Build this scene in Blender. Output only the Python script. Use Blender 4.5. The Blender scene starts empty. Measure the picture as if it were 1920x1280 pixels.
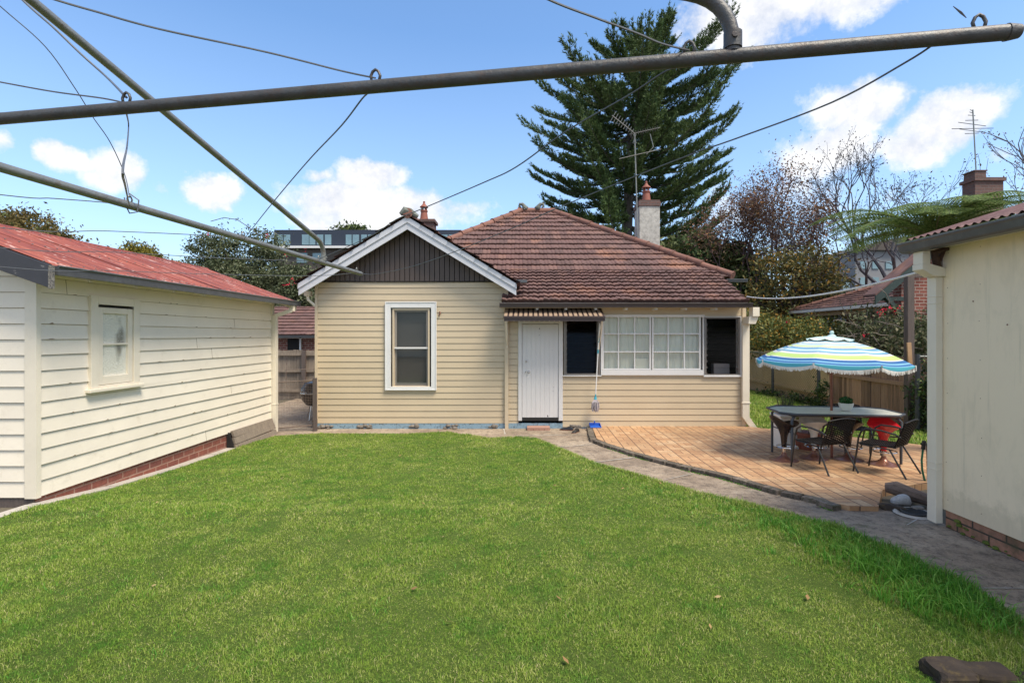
import bpy, math, random
import numpy as np
from mathutils import Vector, Matrix
R = math.radians
random.seed(7); rng = np.random.default_rng(11)
S = bpy.context.scene
COL = S.collection
# ------------------------------------------------------------------ survey helpers
FX = 960.0; CX = 980.0; CY = 628.0; H = 1.70      # lens in photo pixels, vanishing point, eye height
def P(px, py, d): return Vector(((px-CX)*d/FX, d, H+(CY-py)*d/FX))
def sm(t): t = max(0., min(1., t)); return t*t*(3-2*t)
def zg(x, y):
    a = 0. if y < 5.0 else -.24*(1-math.exp(-(y-5.0)/1.6))
    b = -.225*max(0., min(1., (y-4.5)/6.0))
    t = sm((x+1.5)/3.0)
    return a*(1-t)+b*t
def zg_np(x, y):
    a = np.where(y < 5.0, 0, -.24*(1-np.exp(-np.maximum(y-5.0, 0)/1.6)))
    b = -.225*np.clip((y-4.5)/6.0, 0, 1)
    t = np.clip((x+1.5)/3.0, 0, 1); t = t*t*(3-2*t)
    return a*(1-t)+b*t
def G(px, py, off=0.):
    lo, hi = 1., 60.
    for _ in range(50):
        m = (lo+hi)/2; p = P(px, py, m)
        if p.z > zg(p.x, m)+off: lo = m
        else: hi = m
    p = P(px, py, lo); return p
# ------------------------------------------------------------------ mesh builder
ORG = {}
def org(o):
    if o is None: return Vector((0, 0, 0))
    while o.parent is not None: o = o.parent
    return ORG.get(o.name, Vector((0, 0, 0)))
def finish(me, mats, name, parent, smooth=False):
    for m in (mats if isinstance(mats, (list, tuple)) else [mats]): me.materials.append(m)
    o = bpy.data.objects.new(name, me); COL.objects.link(o)
    if parent is not None: o.parent = parent
    if smooth:
        me.polygons.foreach_set('use_smooth', [True]*len(me.polygons))
    return o
def box_uv(me):
    n = len(me.loops)
    if n == 0: return
    co = np.empty(len(me.vertices)*3); me.vertices.foreach_get('co', co); co = co.reshape(-1, 3)
    vi = np.empty(n, dtype=np.int32); me.loops.foreach_get('vertex_index', vi)
    pn = np.empty(len(me.polygons)*3); me.polygons.foreach_get('normal', pn); pn = np.abs(pn.reshape(-1, 3))
    lt = np.empty(len(me.polygons), dtype=np.int32); me.polygons.foreach_get('loop_total', lt)
    ax = np.repeat(pn.argmax(1), lt); c = co[vi]
    uv = np.where((ax == 0)[:, None], c[:, [1, 2]], np.where((ax == 1)[:, None], c[:, [0, 2]], c[:, [0, 1]]))
    l = me.uv_layers.new(name='UVMap'); l.data.foreach_set('uv', uv.astype(np.float32).ravel())
class MB:
    def __init__(s): s.v = []; s.f = []; s.mi = []; s.m = 0
    def add(s, vs, fs):
        b = len(s.v); s.v += [tuple(v) for v in vs]
        for f in fs: s.f.append(tuple(b+i for i in f)); s.mi.append(s.m)
        return s
    def quad(s, a, b, c, d): return s.add([a, b, c, d], [(0, 1, 2, 3)])
    def box(s, x0, x1, y0, y1, z0, z1):
        return s.add([(x0,y0,z0),(x1,y0,z0),(x1,y1,z0),(x0,y1,z0),(x0,y0,z1),(x1,y0,z1),(x1,y1,z1),(x0,y1,z1)],
                     [(0,3,2,1),(4,5,6,7),(0,1,5,4),(1,2,6,5),(2,3,7,6),(3,0,4,7)])
    def prism(s, pts, ext):
        n = len(pts); e = Vector(ext); pts = [Vector(p) for p in pts]
        return s.add(pts+[p+e for p in pts], [tuple(range(n))[::-1], tuple(range(n, 2*n))]+[(i, (i+1) % n, n+(i+1) % n, n+i) for i in range(n)])
    def beam(s, a, b, w, h, up=(0, 0, 1)):
        a = Vector(a); b = Vector(b); d = (b-a).normalized(); r = d.cross(Vector(up)).normalized(); u = r.cross(d)
        r = r*(w/2); u = u*(h/2)
        return s.prism([a-r-u, a+r-u, a+r+u, a-r+u], b-a)
    def tube(s, pts, r, n=8, cap=True):
        pts = [Vector(p) for p in pts]; k = len(pts)
        rr = r if isinstance(r, (list, tuple)) else [r]*k
        b = len(s.v); prev = None
        for i, p in enumerate(pts):
            t = (pts[min(i+1, k-1)]-pts[max(i-1, 0)])
            if t.length < 1e-9: t = Vector((0, 0, 1))
            t.normalize()
            if prev is None:
                a = Vector((0, 0, 1)) if abs(t.z) < .9 else Vector((1, 0, 0)); u = t.cross(a).normalized()
            else:
                u = prev-t*prev.dot(t)
                u = u.normalized() if u.length > 1e-6 else t.orthogonal().normalized()
            prev = u; w = t.cross(u)
            for j in range(n):
                th = 2*math.pi*j/n; q = p+u*(math.cos(th)*rr[i])+w*(math.sin(th)*rr[i]); s.v.append(tuple(q))
        for i in range(k-1):
            for j in range(n):
                s.f.append((b+i*n+j, b+i*n+(j+1) % n, b+(i+1)*n+(j+1) % n, b+(i+1)*n+j)); s.mi.append(s.m)
        if cap:
            s.f.append(tuple(b+j for j in range(n))[::-1]); s.mi.append(s.m)
            s.f.append(tuple(b+(k-1)*n+j for j in range(n))); s.mi.append(s.m)
        return s
    def lathe(s, prof, c=(0, 0, 0), n=24, fz=None):
        b = len(s.v); k = len(prof)
        for (r, z) in prof:
            for j in range(n):
                th = 2*math.pi*j/n
                dz = fz(r, z, th) if fz else 0
                s.v.append((c[0]+r*math.cos(th), c[1]+r*math.sin(th), c[2]+z+dz))
        for i in range(k-1):
            for j in range(n):
                s.f.append((b+i*n+j, b+i*n+(j+1) % n, b+(i+1)*n+(j+1) % n, b+(i+1)*n+j)); s.mi.append(s.m)
        return s
    def build(s, name, mats, parent=None, smooth=False, bevel=0):
        o0 = org(parent); me = bpy.data.meshes.new(name)
        me.from_pydata([(x-o0.x, y-o0.y, z-o0.z) for x, y, z in s.v], [], s.f); me.update()
        if isinstance(mats, (list, tuple)): me.polygons.foreach_set('material_index', s.mi)
        box_uv(me)
        o = finish(me, mats, name, parent, smooth)
        if smooth:
            md = o.modifiers.new('edge', 'EDGE_SPLIT'); md.split_angle = R(40)
        if bevel:
            md = o.modifiers.new('bevel', 'BEVEL'); md.width = bevel; md.segments = 2; md.limit_method = 'ANGLE'; md.angle_limit = R(40)
        return o
def np_mesh(name, V, F, mats, parent=None, uv=None, smooth=False, mi=None):
    """V (n,3), F (m,k) all faces with k corners"""
    o0 = org(parent); V = V-np.array(o0)
    me = bpy.data.meshes.new(name); k = F.shape[1]
    me.vertices.add(len(V)); me.vertices.foreach_set('co', V.astype(np.float32).ravel())
    me.loops.add(F.size); me.loops.foreach_set('vertex_index', F.astype(np.int32).ravel())
    me.polygons.add(len(F)); me.polygons.foreach_set('loop_start', np.arange(0, F.size, k, dtype=np.int32))
    if mi is not None: me.polygons.foreach_set('material_index', mi.astype(np.int32))
    me.update(calc_edges=True)
    if uv is not None:
        l = me.uv_layers.new(name='UVMap'); l.data.foreach_set('uv', uv[F.ravel()].astype(np.float32).ravel())
    return finish(me, mats, name, parent, smooth)
def root(name, loc, label, cat, group=None, rz=0):
    o = bpy.data.objects.new(name, None); COL.objects.link(o); o.location = loc; o.rotation_euler = (0, 0, rz)
    o.empty_display_size = .1
    ORG[o.name] = Vector(loc); return tag(o, label, cat, group)
def tag(o, label, cat, group=None, kind=None):
    o['label'] = label; o['category'] = cat
    if group: o['group'] = group
    if kind: o['kind'] = kind
    return o
def struct(o, label=None):
    o['kind'] = 'structure'; 
    if label: o['label'] = label
    return o
def copy_tree(o, parent=None):
    c = o.copy(); COL.objects.link(c)
    if parent is not None: c.parent = parent
    for ch in [x for x in o.children]: copy_tree(ch, c)
    return c
# ------------------------------------------------------------------ materials
def nt(name):
    m = bpy.data.materials.new(name); m.use_nodes = True; t = m.node_tree; t.nodes.clear()
    out = t.nodes.new('ShaderNodeOutputMaterial'); b = t.nodes.new('ShaderNodeBsdfPrincipled')
    t.links.new(b.outputs[0], out.inputs[0]); return m, t, b, out
def N(t, typ, **kw):
    n = t.nodes.new(typ)
    for k, v in kw.items():
        if k.startswith('i_'): n.inputs[int(k[2:]) if k[2:].isdigit() else k[2:].replace('_', ' ')].default_value = v
        else: setattr(n, k, v)
    return n
def c4(c): return (c[0], c[1], c[2], 1)
def noise(t, vec, scale, detail=6, rough=.6, dist=0, dim='3D'):
    n = N(t, 'ShaderNodeTexNoise', noise_dimensions=dim); n.inputs['Scale'].default_value = scale
    n.inputs['Detail'].default_value = detail; n.inputs['Roughness'].default_value = rough; n.inputs['Distortion'].default_value = dist
    if vec is not None: t.links.new(vec, n.inputs['Vector'])
    return n.outputs['Fac']
def ramp(t, fac, stops, interp='LINEAR'):
    r = t.nodes.new('ShaderNodeValToRGB'); r.color_ramp.interpolation = interp
    e = r.color_ramp.elements
    while len(e) > 1: e.remove(e[-1])
    e[0].position = stops[0][0]; e[0].color = c4(stops[0][1]) if hasattr(stops[0][1], '__len__') else (stops[0][1],)*3+(1,)
    for p, c in stops[1:]:
        x = e.new(p); x.color = c4(c) if hasattr(c, '__len__') else (c, c, c, 1)
    t.links.new(fac, r.inputs[0]); return r.outputs[0]
def mix(t, fac, a, b, blend='MIX'):
    m = t.nodes.new('ShaderNodeMix'); m.data_type = 'RGBA'; m.blend_type = blend
    for s, v in ((m.inputs[0], fac), (m.inputs[6], a), (m.inputs[7], b)):
        if isinstance(v, (int, float)): s.default_value = v
        elif isinstance(v, (tuple, list)): s.default_value = c4(v)
        else: t.links.new(v, s)
    return m.outputs[2]
def mth(t, op, a, b=None, c=None):
    m = t.nodes.new('ShaderNodeMath'); m.operation = op
    for i, v in enumerate((a, b, c)):
        if v is None: continue
        if isinstance(v, (int, float)): m.inputs[i].default_value = v
        else: t.links.new(v, m.inputs[i])
    return m.outputs[0]
def objco(t, sc=(1, 1, 1), out='Object'):
    c = t.nodes.new('ShaderNodeTexCoord'); mp = t.nodes.new('ShaderNodeMapping'); mp.inputs['Scale'].default_value = sc
    t.links.new(c.outputs[out], mp.inputs[0]); return mp.outputs[0]
def bump(t, b, h, strength=.3, dist=.01):
    n = t.nodes.new('ShaderNodeBump'); n.inputs['Strength'].default_value = strength; n.inputs['Distance'].default_value = dist
    t.links.new(h, n.inputs['Height']); t.links.new(n.outputs[0], b.inputs['Normal']); return n
def paint(name, c, var=.12, scale=3, rough=.55, bs=.15, bscale=60, sc=(1, 1, 1), dirt=None, dirt_amt=.25, metal=0, spec=.5, lo=.5, hi=.75, island=0):
    m, t, b, o = nt(name); v = objco(t, sc)
    n1 = noise(t, v, scale, 8, .65)
    col = ramp(t, n1, [(.25, [x*(1-var) for x in c]), (.75, [min(1, x*(1+var*.6)) for x in c])])
    if dirt is not None:
        n2 = noise(t, v, scale*3.1, 10, .75, .4)
        f = ramp(t, n2, [(lo, 0.), (hi, dirt_amt)])
        col = mix(t, f, col, dirt)
    if island:
        g = t.nodes.new('ShaderNodeNewGeometry')
        k = mth(t, 'MULTIPLY_ADD', g.outputs['Random Per Island'], island*2, 1-island)
        hs = N(t, 'ShaderNodeHueSaturation'); t.links.new(k, hs.inputs['Value']); t.links.new(col, hs.inputs['Color']); col = hs.outputs[0]
    t.links.new(col, b.inputs['Base Color']); b.inputs['Roughness'].default_value = rough; b.inputs['Metallic'].default_value = metal
    b.inputs['Specular IOR Level'].default_value = spec
    if bs: bump(t, b, noise(t, v, bscale, 6, .6), bs, .005)
    return m
def brick(name, c1, c2, mortar, bw=.23, rh=.086, ms=.012, dirt=None):
    m, t, b, o = nt(name); v = objco(t, out='UV')
    br = N(t, 'ShaderNodeTexBrick'); br.offset = .5; t.links.new(v, br.inputs['Vector'])
    for k, x in (('Color1', c4(c1)), ('Color2', c4(c2)), ('Mortar', c4(mortar)), ('Scale', 1.), ('Mortar Size', ms), ('Mortar Smooth', .2), ('Bias', 0.), ('Brick Width', bw), ('Row Height', rh)):
        br.inputs[k].default_value = x
    w = objco(t); n = noise(t, w, 14, 8, .7)
    col = mix(t, .55, br.outputs['Color'], ramp(t, n, [(.3, .45), (.7, 1.15)]), 'MULTIPLY')
    if dirt is not None:
        col = mix(t, ramp(t, noise(t, w, 5, 8, .7), [(.5, 0.), (.68, .8)]), col, dirt)
    t.links.new(col, b.inputs['Base Color']); b.inputs['Roughness'].default_value = .85
    h = mth(t, 'SUBTRACT', noise(t, w, 50, 5), mth(t, 'MULTIPLY', br.outputs['Fac'], 1.5)); bump(t, b, h, .6, .008)
    return m
def tilemat(name, c=(.118,.058,.050)):
    m, t, b, o = nt(name); uv = objco(t, out='UV')
    sn = N(t, 'ShaderNodeVectorMath', operation='SNAP'); t.links.new(uv, sn.inputs[0]); sn.inputs[1].default_value = (.21, .33, 1)
    wn = N(t, 'ShaderNodeTexWhiteNoise', noise_dimensions='2D'); t.links.new(sn.outputs[0], wn.inputs['Vector'])
    a = [x*.72 for x in c]; d = [min(1, c[0]*1.5), c[1]*1.55, c[2]*1.4]
    col = ramp(t, wn.outputs['Value'], [(0, a), (.3, c), (.86, [x*1.12 for x in c]), (1, d)])
    v = objco(t)
    col = mix(t, ramp(t, noise(t, v, 1.1, 6, .7), [(.35, 0.), (.72, .55)]), col, [c[0]*.8, c[1]*1.05, c[2]*1.15])
    col = mix(t, ramp(t, noise(t, v, 26, 6, .8), [(.58, 0.), (.78, .45)]), col, (.27, .20, .155))     # lichen
    col = mix(t, ramp(t, noise(t, v, 9, 8, .8), [(.55, 0.), (.75, .55)]), col, (.06, .045, .04))     # soot
    col = mix(t, ramp(t, noise(t, v, .9, 4, .6), [(.58, 0.), (.72, .45)]), col, (.38, .17, .09))
    t.links.new(col, b.inputs['Base Color']); b.inputs['Roughness'].default_value = .8
    bump(t, b, noise(t, v, 70, 5), .5, .006); return m
def leafmat(name, cols, trans=.25, gloss=.35, stops=None, patch=None, pscale=1.0):
    m = bpy.data.materials.new(name); m.use_nodes = True; t = m.node_tree; t.nodes.clear()
    out = t.nodes.new('ShaderNodeOutputMaterial'); g = t.nodes.new('ShaderNodeNewGeometry')
    n = len(cols); st = stops or [i/(max(1, n-1)) for i in range(n)]
    col = ramp(t, g.outputs['Random Per Island'], list(zip(st, cols)))
    if patch:
        v = objco(t); col = mix(t, ramp(t, noise(t, v, pscale, 5, .65), [(.42, 0.), (.66, patch[1])]), col, patch[0])
    b = t.nodes.new('ShaderNodeBsdfPrincipled'); t.links.new(col, b.inputs['Base Color']); b.inputs['Roughness'].default_value = 1-gloss
    b.inputs['Specular IOR Level'].default_value = .3
    tr = t.nodes.new('ShaderNodeBsdfTranslucent'); t.links.new(col, tr.inputs[0])
    mx = t.nodes.new('ShaderNodeMixShader'); mx.inputs[0].default_value = trans
    t.links.new(b.outputs[0], mx.inputs[1]); t.links.new(tr.outputs[0], mx.inputs[2]); t.links.new(mx.outputs[0], out.inputs[0]); return m
def glassmat(name, tint=(.9, .93, .95), rough=.02, k=.6):
    m = bpy.data.materials.new(name); m.use_nodes = True; t = m.node_tree; t.nodes.clear()
    out = t.nodes.new('ShaderNodeOutputMaterial'); gl = t.nodes.new('ShaderNodeBsdfGlossy'); gl.inputs['Roughness'].default_value = rough
    tr = t.nodes.new('ShaderNodeBsdfTransparent'); tr.inputs[0].default_value = c4(tint)
    fr = t.nodes.new('ShaderNodeFresnel'); fr.inputs[0].default_value = 1.55
    f = mth(t, 'MULTIPLY_ADD', fr.outputs[0], k, .01)
    mx = t.nodes.new('ShaderNodeMixShader'); t.links.new(f, mx.inputs[0]); t.links.new(tr.outputs[0], mx.inputs[1]); t.links.new(gl.outputs[0], mx.inputs[2])
    t.links.new(mx.outputs[0], out.inputs[0]); return m
M = {}
M['cream'] = paint('cream_paint', (.77,.695,.575), .07, 1.5, .5, .25, 35, sc=(1, 1, 1), dirt=(.42,.35,.25), dirt_amt=.35, lo=.56, hi=.75, island=.035)
M['cream_trim'] = paint('cream_trim_paint', (.74,.665,.54), .08, 3, .45, .2, 40, dirt=(.35,.29,.2), dirt_amt=.4, lo=.6, hi=.75)
M['siding'] = paint('beige_cladding', (.54,.435,.295), .07, 1.2, .45, .08, 30, sc=(1, 1, 1), dirt=(.36,.29,.2), dirt_amt=.25, lo=.55, hi=.8, island=.03)
M['siding_trim'] = paint('beige_trim', (.56,.455,.32), .06, 2, .45, .05, 40)
M['white'] = paint('white_paint', (.68,.67,.66), .06, 4, .45, .12, 50, dirt=(.4,.37,.33), dirt_amt=.35, lo=.58, hi=.78)
M['door'] = paint('door_paint', (.64,.62,.61), .06, 2.5, .4, .12, 50, sc=(1, 1, .3), dirt=(.33,.3,.27), dirt_amt=.35, lo=.6, hi=.8)
M['barge'] = paint('pale_grey_paint', (.56,.565,.60), .08, 3, .5, .1, 40, dirt=(.35,.34,.34), dirt_amt=.3)
M['gable'] = paint('brown_boards', (.085,.062,.053), .15, 2, .6, .1, 40, island=.08)
M['black_in'] = paint('dark_inside', (.012,.011,.011), .1, 3, .9, 0)
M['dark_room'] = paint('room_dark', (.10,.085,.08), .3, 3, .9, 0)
M['gutter'] = paint('gutter_brown', (.045,.032,.03), .15, 3, .35, .05, 40)
M['gutter_grey'] = paint('gutter_grey', (.075,.08,.088), .12, 3, .35, .05, 40, dirt=(.3,.3,.3), dirt_amt=.2)
M['charcoal'] = paint('charcoal_paint', (.035,.035,.042), .3, 4, .5, .3, 40, dirt=(.35,.33,.32), dirt_amt=.8, lo=.62, hi=.70)
M['tile'] = tilemat('terracotta_tiles')
M['cap'] = paint('terracotta_caps', (.19,.085,.06), .25, 4, .8, .5, 50, dirt=(.09,.07,.06), dirt_amt=.8, lo=.5, hi=.72, island=.15)
M['galv'] = paint('galvanised_pipe', (.26,.26,.235), .3, 9, .42, .3, 90, dirt=(.16,.09,.05), dirt_amt=.7, metal=.55, lo=.52, hi=.72)
M['galv_dark'] = paint('weathered_pipe', (.085,.085,.085), .35, 14, .5, .35, 110, dirt=(.09,.055,.04), dirt_amt=.8, metal=.4, lo=.5, hi=.72)
M['wire'] = paint('wire', (.05,.052,.06), .2, 20, .5, 0, metal=.4)
M['blue_base'] = paint('pale_blue_paint', (.23,.34,.42), .15, 5, .6, .4, 40, dirt=(.07,.07,.07), dirt_amt=.9, lo=.52, hi=.62)
M['chrome'] = paint('chrome', (.6,.6,.6), .1, 5, .15, 0, metal=1)
M['steel_dark'] = paint('dark_steel', (.05,.055,.065), .1, 8, .4, .05, 60)
M['black'] = paint('black_plastic', (.016,.016,.017), .15, 8, .35, .05, 60)
M['wicker'] = paint('black_wicker', (.014,.012,.012), .2, 40, .5, .6, 160, spec=.2)
M['bronze'] = paint('brown_metal', (.20,.085,.055), .15, 8, .3, 0, metal=.35)
M['red_pl'] = paint('red_plastic', (.55,.02,.03), .08, 5, .25, 0)
M['white_pl'] = paint('white_plastic', (.7,.69,.66), .05, 5, .3, 0)
M['black_pl'] = paint('black_gloss', (.015,.012,.013), .05, 5, .15, 0)
M['wood_grey'] = paint('weathered_palings', (.25,.20,.155), .3, 4, .85, .6, 40, sc=(6, 6, .6), dirt=(.07,.055,.045), dirt_amt=.6, island=.22)
M['wood_brown'] = paint('brown_palings', (.31,.19,.12), .25, 4, .85, .6, 40, sc=(6, 6, .6), dirt=(.12,.075,.05), dirt_amt=.7, island=.45)
M['wood_post'] = paint('grey_post', (.11,.085,.075), .3, 4, .85, .7, 40, sc=(6, 6, .6), dirt=(.04,.03,.03), dirt_amt=.6)
M['cream_fence'] = paint('tan_fence', (.60,.45,.26), .12, 3, .8, .2, 30, island=.06)
M['brick_red'] = brick('red_brick_footing', (.27,.085,.055), (.19,.06,.045), (.34,.19,.14), ms=.010)
M['brick_r2'] = brick('brown_brick_footing', (.38,.19,.12), (.31,.155,.10), (.06,.045,.035), bw=.30, rh=.088, ms=.008, dirt=(.07,.065,.03))
M['brick_far'] = brick('neighbour_brick', (.26,.075,.05), (.19,.06,.045), (.36,.27,.22), ms=.012)
M['brick_brown'] = brick('chimney_brick', (.16,.085,.07), (.12,.065,.055), (.13,.10,.09), ms=.012)
M['render'] = paint('stained_render', (.46,.44,.40), .18, 3, .9, .5, 25, dirt=(.12,.11,.10), dirt_amt=.75, lo=.45, hi=.7)
M['pot'] = paint('terracotta', (.24,.075,.048), .15, 5, .7, .2, 40, dirt=(.12,.07,.05), dirt_amt=.5)
M['stone'] = paint('rough_stone', (.20,.175,.15), .4, 5, .95, 1., 12, dirt=(.05,.045,.035), dirt_amt=.8)
M['stone_lt'] = paint('pale_stone', (.38,.38,.38), .3, 8, .9, 1., 14, dirt=(.12,.12,.12), dirt_amt=.7)
M['mossy'] = paint('mossy_stone', (.045,.032,.024), .7, 6, .95, 1., 14, dirt=(.10,.07,.025), dirt_amt=.7, lo=.52, hi=.66)
M['bark'] = paint('bark', (.09,.075,.065), .35, 5, .95, .6, 30, dirt=(.16,.15,.13), dirt_amt=.5)
M['bark_grey'] = paint('grey_bark', (.085,.085,.10), .25, 5, .9, .4, 30)
M['bark_red'] = paint('reddish_twigs', (.085,.055,.055), .25, 5, .9, .4, 30)
M['glass'] = glassmat('window_glass'); M['glass_screen'] = glassmat('screened_glass', (.6,.57,.57), .14, .025)
M['blind'] = paint('cream_blind', (.86,.83,.68), .05, 3, .8, 0)
M['blind_dk'] = paint('taupe_blind', (.17,.145,.115), .08, 3, .8, .1, 40)
def mat_shed_roof():
    m, t, b, o = nt('faded_red_iron'); v = objco(t, (1, 5, 1))
    n = noise(t, v, 1.4, 8, .7)
    col = ramp(t, n, [(.30, (.09,.022,.016)), (.45, (.22,.05,.034)), (.58, (.29,.075,.045)), (.72, (.36,.14,.09))])
    col = mix(t, ramp(t, noise(t, objco(t, (1.2, 6, 1)), 2.3, 8, .75), [(.57, 0.), (.64, .85)]), col, (.60,.42,.37))
    col = mix(t, ramp(t, noise(t, objco(t, (.6, 22, .6)), 1.5, 6, .7), [(.50, 0.), (.62, .8)]), col, (.13,.035,.03))
    t.links.new(col, b.inputs['Base Color']); b.inputs['Roughness'].default_value = .55; bump(t, b, noise(t, v, 30), .2, .004); return m
M['shed_roof'] = mat_shed_roof()
M['iron_brown'] = paint('brown_iron', (.11,.045,.035), .3, 4, .6, .2, 40, dirt=(.4,.3,.26), dirt_amt=.4)
def mat_frost():
    m, t, b, o = nt('frosted_glass'); v = objco(t)
    n = noise(t, v, 28, 4, .6, 1.5)
    col = ramp(t, noise(t, objco(t, (1, 1, .6)), 3.5, 3, .5), [(.30, (.22,.21,.17)), (.46, (.70,.68,.58))])
    w = N(t, 'ShaderNodeTexVoronoi'); w.inputs['Scale'].default_value = 21; t.links.new(objco(t, (1, 1, 1)), w.inputs['Vector'])
    t.links.new(col, b.inputs['Base Color']); b.inputs['Roughness'].default_value = .2; b.inputs['Specular IOR Level'].default_value = .8
    bump(t, b, n, .9, .01); return m
M['frost'] = mat_frost()
def mat_concrete():
    m, t, b, o = nt('old_concrete'); v = objco(t)
    col = ramp(t, noise(t, v, 1.3, 8, .7), [(.3, (.17,.125,.088)), (.5, (.30,.23,.165)), (.7, (.43,.345,.255))])
    col = mix(t, ramp(t, noise(t, v, 9, 8, .85), [(.47, 0.), (.62, .8)]), col, (.075,.055,.042))
    col = mix(t, ramp(t, noise(t, v, 60, 4, .7), [(.60, 0.), (.70, .7)]), col, (.045,.035,.03))
    col = mix(t, ramp(t, noise(t, v, 3.3, 10, .85), [(.58, 0.), (.66, .5)]), col, (.45,.42,.36))
    col = mix(t, ramp(t, noise(t, v, 2.1, 7, .7), [(.60, 0.), (.68, .5)]), col, (.09,.10,.035))
    t.links.new(col, b.inputs['Base Color']); b.inputs['Roughness'].default_value = .9
    bump(t, b, noise(t, v, 35, 10, .75), .9, .012); return m
M['concrete'] = mat_concrete()
M['concrete_lt'] = paint('pale_mortar', (.42,.38,.33), .2, 6, .9, .5, 40, dirt=(.15,.12,.09), dirt_amt=.6)
def mat_paver():
    m, t, b, o = nt('clay_pavers'); v0 = objco(t, out='UV'); mp = N(t, 'ShaderNodeMapping'); mp.inputs['Rotation'].default_value = (0, 0, R(-38))
    t.links.new(v0, mp.inputs[0])
    br = N(t, 'ShaderNodeTexBrick'); br.offset = .5; t.links.new(mp.outputs[0], br.inputs['Vector'])
    for k, x in (('Color1', (.56,.315,.17,1)), ('Color2', (.46,.235,.125,1)), ('Mortar', (.12,.07,.045,1)), ('Scale', 1.), ('Mortar Size', .0035), ('Mortar Smooth', .1), ('Bias', -.1), ('Brick Width', .34), ('Row Height', .17)):
        br.inputs[k].default_value = x
    v = objco(t)
    col = mix(t, .6, br.outputs['Color'], ramp(t, noise(t, v, 2.2, 8, .75), [(.3, .62), (.65, 1.1)]), 'MULTIPLY')
    col = mix(t, ramp(t, noise(t, v, 1.1, 6, .7), [(.55, 0.), (.8, .5)]), col, (.58,.34,.24))
    col = mix(t, ramp(t, noise(t, v, 11, 8, .8), [(.56, 0.), (.72, .5)]), col, (.2,.12,.08))
    t.links.new(col, b.inputs['Base Color']); b.inputs['Roughness'].default_value = .75
    h = mth(t, 'SUBTRACT', mth(t, 'MULTIPLY', noise(t, v, 60, 5), .3), br.outputs['Fac']); bump(t, b, h, .6, .006); return m
M['paver'] = mat_paver()
def mat_soil():
    m, t, b, o = nt('turf_soil'); v = objco(t)
    col = ramp(t, noise(t, v, 38, 8, .85), [(.36, (.05,.085,.018)), (.55, (.095,.14,.028)), (.75, (.17,.17,.055))])
    t.links.new(col, b.inputs['Base Color']); b.inputs['Roughness'].default_value = 1; b.inputs['Specular IOR Level'].default_value = .1
    bump(t, b, noise(t, v, 60, 8, .8), 1, .02); return m
M['soil'] = mat_soil()
M['earth'] = paint('earth', (.12,.10,.07), .4, 1.5, 1, .8, 20, dirt=(.05,.06,.025), dirt_amt=.8)
def mat_paver2():
    m, t, b, o = nt('clay_paving'); uv = objco(t, out='UV')
    mp = N(t, 'ShaderNodeMapping'); mp.inputs['Rotation'].default_value = (0, 0, R(3)); mp.inputs['Scale'].default_value = (1/.235,)*2+(1,); t.links.new(uv, mp.inputs[0])
    se = N(t, 'ShaderNodeSeparateXYZ'); t.links.new(mp.outputs[0], se.inputs[0]); u, w = se.outputs[0], se.outputs[1]
    fu, fw = mth(t, 'FRACT', u), mth(t, 'FRACT', w); iu, iw = mth(t, 'FLOOR', u), mth(t, 'FLOOR', w)
    par = mth(t, 'MODULO', mth(t, 'ABSOLUTE', mth(t, 'ADD', iu, iw)), 2.)
    def edge(x, half): # distance to nearest joint
        e = mth(t, 'SUBTRACT', .5, mth(t, 'ABSOLUTE', mth(t, 'SUBTRACT', x, .5)))
        return e
    eu, ew = edge(fu, 0), edge(fw, 0)
    mid = mth(t, 'ADD', mth(t, 'MULTIPLY', par, mth(t, 'ABSOLUTE', mth(t, 'SUBTRACT', fu, .5))), mth(t, 'MULTIPLY', mth(t, 'SUBTRACT', 1., par), mth(t, 'ABSOLUTE', mth(t, 'SUBTRACT', fw, .5))))
    dmin = mth(t, 'MINIMUM', mth(t, 'MINIMUM', mth(t, 'MULTIPLY', eu, .75), mth(t, 'MULTIPLY', ew, 1.6)), mth(t, 'MULTIPLY', mid, 1.25))
    joint = ramp(t, dmin, [(.012, 1.), (.026, 0.)])
    half = mth(t, 'ADD', mth(t, 'MULTIPLY', par, mth(t, 'GREATER_THAN', fu, .5)), mth(t, 'MULTIPLY', mth(t, 'SUBTRACT', 1., par), mth(t, 'GREATER_THAN', fw, .5)))
    cb = N(t, 'ShaderNodeCombineXYZ'); t.links.new(iu, cb.inputs[0]); t.links.new(iw, cb.inputs[1]); t.links.new(half, cb.inputs[2])
    wn = N(t, 'ShaderNodeTexWhiteNoise', noise_dimensions='3D'); t.links.new(cb.outputs[0], wn.inputs['Vector'])
    v = objco(t)
    col = ramp(t, wn.outputs['Value'], [(0, (.40,.215,.105)), (.4, (.46,.265,.135)), (.75, (.50,.30,.155)), (1, (.53,.35,.20))])
    col = mix(t, .8, col, ramp(t, noise(t, v, 1.7, 8, .75), [(.32, .6), (.62, 1.08)]), 'MULTIPLY')
    col = mix(t, ramp(t, noise(t, v, 12, 8, .85), [(.51, 0.), (.70, .7)]), col, (.18,.11,.075)); col = mix(t, ramp(t, noise(t, v, 2.6, 9, .8), [(.58, 0.), (.68, .55)]), col, (.16,.125,.07))
    col = mix(t, joint, col, (.085,.05,.035))
    t.links.new(col, b.inputs['Base Color']); b.inputs['Roughness'].default_value = .75
    bump(t, b, mth(t, 'SUBTRACT', mth(t, 'MULTIPLY', noise(t, v, 60, 5), .3), joint), .7, .008); return m
M['paver'] = mat_paver2()
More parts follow.
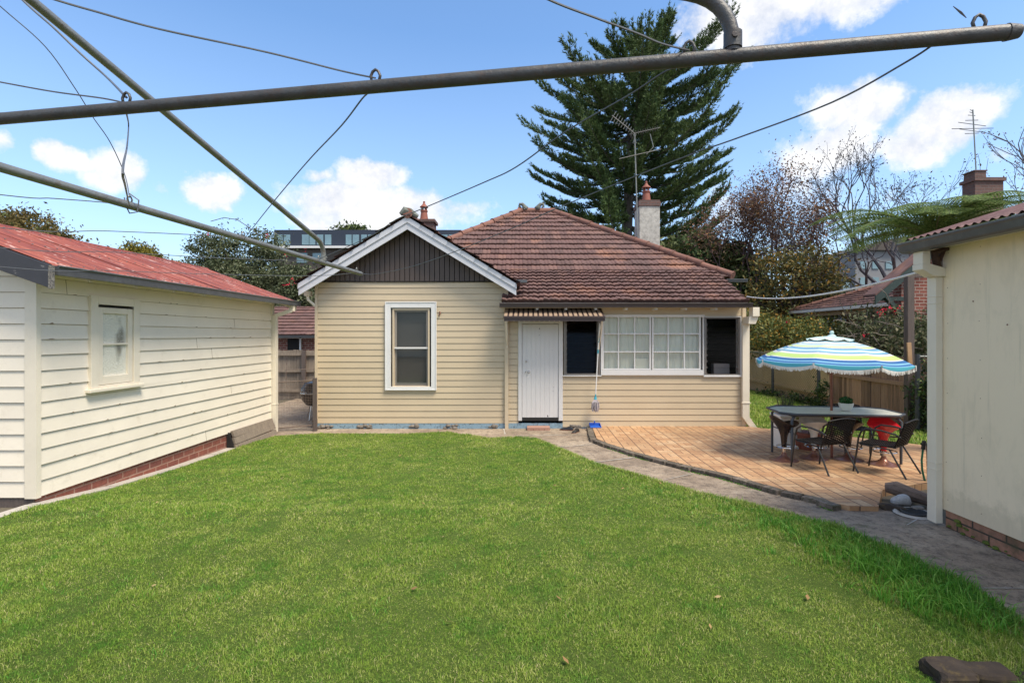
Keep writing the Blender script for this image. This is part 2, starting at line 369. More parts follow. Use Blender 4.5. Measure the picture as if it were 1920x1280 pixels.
# ------------------------------------------------------------------ camera, sky, sun
cam = bpy.data.cameras.new('camera'); co = bpy.data.objects.new('camera', cam); COL.objects.link(co)
co.location = (0, 0, H); co.rotation_euler = (R(90), 0, 0); cam.sensor_width = 36; cam.lens = 18
cam.shift_x = -20/1920; cam.shift_y = -12/1920; cam.clip_start = .05; cam.clip_end = 3000; S.camera = co
S.view_settings.view_transform = 'Standard'; S.view_settings.look = 'None'; S.view_settings.exposure = .88; S.view_settings.gamma = 1
SUN_EL, SUN_AZ = 60, 130      # azimuth from +Y towards +X
W = bpy.data.worlds.new('World'); S.world = W; W.use_nodes = True; t = W.node_tree; t.nodes.clear()
wo = t.nodes.new('ShaderNodeOutputWorld'); bg = t.nodes.new('ShaderNodeBackground'); t.links.new(bg.outputs[0], wo.inputs[0])
sky = t.nodes.new('ShaderNodeTexSky'); sky.sky_type = 'NISHITA'; sky.sun_disc = False; sky.sun_elevation = R(SUN_EL); sky.sun_rotation = R(SUN_AZ)
sky.air_density = 1.0; sky.dust_density = .8; sky.ozone_density = 1.6
tc = t.nodes.new('ShaderNodeTexCoord'); dirv = tc.outputs['Generated']
wn = t.nodes.new('ShaderNodeTexNoise'); wn.inputs['Scale'].default_value = 5; wn.inputs['Detail'].default_value = 7; wn.inputs['Roughness'].default_value = .6; t.links.new(dirv, wn.inputs['Vector'])
sp = t.nodes.new('ShaderNodeSeparateXYZ'); t.links.new(dirv, sp.inputs[0]); wsp = t.nodes.new('ShaderNodeSeparateColor'); t.links.new(wn.outputs['Color'], wsp.inputs[0])
az = mth(t, 'ARCTAN2', sp.outputs[0], sp.outputs[1]); el = mth(t, 'ARCSINE', sp.outputs[2])
az = mth(t, 'ADD', az, mth(t, 'MULTIPLY_ADD', wsp.outputs[0], .14, -.07)); el = mth(t, 'ADD', el, mth(t, 'MULTIPLY_ADD', wsp.outputs[1], .10, -.05))
blobs = [(1600,205,85,45,1.),(1560,285,90,45,.95),(1520,330,60,35,.6),(1660,190,40,30,.7),(1795,225,105,50,1.),(1730,275,75,38,.95),(1880,200,40,30,.6),
         (1440,15,150,60,1.),(1560,0,150,40,.8),(1360,60,60,35,.6),(1910,285,50,30,.5),(115,293,42,26,.85),(215,318,62,36,.75),(290,342,35,20,.45),(378,360,48,28,.85),(585,322,52,18,.6),
         (690,335,72,26,1.),(650,375,110,36,1.),(720,400,150,40,.95),(860,395,75,26,.55),(590,405,60,30,.7),(5,262,30,30,.5),(1300,700,700,120,.5),(400,700,700,130,.45),(1340,300,70,40,.3),(1480,380,200,50,.42)]
acc = None
for (bx, by, rx, ry, st) in blobs:
    d = Vector((bx-CX, FX, CY-by)).normalized(); a0 = math.atan2(d.x, d.y); e0 = math.asin(d.z)
    ra = rx/FX*math.cos(a0)**2; re = ry/FX*math.cos(a0)
    qx = mth(t, 'MULTIPLY', mth(t, 'SUBTRACT', az, a0), 1/ra); qy = mth(t, 'MULTIPLY', mth(t, 'SUBTRACT', el, e0), 1/re)
    r2 = mth(t, 'ADD', mth(t, 'MULTIPLY', qx, qx), mth(t, 'MULTIPLY', qy, qy))
    g = mth(t, 'MULTIPLY', mth(t, 'EXPONENT', mth(t, 'MULTIPLY', r2, -.75)), st)
    acc = g if acc is None else mth(t, 'MAXIMUM', acc, g)
# free clouds away from the view
fn = t.nodes.new('ShaderNodeTexNoise'); fn.inputs['Scale'].default_value = 2.2; fn.inputs['Detail'].default_value = 8; t.links.new(dirv, fn.inputs['Vector'])
away = ramp(t, mth(t, 'MULTIPLY_ADD', sp.outputs[1], .5, .5), [(.45, 1.), (.7, 0.)])
acc = mth(t, 'MAXIMUM', acc, mth(t, 'MULTIPLY', ramp(t, fn.outputs['Fac'], [(.45, 0.), (.62, 1.)]), away))
fine = t.nodes.new('ShaderNodeTexNoise'); fine.inputs['Scale'].default_value = 13; fine.inputs['Detail'].default_value = 12; fine.inputs['Roughness'].default_value = .66; t.links.new(dirv, fine.inputs['Vector'])
acc = mth(t, 'ADD', acc, mth(t, 'MULTIPLY_ADD', fine.outputs['Fac'], 1.1, -.55))
mask = ramp(t, acc, [(.27, 0.), (.38, .35), (.52, .85), (.85, 1.)])
cl = ramp(t, fine.outputs['Fac'], [(.36, (3.3,3.45,3.8)), (.52, (4.3,4.3,4.4)), (.62, (4.6,4.6,4.6))])
skc = mix(t, 1., sky.outputs[0], (.80,.98,1.10), 'MULTIPLY')
# paler air near the horizon
hz = ramp(t, sp.outputs[2], [(.0, .7), (.22, .25), (.5, .0)])
skc = mix(t, hz, skc, (3.1,3.7,4.45))
t.links.new(mix(t, mask, skc, cl), bg.inputs[0]); bg.inputs[1].default_value = .135
ln = bpy.data.lights.new('sun', 'SUN'); ln.energy = 3.1; ln.angle = R(22); ln.color = (1, .90, .74)
lo = bpy.data.objects.new('sun', ln); COL.objects.link(lo)
sd = Vector((math.sin(R(SUN_AZ))*math.cos(R(SUN_EL)), math.cos(R(SUN_AZ))*math.cos(R(SUN_EL)), math.sin(R(SUN_EL))))
lo.rotation_euler = sd.to_track_quat('Z', 'Y').to_euler(); lo.location = (20, 5, 20)
# ------------------------------------------------------------------ ground
def sheet(name, mat, xs, ys, off, inside=None):
    X, Y = np.meshgrid(xs, ys); Z = zg_np(X, Y)+off
    V = np.stack([X, Y, Z], -1).reshape(-1, 3); nx = len(xs)
    i, j = np.meshgrid(np.arange(nx-1), np.arange(len(ys)-1)); a = (j*nx+i).ravel()
    F = np.stack([a, a+1, a+nx+1, a+nx], 1)
    return np_mesh(name, V, F, mat, uv=V[:, :2])
far = np.concatenate([-np.geomspace(20, 900, 14)[::-1], np.linspace(-19, 19, 77), np.geomspace(20, 900, 14)])
fy = np.concatenate([np.linspace(-20, 24, 89), np.geomspace(25, 1500, 18)])
struct(sheet('ground', M['earth'], far, fy, -.03), 'bare earth under and around the yard')
def poly_sheet(name, mat, poly, off, thick=0, sub=.25, parent=None):
    """triangulated polygon draped over the terrain"""
    import bmesh
    bm = bmesh.new(); vs = [bm.verts.new((x, y, 0)) for x, y in poly]; bm.faces.new(vs)
    xs = [p[0] for p in poly]; ys = [p[1] for p in poly]
    def cut(lo, hi, ax):
        k = lo+sub
        while k < hi:
            co_ = [0, 0, 0]; no = [0, 0, 0]; co_[ax] = k; no[ax] = 1
            bmesh.ops.bisect_plane(bm, geom=bm.verts[:]+bm.edges[:]+bm.faces[:], plane_co=co_, plane_no=no); k += sub
    cut(min(xs), max(xs), 0); cut(min(ys), max(ys), 1)
    if thick:
        top = bm.faces[:]; r = bmesh.ops.extrude_face_region(bm, geom=top)
        nv = [g for g in r['geom'] if isinstance(g, bmesh.types.BMVert)]
        old = [v for v in bm.verts if v not in set(nv)]
        for v in old: v.co.z = zg(v.co.x, v.co.y)+off
        for v in nv: v.co.z = zg(v.co.x, v.co.y)+off-thick
    else:
        for v in bm.verts: v.co.z = zg(v.co.x, v.co.y)+off
    bm.normal_update(); bmesh.ops.recalc_face_normals(bm, faces=bm.faces[:])
    me = bpy.data.meshes.new(name); bm.to_mesh(me); bm.free(); box_uv(me)
    return finish(me, mat, name, parent)
HY = 10.56          # house front plane
kerb_px = [(1111,801),(1119,822),(1138,830),(1192,847),(1254,863),(1300,874),(1360,887),(1407,900),(1467,917),(1527,930),(1567,943),(1593,948),(1647,949)]
kerb = [G(x, y, .05) for x, y in kerb_px]; kerb = [(p.x, p.y) for p in kerb]
edge_px = [(872,814),(913,822),(967,819),(1002,822),(1043,839),(1111,868),(1165,882),(1219,898),(1300,922),(1413,947),(1513,975),(1580,992),(1640,1022),(1680,1035),(1730,1062),(1813,1100),(1863,1137),(1913,1168)]
ledge = [G(x, y, .02) for x, y in edge_px]; ledge = [(p.x, p.y) for p in ledge]
l0 = [(G(515,816,.02).x, G(515,816,.02).y), (G(600,811,.02).x, G(600,811,.02).y), (G(750,812,.02).x, G(750,812,.02).y), (G(840,808,.02).x, G(840,808,.02).y)]
lend = ledge[-1]
lawn_poly = [(-4.86, 1.0)]+[(-4.86, 9.0)]+l0+ledge+[(lend[0]-.02, 1.0)]
struct(poly_sheet('lawn', M['soil'], lawn_poly, .008, sub=.3), 'mown green lawn between the sheds')
path_poly = [(-6.9, 15.9), (-6.9, 10.0), (-5.0, 10.0), (-5.0, 8.6)]+[(-4.9, 9.0)]+[(x, y-.12) for x, y in l0]+[(x-.12, y-.1) for x, y in ledge]+[(lend[0]-.1, -3), (3.80, -3), (3.80, 5.2), (4.4, 5.6)]
path_poly += [(x+.05, y+.05) for x, y in kerb[::-1]]+[(1.6, HY+.1), (-4.2, HY+.1), (-4.2, 15.9)]
path_poly = [p for i, p in enumerate(path_poly) if i != 3 and i != 4]
struct(poly_sheet('path', M['concrete'], path_poly, .003, sub=.4), 'worn grey concrete path')
patio_poly = kerb+[(3.95, 5.62), (6.3, 6.6), (6.75, 7.4), (6.6, 8.3), (5.6, 9.6), (4.85, 10.25), (4.6, HY+.02), (kerb[0][0], HY+.02)]
struct(poly_sheet('patio', M['paver'], patio_poly, .05, thick=.12, sub=.5), 'terracotta coloured clay paved patio')
# brick kerb of the patio
kr = root('brick_edging', (kerb[3][0], kerb[3][1], 0), 'dark mossy brick edging bordering the clay paved patio', 'edging')
mb = MB()
def walk(pts, step):
    out = []; carry = 0
    for a, b in zip(pts[:-1], pts[1:]):
        a = Vector((a[0], a[1], 0)); b = Vector((b[0], b[1], 0)); L = (b-a).length; s_ = carry
        while s_ < L: out.append((a.lerp(b, s_/L), (b-a).normalized())); s_ += step
        carry = s_-L
    return out
for p, d in walk(kerb[:-2], .215):
    q = p+d*.2; n = Vector((-d.y, d.x, 0)); j = random.uniform(-.008, .008)
    z = zg(p.x, p.y)+random.uniform(.048, .06)
    n = -n if n.y > 0 and False else n
    a = p-n*(.062)+n*j; mb.beam((a.x, a.y, z-.06), (a.x+d.x*.2, a.y+d.y*.2, zg(q.x, q.y)+.05-.055), .11, .12)
M['kerbbrick'] = paint('mossy_edge_brick', (.16,.125,.10), .5, 7, .95, .9, 25, dirt=(.045,.045,.02), dirt_amt=.9, lo=.45, hi=.6, island=.3)
mb.build('kerb', M['kerbbrick'], kr, bevel=.006)
# thin concrete strip beside the weatherboard shed, joints of the path
st = MB()
y = 4.4
while y < 9.0:
    L = random.uniform(.7, 1.1); w = random.uniform(.13, .17)
    pts = [(-4.99, y), (-4.99+w, y), (-4.99+w*random.uniform(.9, 1.05), y+L-.02), (-4.99, y+L-.02)]
    st.add([(x, yy, zg(x, yy)+.02) for x, yy in pts]+[(x, yy, zg(x, yy)-.04) for x, yy in pts], [(0,1,2,3),(0,4,5,1),(1,5,6,2),(2,6,7,3),(3,7,4,0)]); y += L
struct(st.build('concrete_kerb', M['concrete_lt']), 'thin broken concrete strip along the shed footing')
jt = MB()
for (a, b, w) in [((968,817),(1107,815),.025),((1043,839),(1115,833),.03),((1115,867),(1205,856),.025),((944,802),(947,814),.03),((1245,900),(1300,888),.012),((1723,972),(1700,985),.01),((1830,1103),(1922,1103),.012)]:
    A = G(*a, .004); B = G(*b, .004); n = (B-A).normalized().cross(Vector((0, 0, 1)))*w/2; prev = None
    for k in range(9):
        c = A.lerp(B, k/8); wob = n*random.uniform(.5, 1.4)
        cur = [Vector((q.x, q.y, zg(q.x, q.y)+.010)) for q in (c-wob, c+wob)]
        if prev: jt.quad(prev[0], prev[1], cur[1], cur[0])
        prev = cur
struct(jt.build('path_joints', M['concrete_lt']), 'pale mortar joints across the concrete path')
# ------------------------------------------------------------------ grass
def in_poly(x, y, poly):
    c = np.zeros(len(x), bool); n = len(poly)
    for i in range(n):
        x0, y0 = poly[i]; x1, y1 = poly[(i+1) % n]
        k = ((y0 > y) != (y1 > y)) & (x < (x1-x0)*(y-y0)/((y1-y0) if y1 != y0 else 1e-9)+x0); c ^= k
    return c
def vnoise(x, y, s, seed):
    r = np.random.default_rng(seed).random((64, 64)); u = x/s+100; v = y/s+100; i = np.floor(u).astype(int); j = np.floor(v).astype(int); fu = u-i; fv = v-j
    fu = fu*fu*(3-2*fu); fv = fv*fv*(3-2*fv)
    g = lambda a, b: r[a % 64, b % 64]
    return (g(i, j)*(1-fu)+g(i+1, j)*fu)*(1-fv)+(g(i, j+1)*(1-fu)+g(i+1, j+1)*fu)*fv
def edge_dist(x, y, line):
    d = np.full(len(x), 9.)
    for (a, b) in zip(line[:-1], line[1:]):
        ax, ay = a; bx, by = b; L2 = (bx-ax)**2+(by-ay)**2
        tt = np.clip(((x-ax)*(bx-ax)+(y-ay)*(by-ay))/L2, 0, 1); d = np.minimum(d, np.hypot(x-ax-tt*(bx-ax), y-ay-tt*(by-ay)))
    return d
def blades(name, x, y, hgt, wid, mat, lean=.6, zoff=.0):
    n = len(x); z = zg_np(x, y)+zoff
    th = rng.random(n)*6.283; ln_ = np.abs(rng.normal(0, 1, n))*lean; ph = rng.random(n)*6.283
    dx, dy = np.cos(th)*wid/2, np.sin(th)*wid/2
    lx, ly = np.cos(ph)*ln_*hgt, np.sin(ph)*ln_*hgt
    V = np.empty((n, 5, 3))
    V[:, 0] = np.stack([x-dx, y-dy, z], 1); V[:, 1] = np.stack([x+dx, y+dy, z], 1)
    V[:, 2] = np.stack([x+dx*.8+lx*.35, y+dy*.8+ly*.35, z+hgt*.6], 1); V[:, 3] = np.stack([x-dx*.8+lx*.35, y-dy*.8+ly*.35, z+hgt*.6], 1)
    V[:, 4] = np.stack([x+lx, y+ly, z+hgt*(1-.25*np.minimum(ln_, 1.5))], 1)
    b = np.arange(n)[:, None]*5
    F = np.concatenate([b+np.array([[0, 1, 2]]), b+np.array([[0, 2, 3]]), b+np.array([[3, 2, 4]])], 1).reshape(-1, 3)
    return np_mesh(name, V.reshape(-1, 3), F, mat)
def grassmat():
    m = bpy.data.materials.new('grass_blades'); m.use_nodes = True; t = m.node_tree; t.nodes.clear(); out = t.nodes.new('ShaderNodeOutputMaterial')
    g = t.nodes.new('ShaderNodeNewGeometry'); v = objco(t)
    A = ramp(t, g.outputs['Random Per Island'], [(0, (.07,.15,.015)), (.35, (.15,.26,.025)), (.7, (.24,.35,.045)), (.93, (.34,.40,.09)), (.96, (.48,.45,.22)), (1, (.42,.36,.17))])
    B = ramp(t, g.outputs['Random Per Island'], [(0, (.15,.24,.03)), (.45, (.27,.37,.055)), (.85, (.40,.44,.11)), (.88, (.50,.47,.20)), (1, (.60,.53,.30))])
    Cc = ramp(t, g.outputs['Random Per Island'], [(0, (.04,.13,.012)), (.5, (.08,.22,.02)), (.93, (.16,.31,.04)), (1, (.26,.32,.1))])
    col = mix(t, ramp(t, noise(t, v, .75, 7, .75), [(.45, 0.), (.60, 1.)]), A, B)
    col = mix(t, ramp(t, noise(t, objco(t, (1, 1, 1)), 2.3, 8, .8), [(.50, 0.), (.60, .9)]), col, Cc)
    col = mix(t, ramp(t, noise(t, v, 9, 5, .8), [(.57, 0.), (.64, .7)]), col, B)
    b = t.nodes.new('ShaderNodeBsdfPrincipled'); t.links.new(col, b.inputs['Base Color']); b.inputs['Roughness'].default_value = .6; b.inputs['Specular IOR Level'].default_value = .2
    vm = N(t, 'ShaderNodeVectorMath', operation='SCALE'); vm.inputs[3].default_value = .45; t.links.new(g.outputs['Normal'], vm.inputs[0]); va = N(t, 'ShaderNodeVectorMath', operation='ADD'); t.links.new(vm.outputs[0], va.inputs[0]); va.inputs[1].default_value = (0, 0, .75); vn = N(t, 'ShaderNodeVectorMath', operation='NORMALIZE'); t.links.new(va.outputs[0], vn.inputs[0]); t.links.new(vn.outputs[0], b.inputs['Normal'])
    tr = t.nodes.new('ShaderNodeBsdfTranslucent'); t.links.new(col, tr.inputs[0]); mx = t.nodes.new('ShaderNodeMixShader'); mx.inputs[0].default_value = .28
    t.links.new(b.outputs[0], mx.inputs[1]); t.links.new(tr.outputs[0], mx.inputs[2]); t.links.new(mx.outputs[0], out.inputs[0]); return m
M['grass'] = grassmat()
gp = [(-4.83, 1.6)]+[(-4.83, 9.0)]+l0+[(x+.03, y+.02) for x, y in ledge]+[(lend[0], 1.6)]
def scatter(y0, y1, dens):
    n = int((y1-y0)*9.6*dens); x = rng.random(n)*9.6-5.0; y = y0+rng.random(n)*(y1-y0)
    k = (np.abs(x) < y*1.12+.7); x, y = x[k], y[k]; k = in_poly(x, y, gp); return x[k], y[k]
bx, by, bh, bw = [], [], [], []
rightedge = ledge[7:]+[(lend[0], 1.6)]
for y0, y1, dn, w in ((1.9, 3.4, 26000, .0028), (3.4, 4.6, 19000, .0034), (4.6, 6.2, 11000, .0046), (6.2, 8, 8000, .006), (8, 10.4, 6000, .0075)):
    x, y = scatter(y0, y1, dn)
    tuft = vnoise(x, y, .16, 3); big = vnoise(x, y, .7, 5)
    e = edge_dist(x, y, rightedge); eL = np.abs(x+4.85); eall = np.minimum(edge_dist(x, y, ledge), np.minimum(eL, edge_dist(x, y, l0)))
    rag = rng.random(len(x)) < .25+.75*np.clip(eall/.07, 0, 1); x, y, tuft, big, e, eL, eall = [q[rag] for q in (x, y, tuft, big, e, eL, eall)]
    hh = (.011+.016*tuft+.006*big)*(.6+.8*rng.random(len(x)))
    lush = np.exp(-(np.maximum(0, e-.15)/.35)**2)*np.clip((6.2-y)/2.5, 0, 1)*(.5+.8*vnoise(x, y, .3, 9))
    hh = hh*(1+1.9*lush)+.018*np.exp(-(eall/.12)**2)
    bx.append(x); by.append(y); bh.append(hh); bw.append(np.full(len(x), w))
# fringe spilling over the path edge
for a, b in zip(ledge[:-1], ledge[1:]):
    n = int(math.hypot(a[0]-b[0], a[1]-b[1])*900); s_ = rng.random(n); off = np.abs(rng.normal(0, .035, n))
    bx.append(a[0]+(b[0]-a[0])*s_+off*.7); by.append(a[1]+(b[1]-a[1])*s_+off*.7); bh.append(.03+.03*rng.random(n)); bw.append(np.full(n, .005))
cat_ = lambda q: np.concatenate(q)
ax_, ay_ = cat_(bx), cat_(by); kp = rng.random(len(ax_)) < np.clip(1.2-.9*np.clip(vnoise(ax_, ay_, .12, 31)-.62, 0, 1)*3, .45, 1)
bx, by, bh, bw = [ax_[kp]], [ay_[kp]], [cat_(bh)[kp]], [cat_(bw)[kp]]
g = blades('grass', cat_(bx), cat_(by), cat_(bh), cat_(bw)*(.6+.8*rng.random(len(cat_(bx)))), M['grass'], lean=.75)
tag(g, 'short mown green lawn grass with yellowish patches', 'grass', kind='stuff')
# long tufts along the path side, lower right
cx_, cy_, ch_, cw_ = [], [], [], []
for _ in range(420):
    k = random.random()**.8*(len(rightedge)-2); i = int(k); f = k-i; a, b = rightedge[i], rightedge[i+1]
    px_ = a[0]+(b[0]-a[0])*f-abs(random.gauss(.05, .28)); py_ = a[1]+(b[1]-a[1])*f+random.gauss(0, .1)
    if py_ > 5.3 and random.random() < .75: continue
    n = random.randint(12, 34); cx_.append(px_+rng.normal(0, .035, n)); cy_.append(py_+rng.normal(0, .035, n)); h0 = random.uniform(.05, .135)*min(1, max(.45, (6-py_)/2.2)); ch_.append(h0*(.6+.7*rng.random(n))); cw_.append(np.full(n, .0065))
for _ in range(520):
    px_, py_ = random.uniform(-4.6, 3.2), random.uniform(2.3, 8.5); n = random.randint(5, 16); cx_.append(px_+rng.normal(0, .03, n)); cy_.append(py_+rng.normal(0, .03, n)); ch_.append(random.uniform(.028, .055)*(.6+.7*rng.random(n))); cw_.append(np.full(n, .0045))
x, y = cat_(cx_), cat_(cy_); k = in_poly(x, y, gp)
M['grass_long'] = leafmat('long_grass', [(.05,.18,.016), (.09,.27,.025), (.15,.35,.04), (.24,.42,.08)], .35, .5)
g2 = blades('long_grass', x[k], y[k], cat_(ch_)[k], cat_(cw_)[k], M['grass_long'], lean=.85)
tag(g2, 'longer lush green grass tufts along the path edge', 'grass', kind='stuff')
# side yard grass beyond the patio
side = [(4.75, 10.1), (5.6, 9.6), (6.6, 8.4), (6.75, 7.4), (6.2, 6.5), (7.95, 6.5), (7.95, 19), (4.65, 19), (4.65, 10.6)]
struct(poly_sheet('side_lawn', M['soil'], side, .009, sub=.6), 'strip of grass beyond the patio')
n = 60000; x = 4.7+rng.random(n)*3.3; y = 6.5+rng.random(n)**1.3*12; k = in_poly(x, y, side); x, y = x[k], y[k]
g3 = blades('side_grass', x, y, .04+.05*rng.random(len(x))*(.4+vnoise(x, y, .25, 4)), np.full(len(x), .011), M['grass'], lean=.6)
tag(g3, 'dark green grass beside the paling fence beyond the patio', 'grass', kind='stuff')
# little moss and weeds along the kerb and dry leaf bits on the path
n = 900; s_ = rng.random(n)*(len(kerb)-3); i = s_.astype(int); f = s_-i; ka = np.array(kerb)
x = ka[i, 0]+(ka[i+1, 0]-ka[i, 0])*f-.10+rng.normal(0, .012, n); y = ka[i, 1]+(ka[i+1, 1]-ka[i, 1])*f-.10+rng.normal(0, .012, n)
k = vnoise(x, y, .5, 8) > .5
g4 = blades('kerb_weeds', x[k], y[k], np.full(k.sum(), .02), np.full(k.sum(), .008), M['grass_long']); tag(g4, 'tiny moss and weeds growing along the patio edging', 'weeds', kind='stuff')
M['lawnleaf'] = leafmat('dry_leaves', [(.16,.09,.04), (.28,.17,.07), (.40,.30,.14)], .1, .3)
n = 60; x = rng.random(n)*8.5-4.6; y = 2.4+rng.random(n)*7.4; k = in_poly(x, y, gp); x, y = x[k], y[k]; n = len(x); th = rng.random(n)*6.28; L = .012+.018*rng.random(n); w = L*.45; z = zg_np(x, y)+.035
Vl = np.stack([np.stack([x+np.cos(th)*L*a-np.sin(th)*w*b, y+np.sin(th)*L*a+np.cos(th)*w*b, z+.006*(a+b*.7)], 1) for a, b in ((-1, 0), (0, -1), (1, 0), (0, 1))], 1)
tag(np_mesh('fallen_leaves', Vl.reshape(-1, 3), np.arange(n*4).reshape(-1, 4), M['lawnleaf']), 'a few dry fallen leaves lying on the lawn', 'leaves', kind='stuff')
M['litter'] = leafmat('litter', [(.05,.035,.025), (.10,.07,.045), (.18,.12,.07)], 0, .2)
n = 4200; x = rng.random(n)*6.5-.5; y = 2.4+rng.random(n)*8; k = in_poly(x, y, path_poly) & ~in_poly(x, y, gp) & ~in_poly(x, y, patio_poly) & (vnoise(x, y, .4, 12) > .42); x, y = x[k], y[k]; n = len(x)
th = rng.random(n)*6.28; L = .004+.012*rng.random(n)**2; w = L*.35; z = zg_np(x, y)+.009
V = np.stack([np.stack([x+np.cos(th)*L*a-np.sin(th)*w*b, y+np.sin(th)*L*a+np.cos(th)*w*b, z+.002*(a*b)], 1) for a, b in ((-1, 0), (0, -1), (1, 0), (0, 1))], 1)
g5 = np_mesh('leaf_litter', V.reshape(-1, 3), np.arange(n*4).reshape(-1, 4), M['litter']); tag(g5, 'tiny dry leaf fragments scattered on the concrete path', 'litter', kind='stuff')
def boards(O, U, Nn, u0, u1, z0, z1, pitch, lip, holes=(), jit=0., seg=99., gr=.010):
    """lapped boards; holes = (u0,u1,z0,z1); slope_u(z) -> (u0,u1) limits at height z"""
    mb = MB(); O = Vector(O); U = Vector(U); Nn = Vector(Nn)
    z = z0; row = 0
    while z < z1-1e-4:
        zt = min(z+pitch, z1)
        cuts = sorted({z, zt}|{h for q in holes for h in (q[2], q[3]) if z < h < zt})
        for a, b in zip(cuts[:-1], cuts[1:]):
            lims = [(u0, u1)]
            for q in holes:
                if q[2] < b-1e-5 and q[3] > a+1e-5:
                    nl = []
                    for l, r in lims:
                        if q[1] <= l or q[0] >= r: nl.append((l, r))
                        else:
                            if q[0] > l: nl.append((l, q[0]))
                            if q[1] < r: nl.append((q[1], r))
                    lims = nl
            for l, r in lims:
                if r-l < 1e-3: continue
                k = max(1, int((r-l)/seg)); ju = random.uniform(0, jit)
                vs = []
                top = b > zt-1e-5; bb = max(a+.001, b-gr) if top else b; gmb = MB.__new__(MB)
                for i in range(k+1):
                    u = l+(r-l)*i/k; oa = lip*(1-(a-z)/pitch); ob = lip*(1-(b-z)/pitch)
                    dz = random.gauss(0, jit) if (a == z and 0 < i) else 0; do = random.gauss(0, jit)
                    vs += [O+U*u+Nn*(oa+do)+Vector((0, 0, a+dz-O.z)), O+U*u+Nn*(ob+(lip*gr/pitch if top else 0))+Vector((0, 0, bb-O.z)), O+U*u-Nn*.012+Vector((0, 0, a+dz-O.z)), O+U*u-Nn*.012+Vector((0, 0, bb+.0005-O.z)), O+U*u-Nn*.012+Vector((0, 0, b+.004-O.z))]
                fs = []
                for i in range(k):
                    c = i*5; fs += [(c, c+5, c+6, c+1)]
                    if top: fs += [(c+1, c+6, c+8, c+3), (c+3, c+8, c+9, c+4)]
                    if a == z: fs += [(c+2, c+7, c+5, c)]
                mb.add(vs, fs)
        z = zt; row += 1
    return mb
def tiled(mb, O, U, V, Lf, Rf, vmax, gauge=.33, tw=.21, su=.021, amp=.019, lift=.045, jit=.006):
    """interlocking clay tiles on a plane: O origin at eave, U along eave, V up the slope (unit vectors)"""
    O = Vector(O); U = Vector(U).normalized(); V = Vector(V).normalized(); Nn = U.cross(V); Nn = -Nn if Nn.z < 0 else Nn
    uvs = []
    nrow = int(math.ceil(vmax/gauge)); prev = None
    allV, allF, allUV = [], [], []; base = 0
    for r in range(nrow):
        v0, v1 = r*gauge, min((r+1)*gauge+.02, vmax)
        ul, ur = min(Lf(v0), Lf(v1)), max(Rf(v0), Rf(v1))
        if ur-ul < .05: continue
        us = np.arange(ul, ur+su, su)
        ti = np.floor(us/tw+.5*0).astype(int); rr = np.random.default_rng(r*7+3); rj = rr.normal(0, jit, 4000)
        ph = (us/tw-ti); prof = amp*(np.abs(np.sin(ph*2*np.pi))**.8)+amp*.8*(ph < .12)
        jz = rj[(ti % 4000)]*.5; jv = rj[((ti+977) % 4000)]*1.3
        rows = []
        for (vv, h) in ((v0+.06, -.02), (v0, lift-.016), (v0, lift), ((v0+v1)/2, lift*.55), (v1, lift*.12)):
            uc = np.clip(us, Lf(vv), Rf(vv))
            vj = vv+(jv if vv == v0 else 0)
            off = h+(prof if h > 0 else 0)+(jz if h > 0 else 0)
            vj_ = np.broadcast_to(vj, us.shape); of_ = np.broadcast_to(off, us.shape); rows.append(np.array(O)[None]+uc[:, None]*np.array(U)[None]+vj_[:, None]*np.array(V)[None]+of_[:, None]*np.array(Nn)[None])
            allUV.append(np.stack([ti*tw+tw*.5+0*uc, np.full(len(us), r*.33+.16)], 1))
        n = len(us)
        for q in rows: allV.append(q)
        i = np.arange(n-1)
        for k in range(4):
            a = base+k*n+i; allF.append(np.stack([a, a+1, a+n+1, a+n], 1))
        base += 5*n
    mb['V'].append(np.concatenate(allV)); mb['F'].append(np.concatenate(allF)+mb['n']); mb['UV'].append(np.concatenate(allUV)); mb['n'] += len(mb['V'][-1])
def tb(): return dict(V=[], F=[], UV=[], n=0)
def tbuild(mb, name, mat, parent):
    return np_mesh(name, np.concatenate(mb['V']), np.concatenate(mb['F']), mat, parent, uv=np.concatenate(mb['UV']))
def caps(mb, a, b, r=.10, L=.40):
    a = Vector(a); b = Vector(b); d = (b-a); n = max(1, int(d.length/L)); st = d/n
    for i in range(n):
        p = a+st*i; q = p+st*1.04; jj = Vector((random.gauss(0, .006), 0, random.gauss(0, .006)))
        mb.tube([p+jj, p+jj+st*.06, p+jj+st*.10, q+jj], [r*1.12, r*1.12, r*1.0, r*.9], n=10)
def corrugate(name, mat, A, B, C, D, period=.076, amp=.017, parent=None, along='u', rows=6, sag=.004):
    """A-B is the eave edge, D-C the ridge edge; corrugations run A->D"""
    A, B, C, D = map(Vector, (A, B, C, D)); L = (B-A).length; n = int(L/period*6); Nn = (B-A).cross(D-A).normalized(); Nn = -Nn if Nn.z < 0 else Nn
    us = np.linspace(0, 1, n+1); vs = np.linspace(0, 1, rows+1); Vv = []; uv = []
    for v in vs:
        for u in us:
            p = (A.lerp(B, u)).lerp(D.lerp(C, u), v); w = amp*math.cos(u*L/period*2*math.pi)+sag*math.sin(u*9+v*5)
            Vv.append(p+Nn*w); uv.append((u*L, v*(D-A).length))
    Vv = np.array([tuple(p) for p in Vv]); i, j = np.meshgrid(np.arange(n), np.arange(rows)); a = (j*(n+1)+i).ravel()
    F = np.stack([a, a+1, a+n+2, a+n+1], 1); o = np_mesh(name, Vv, F, mat, parent, uv=np.array(uv), smooth=True)
    return o
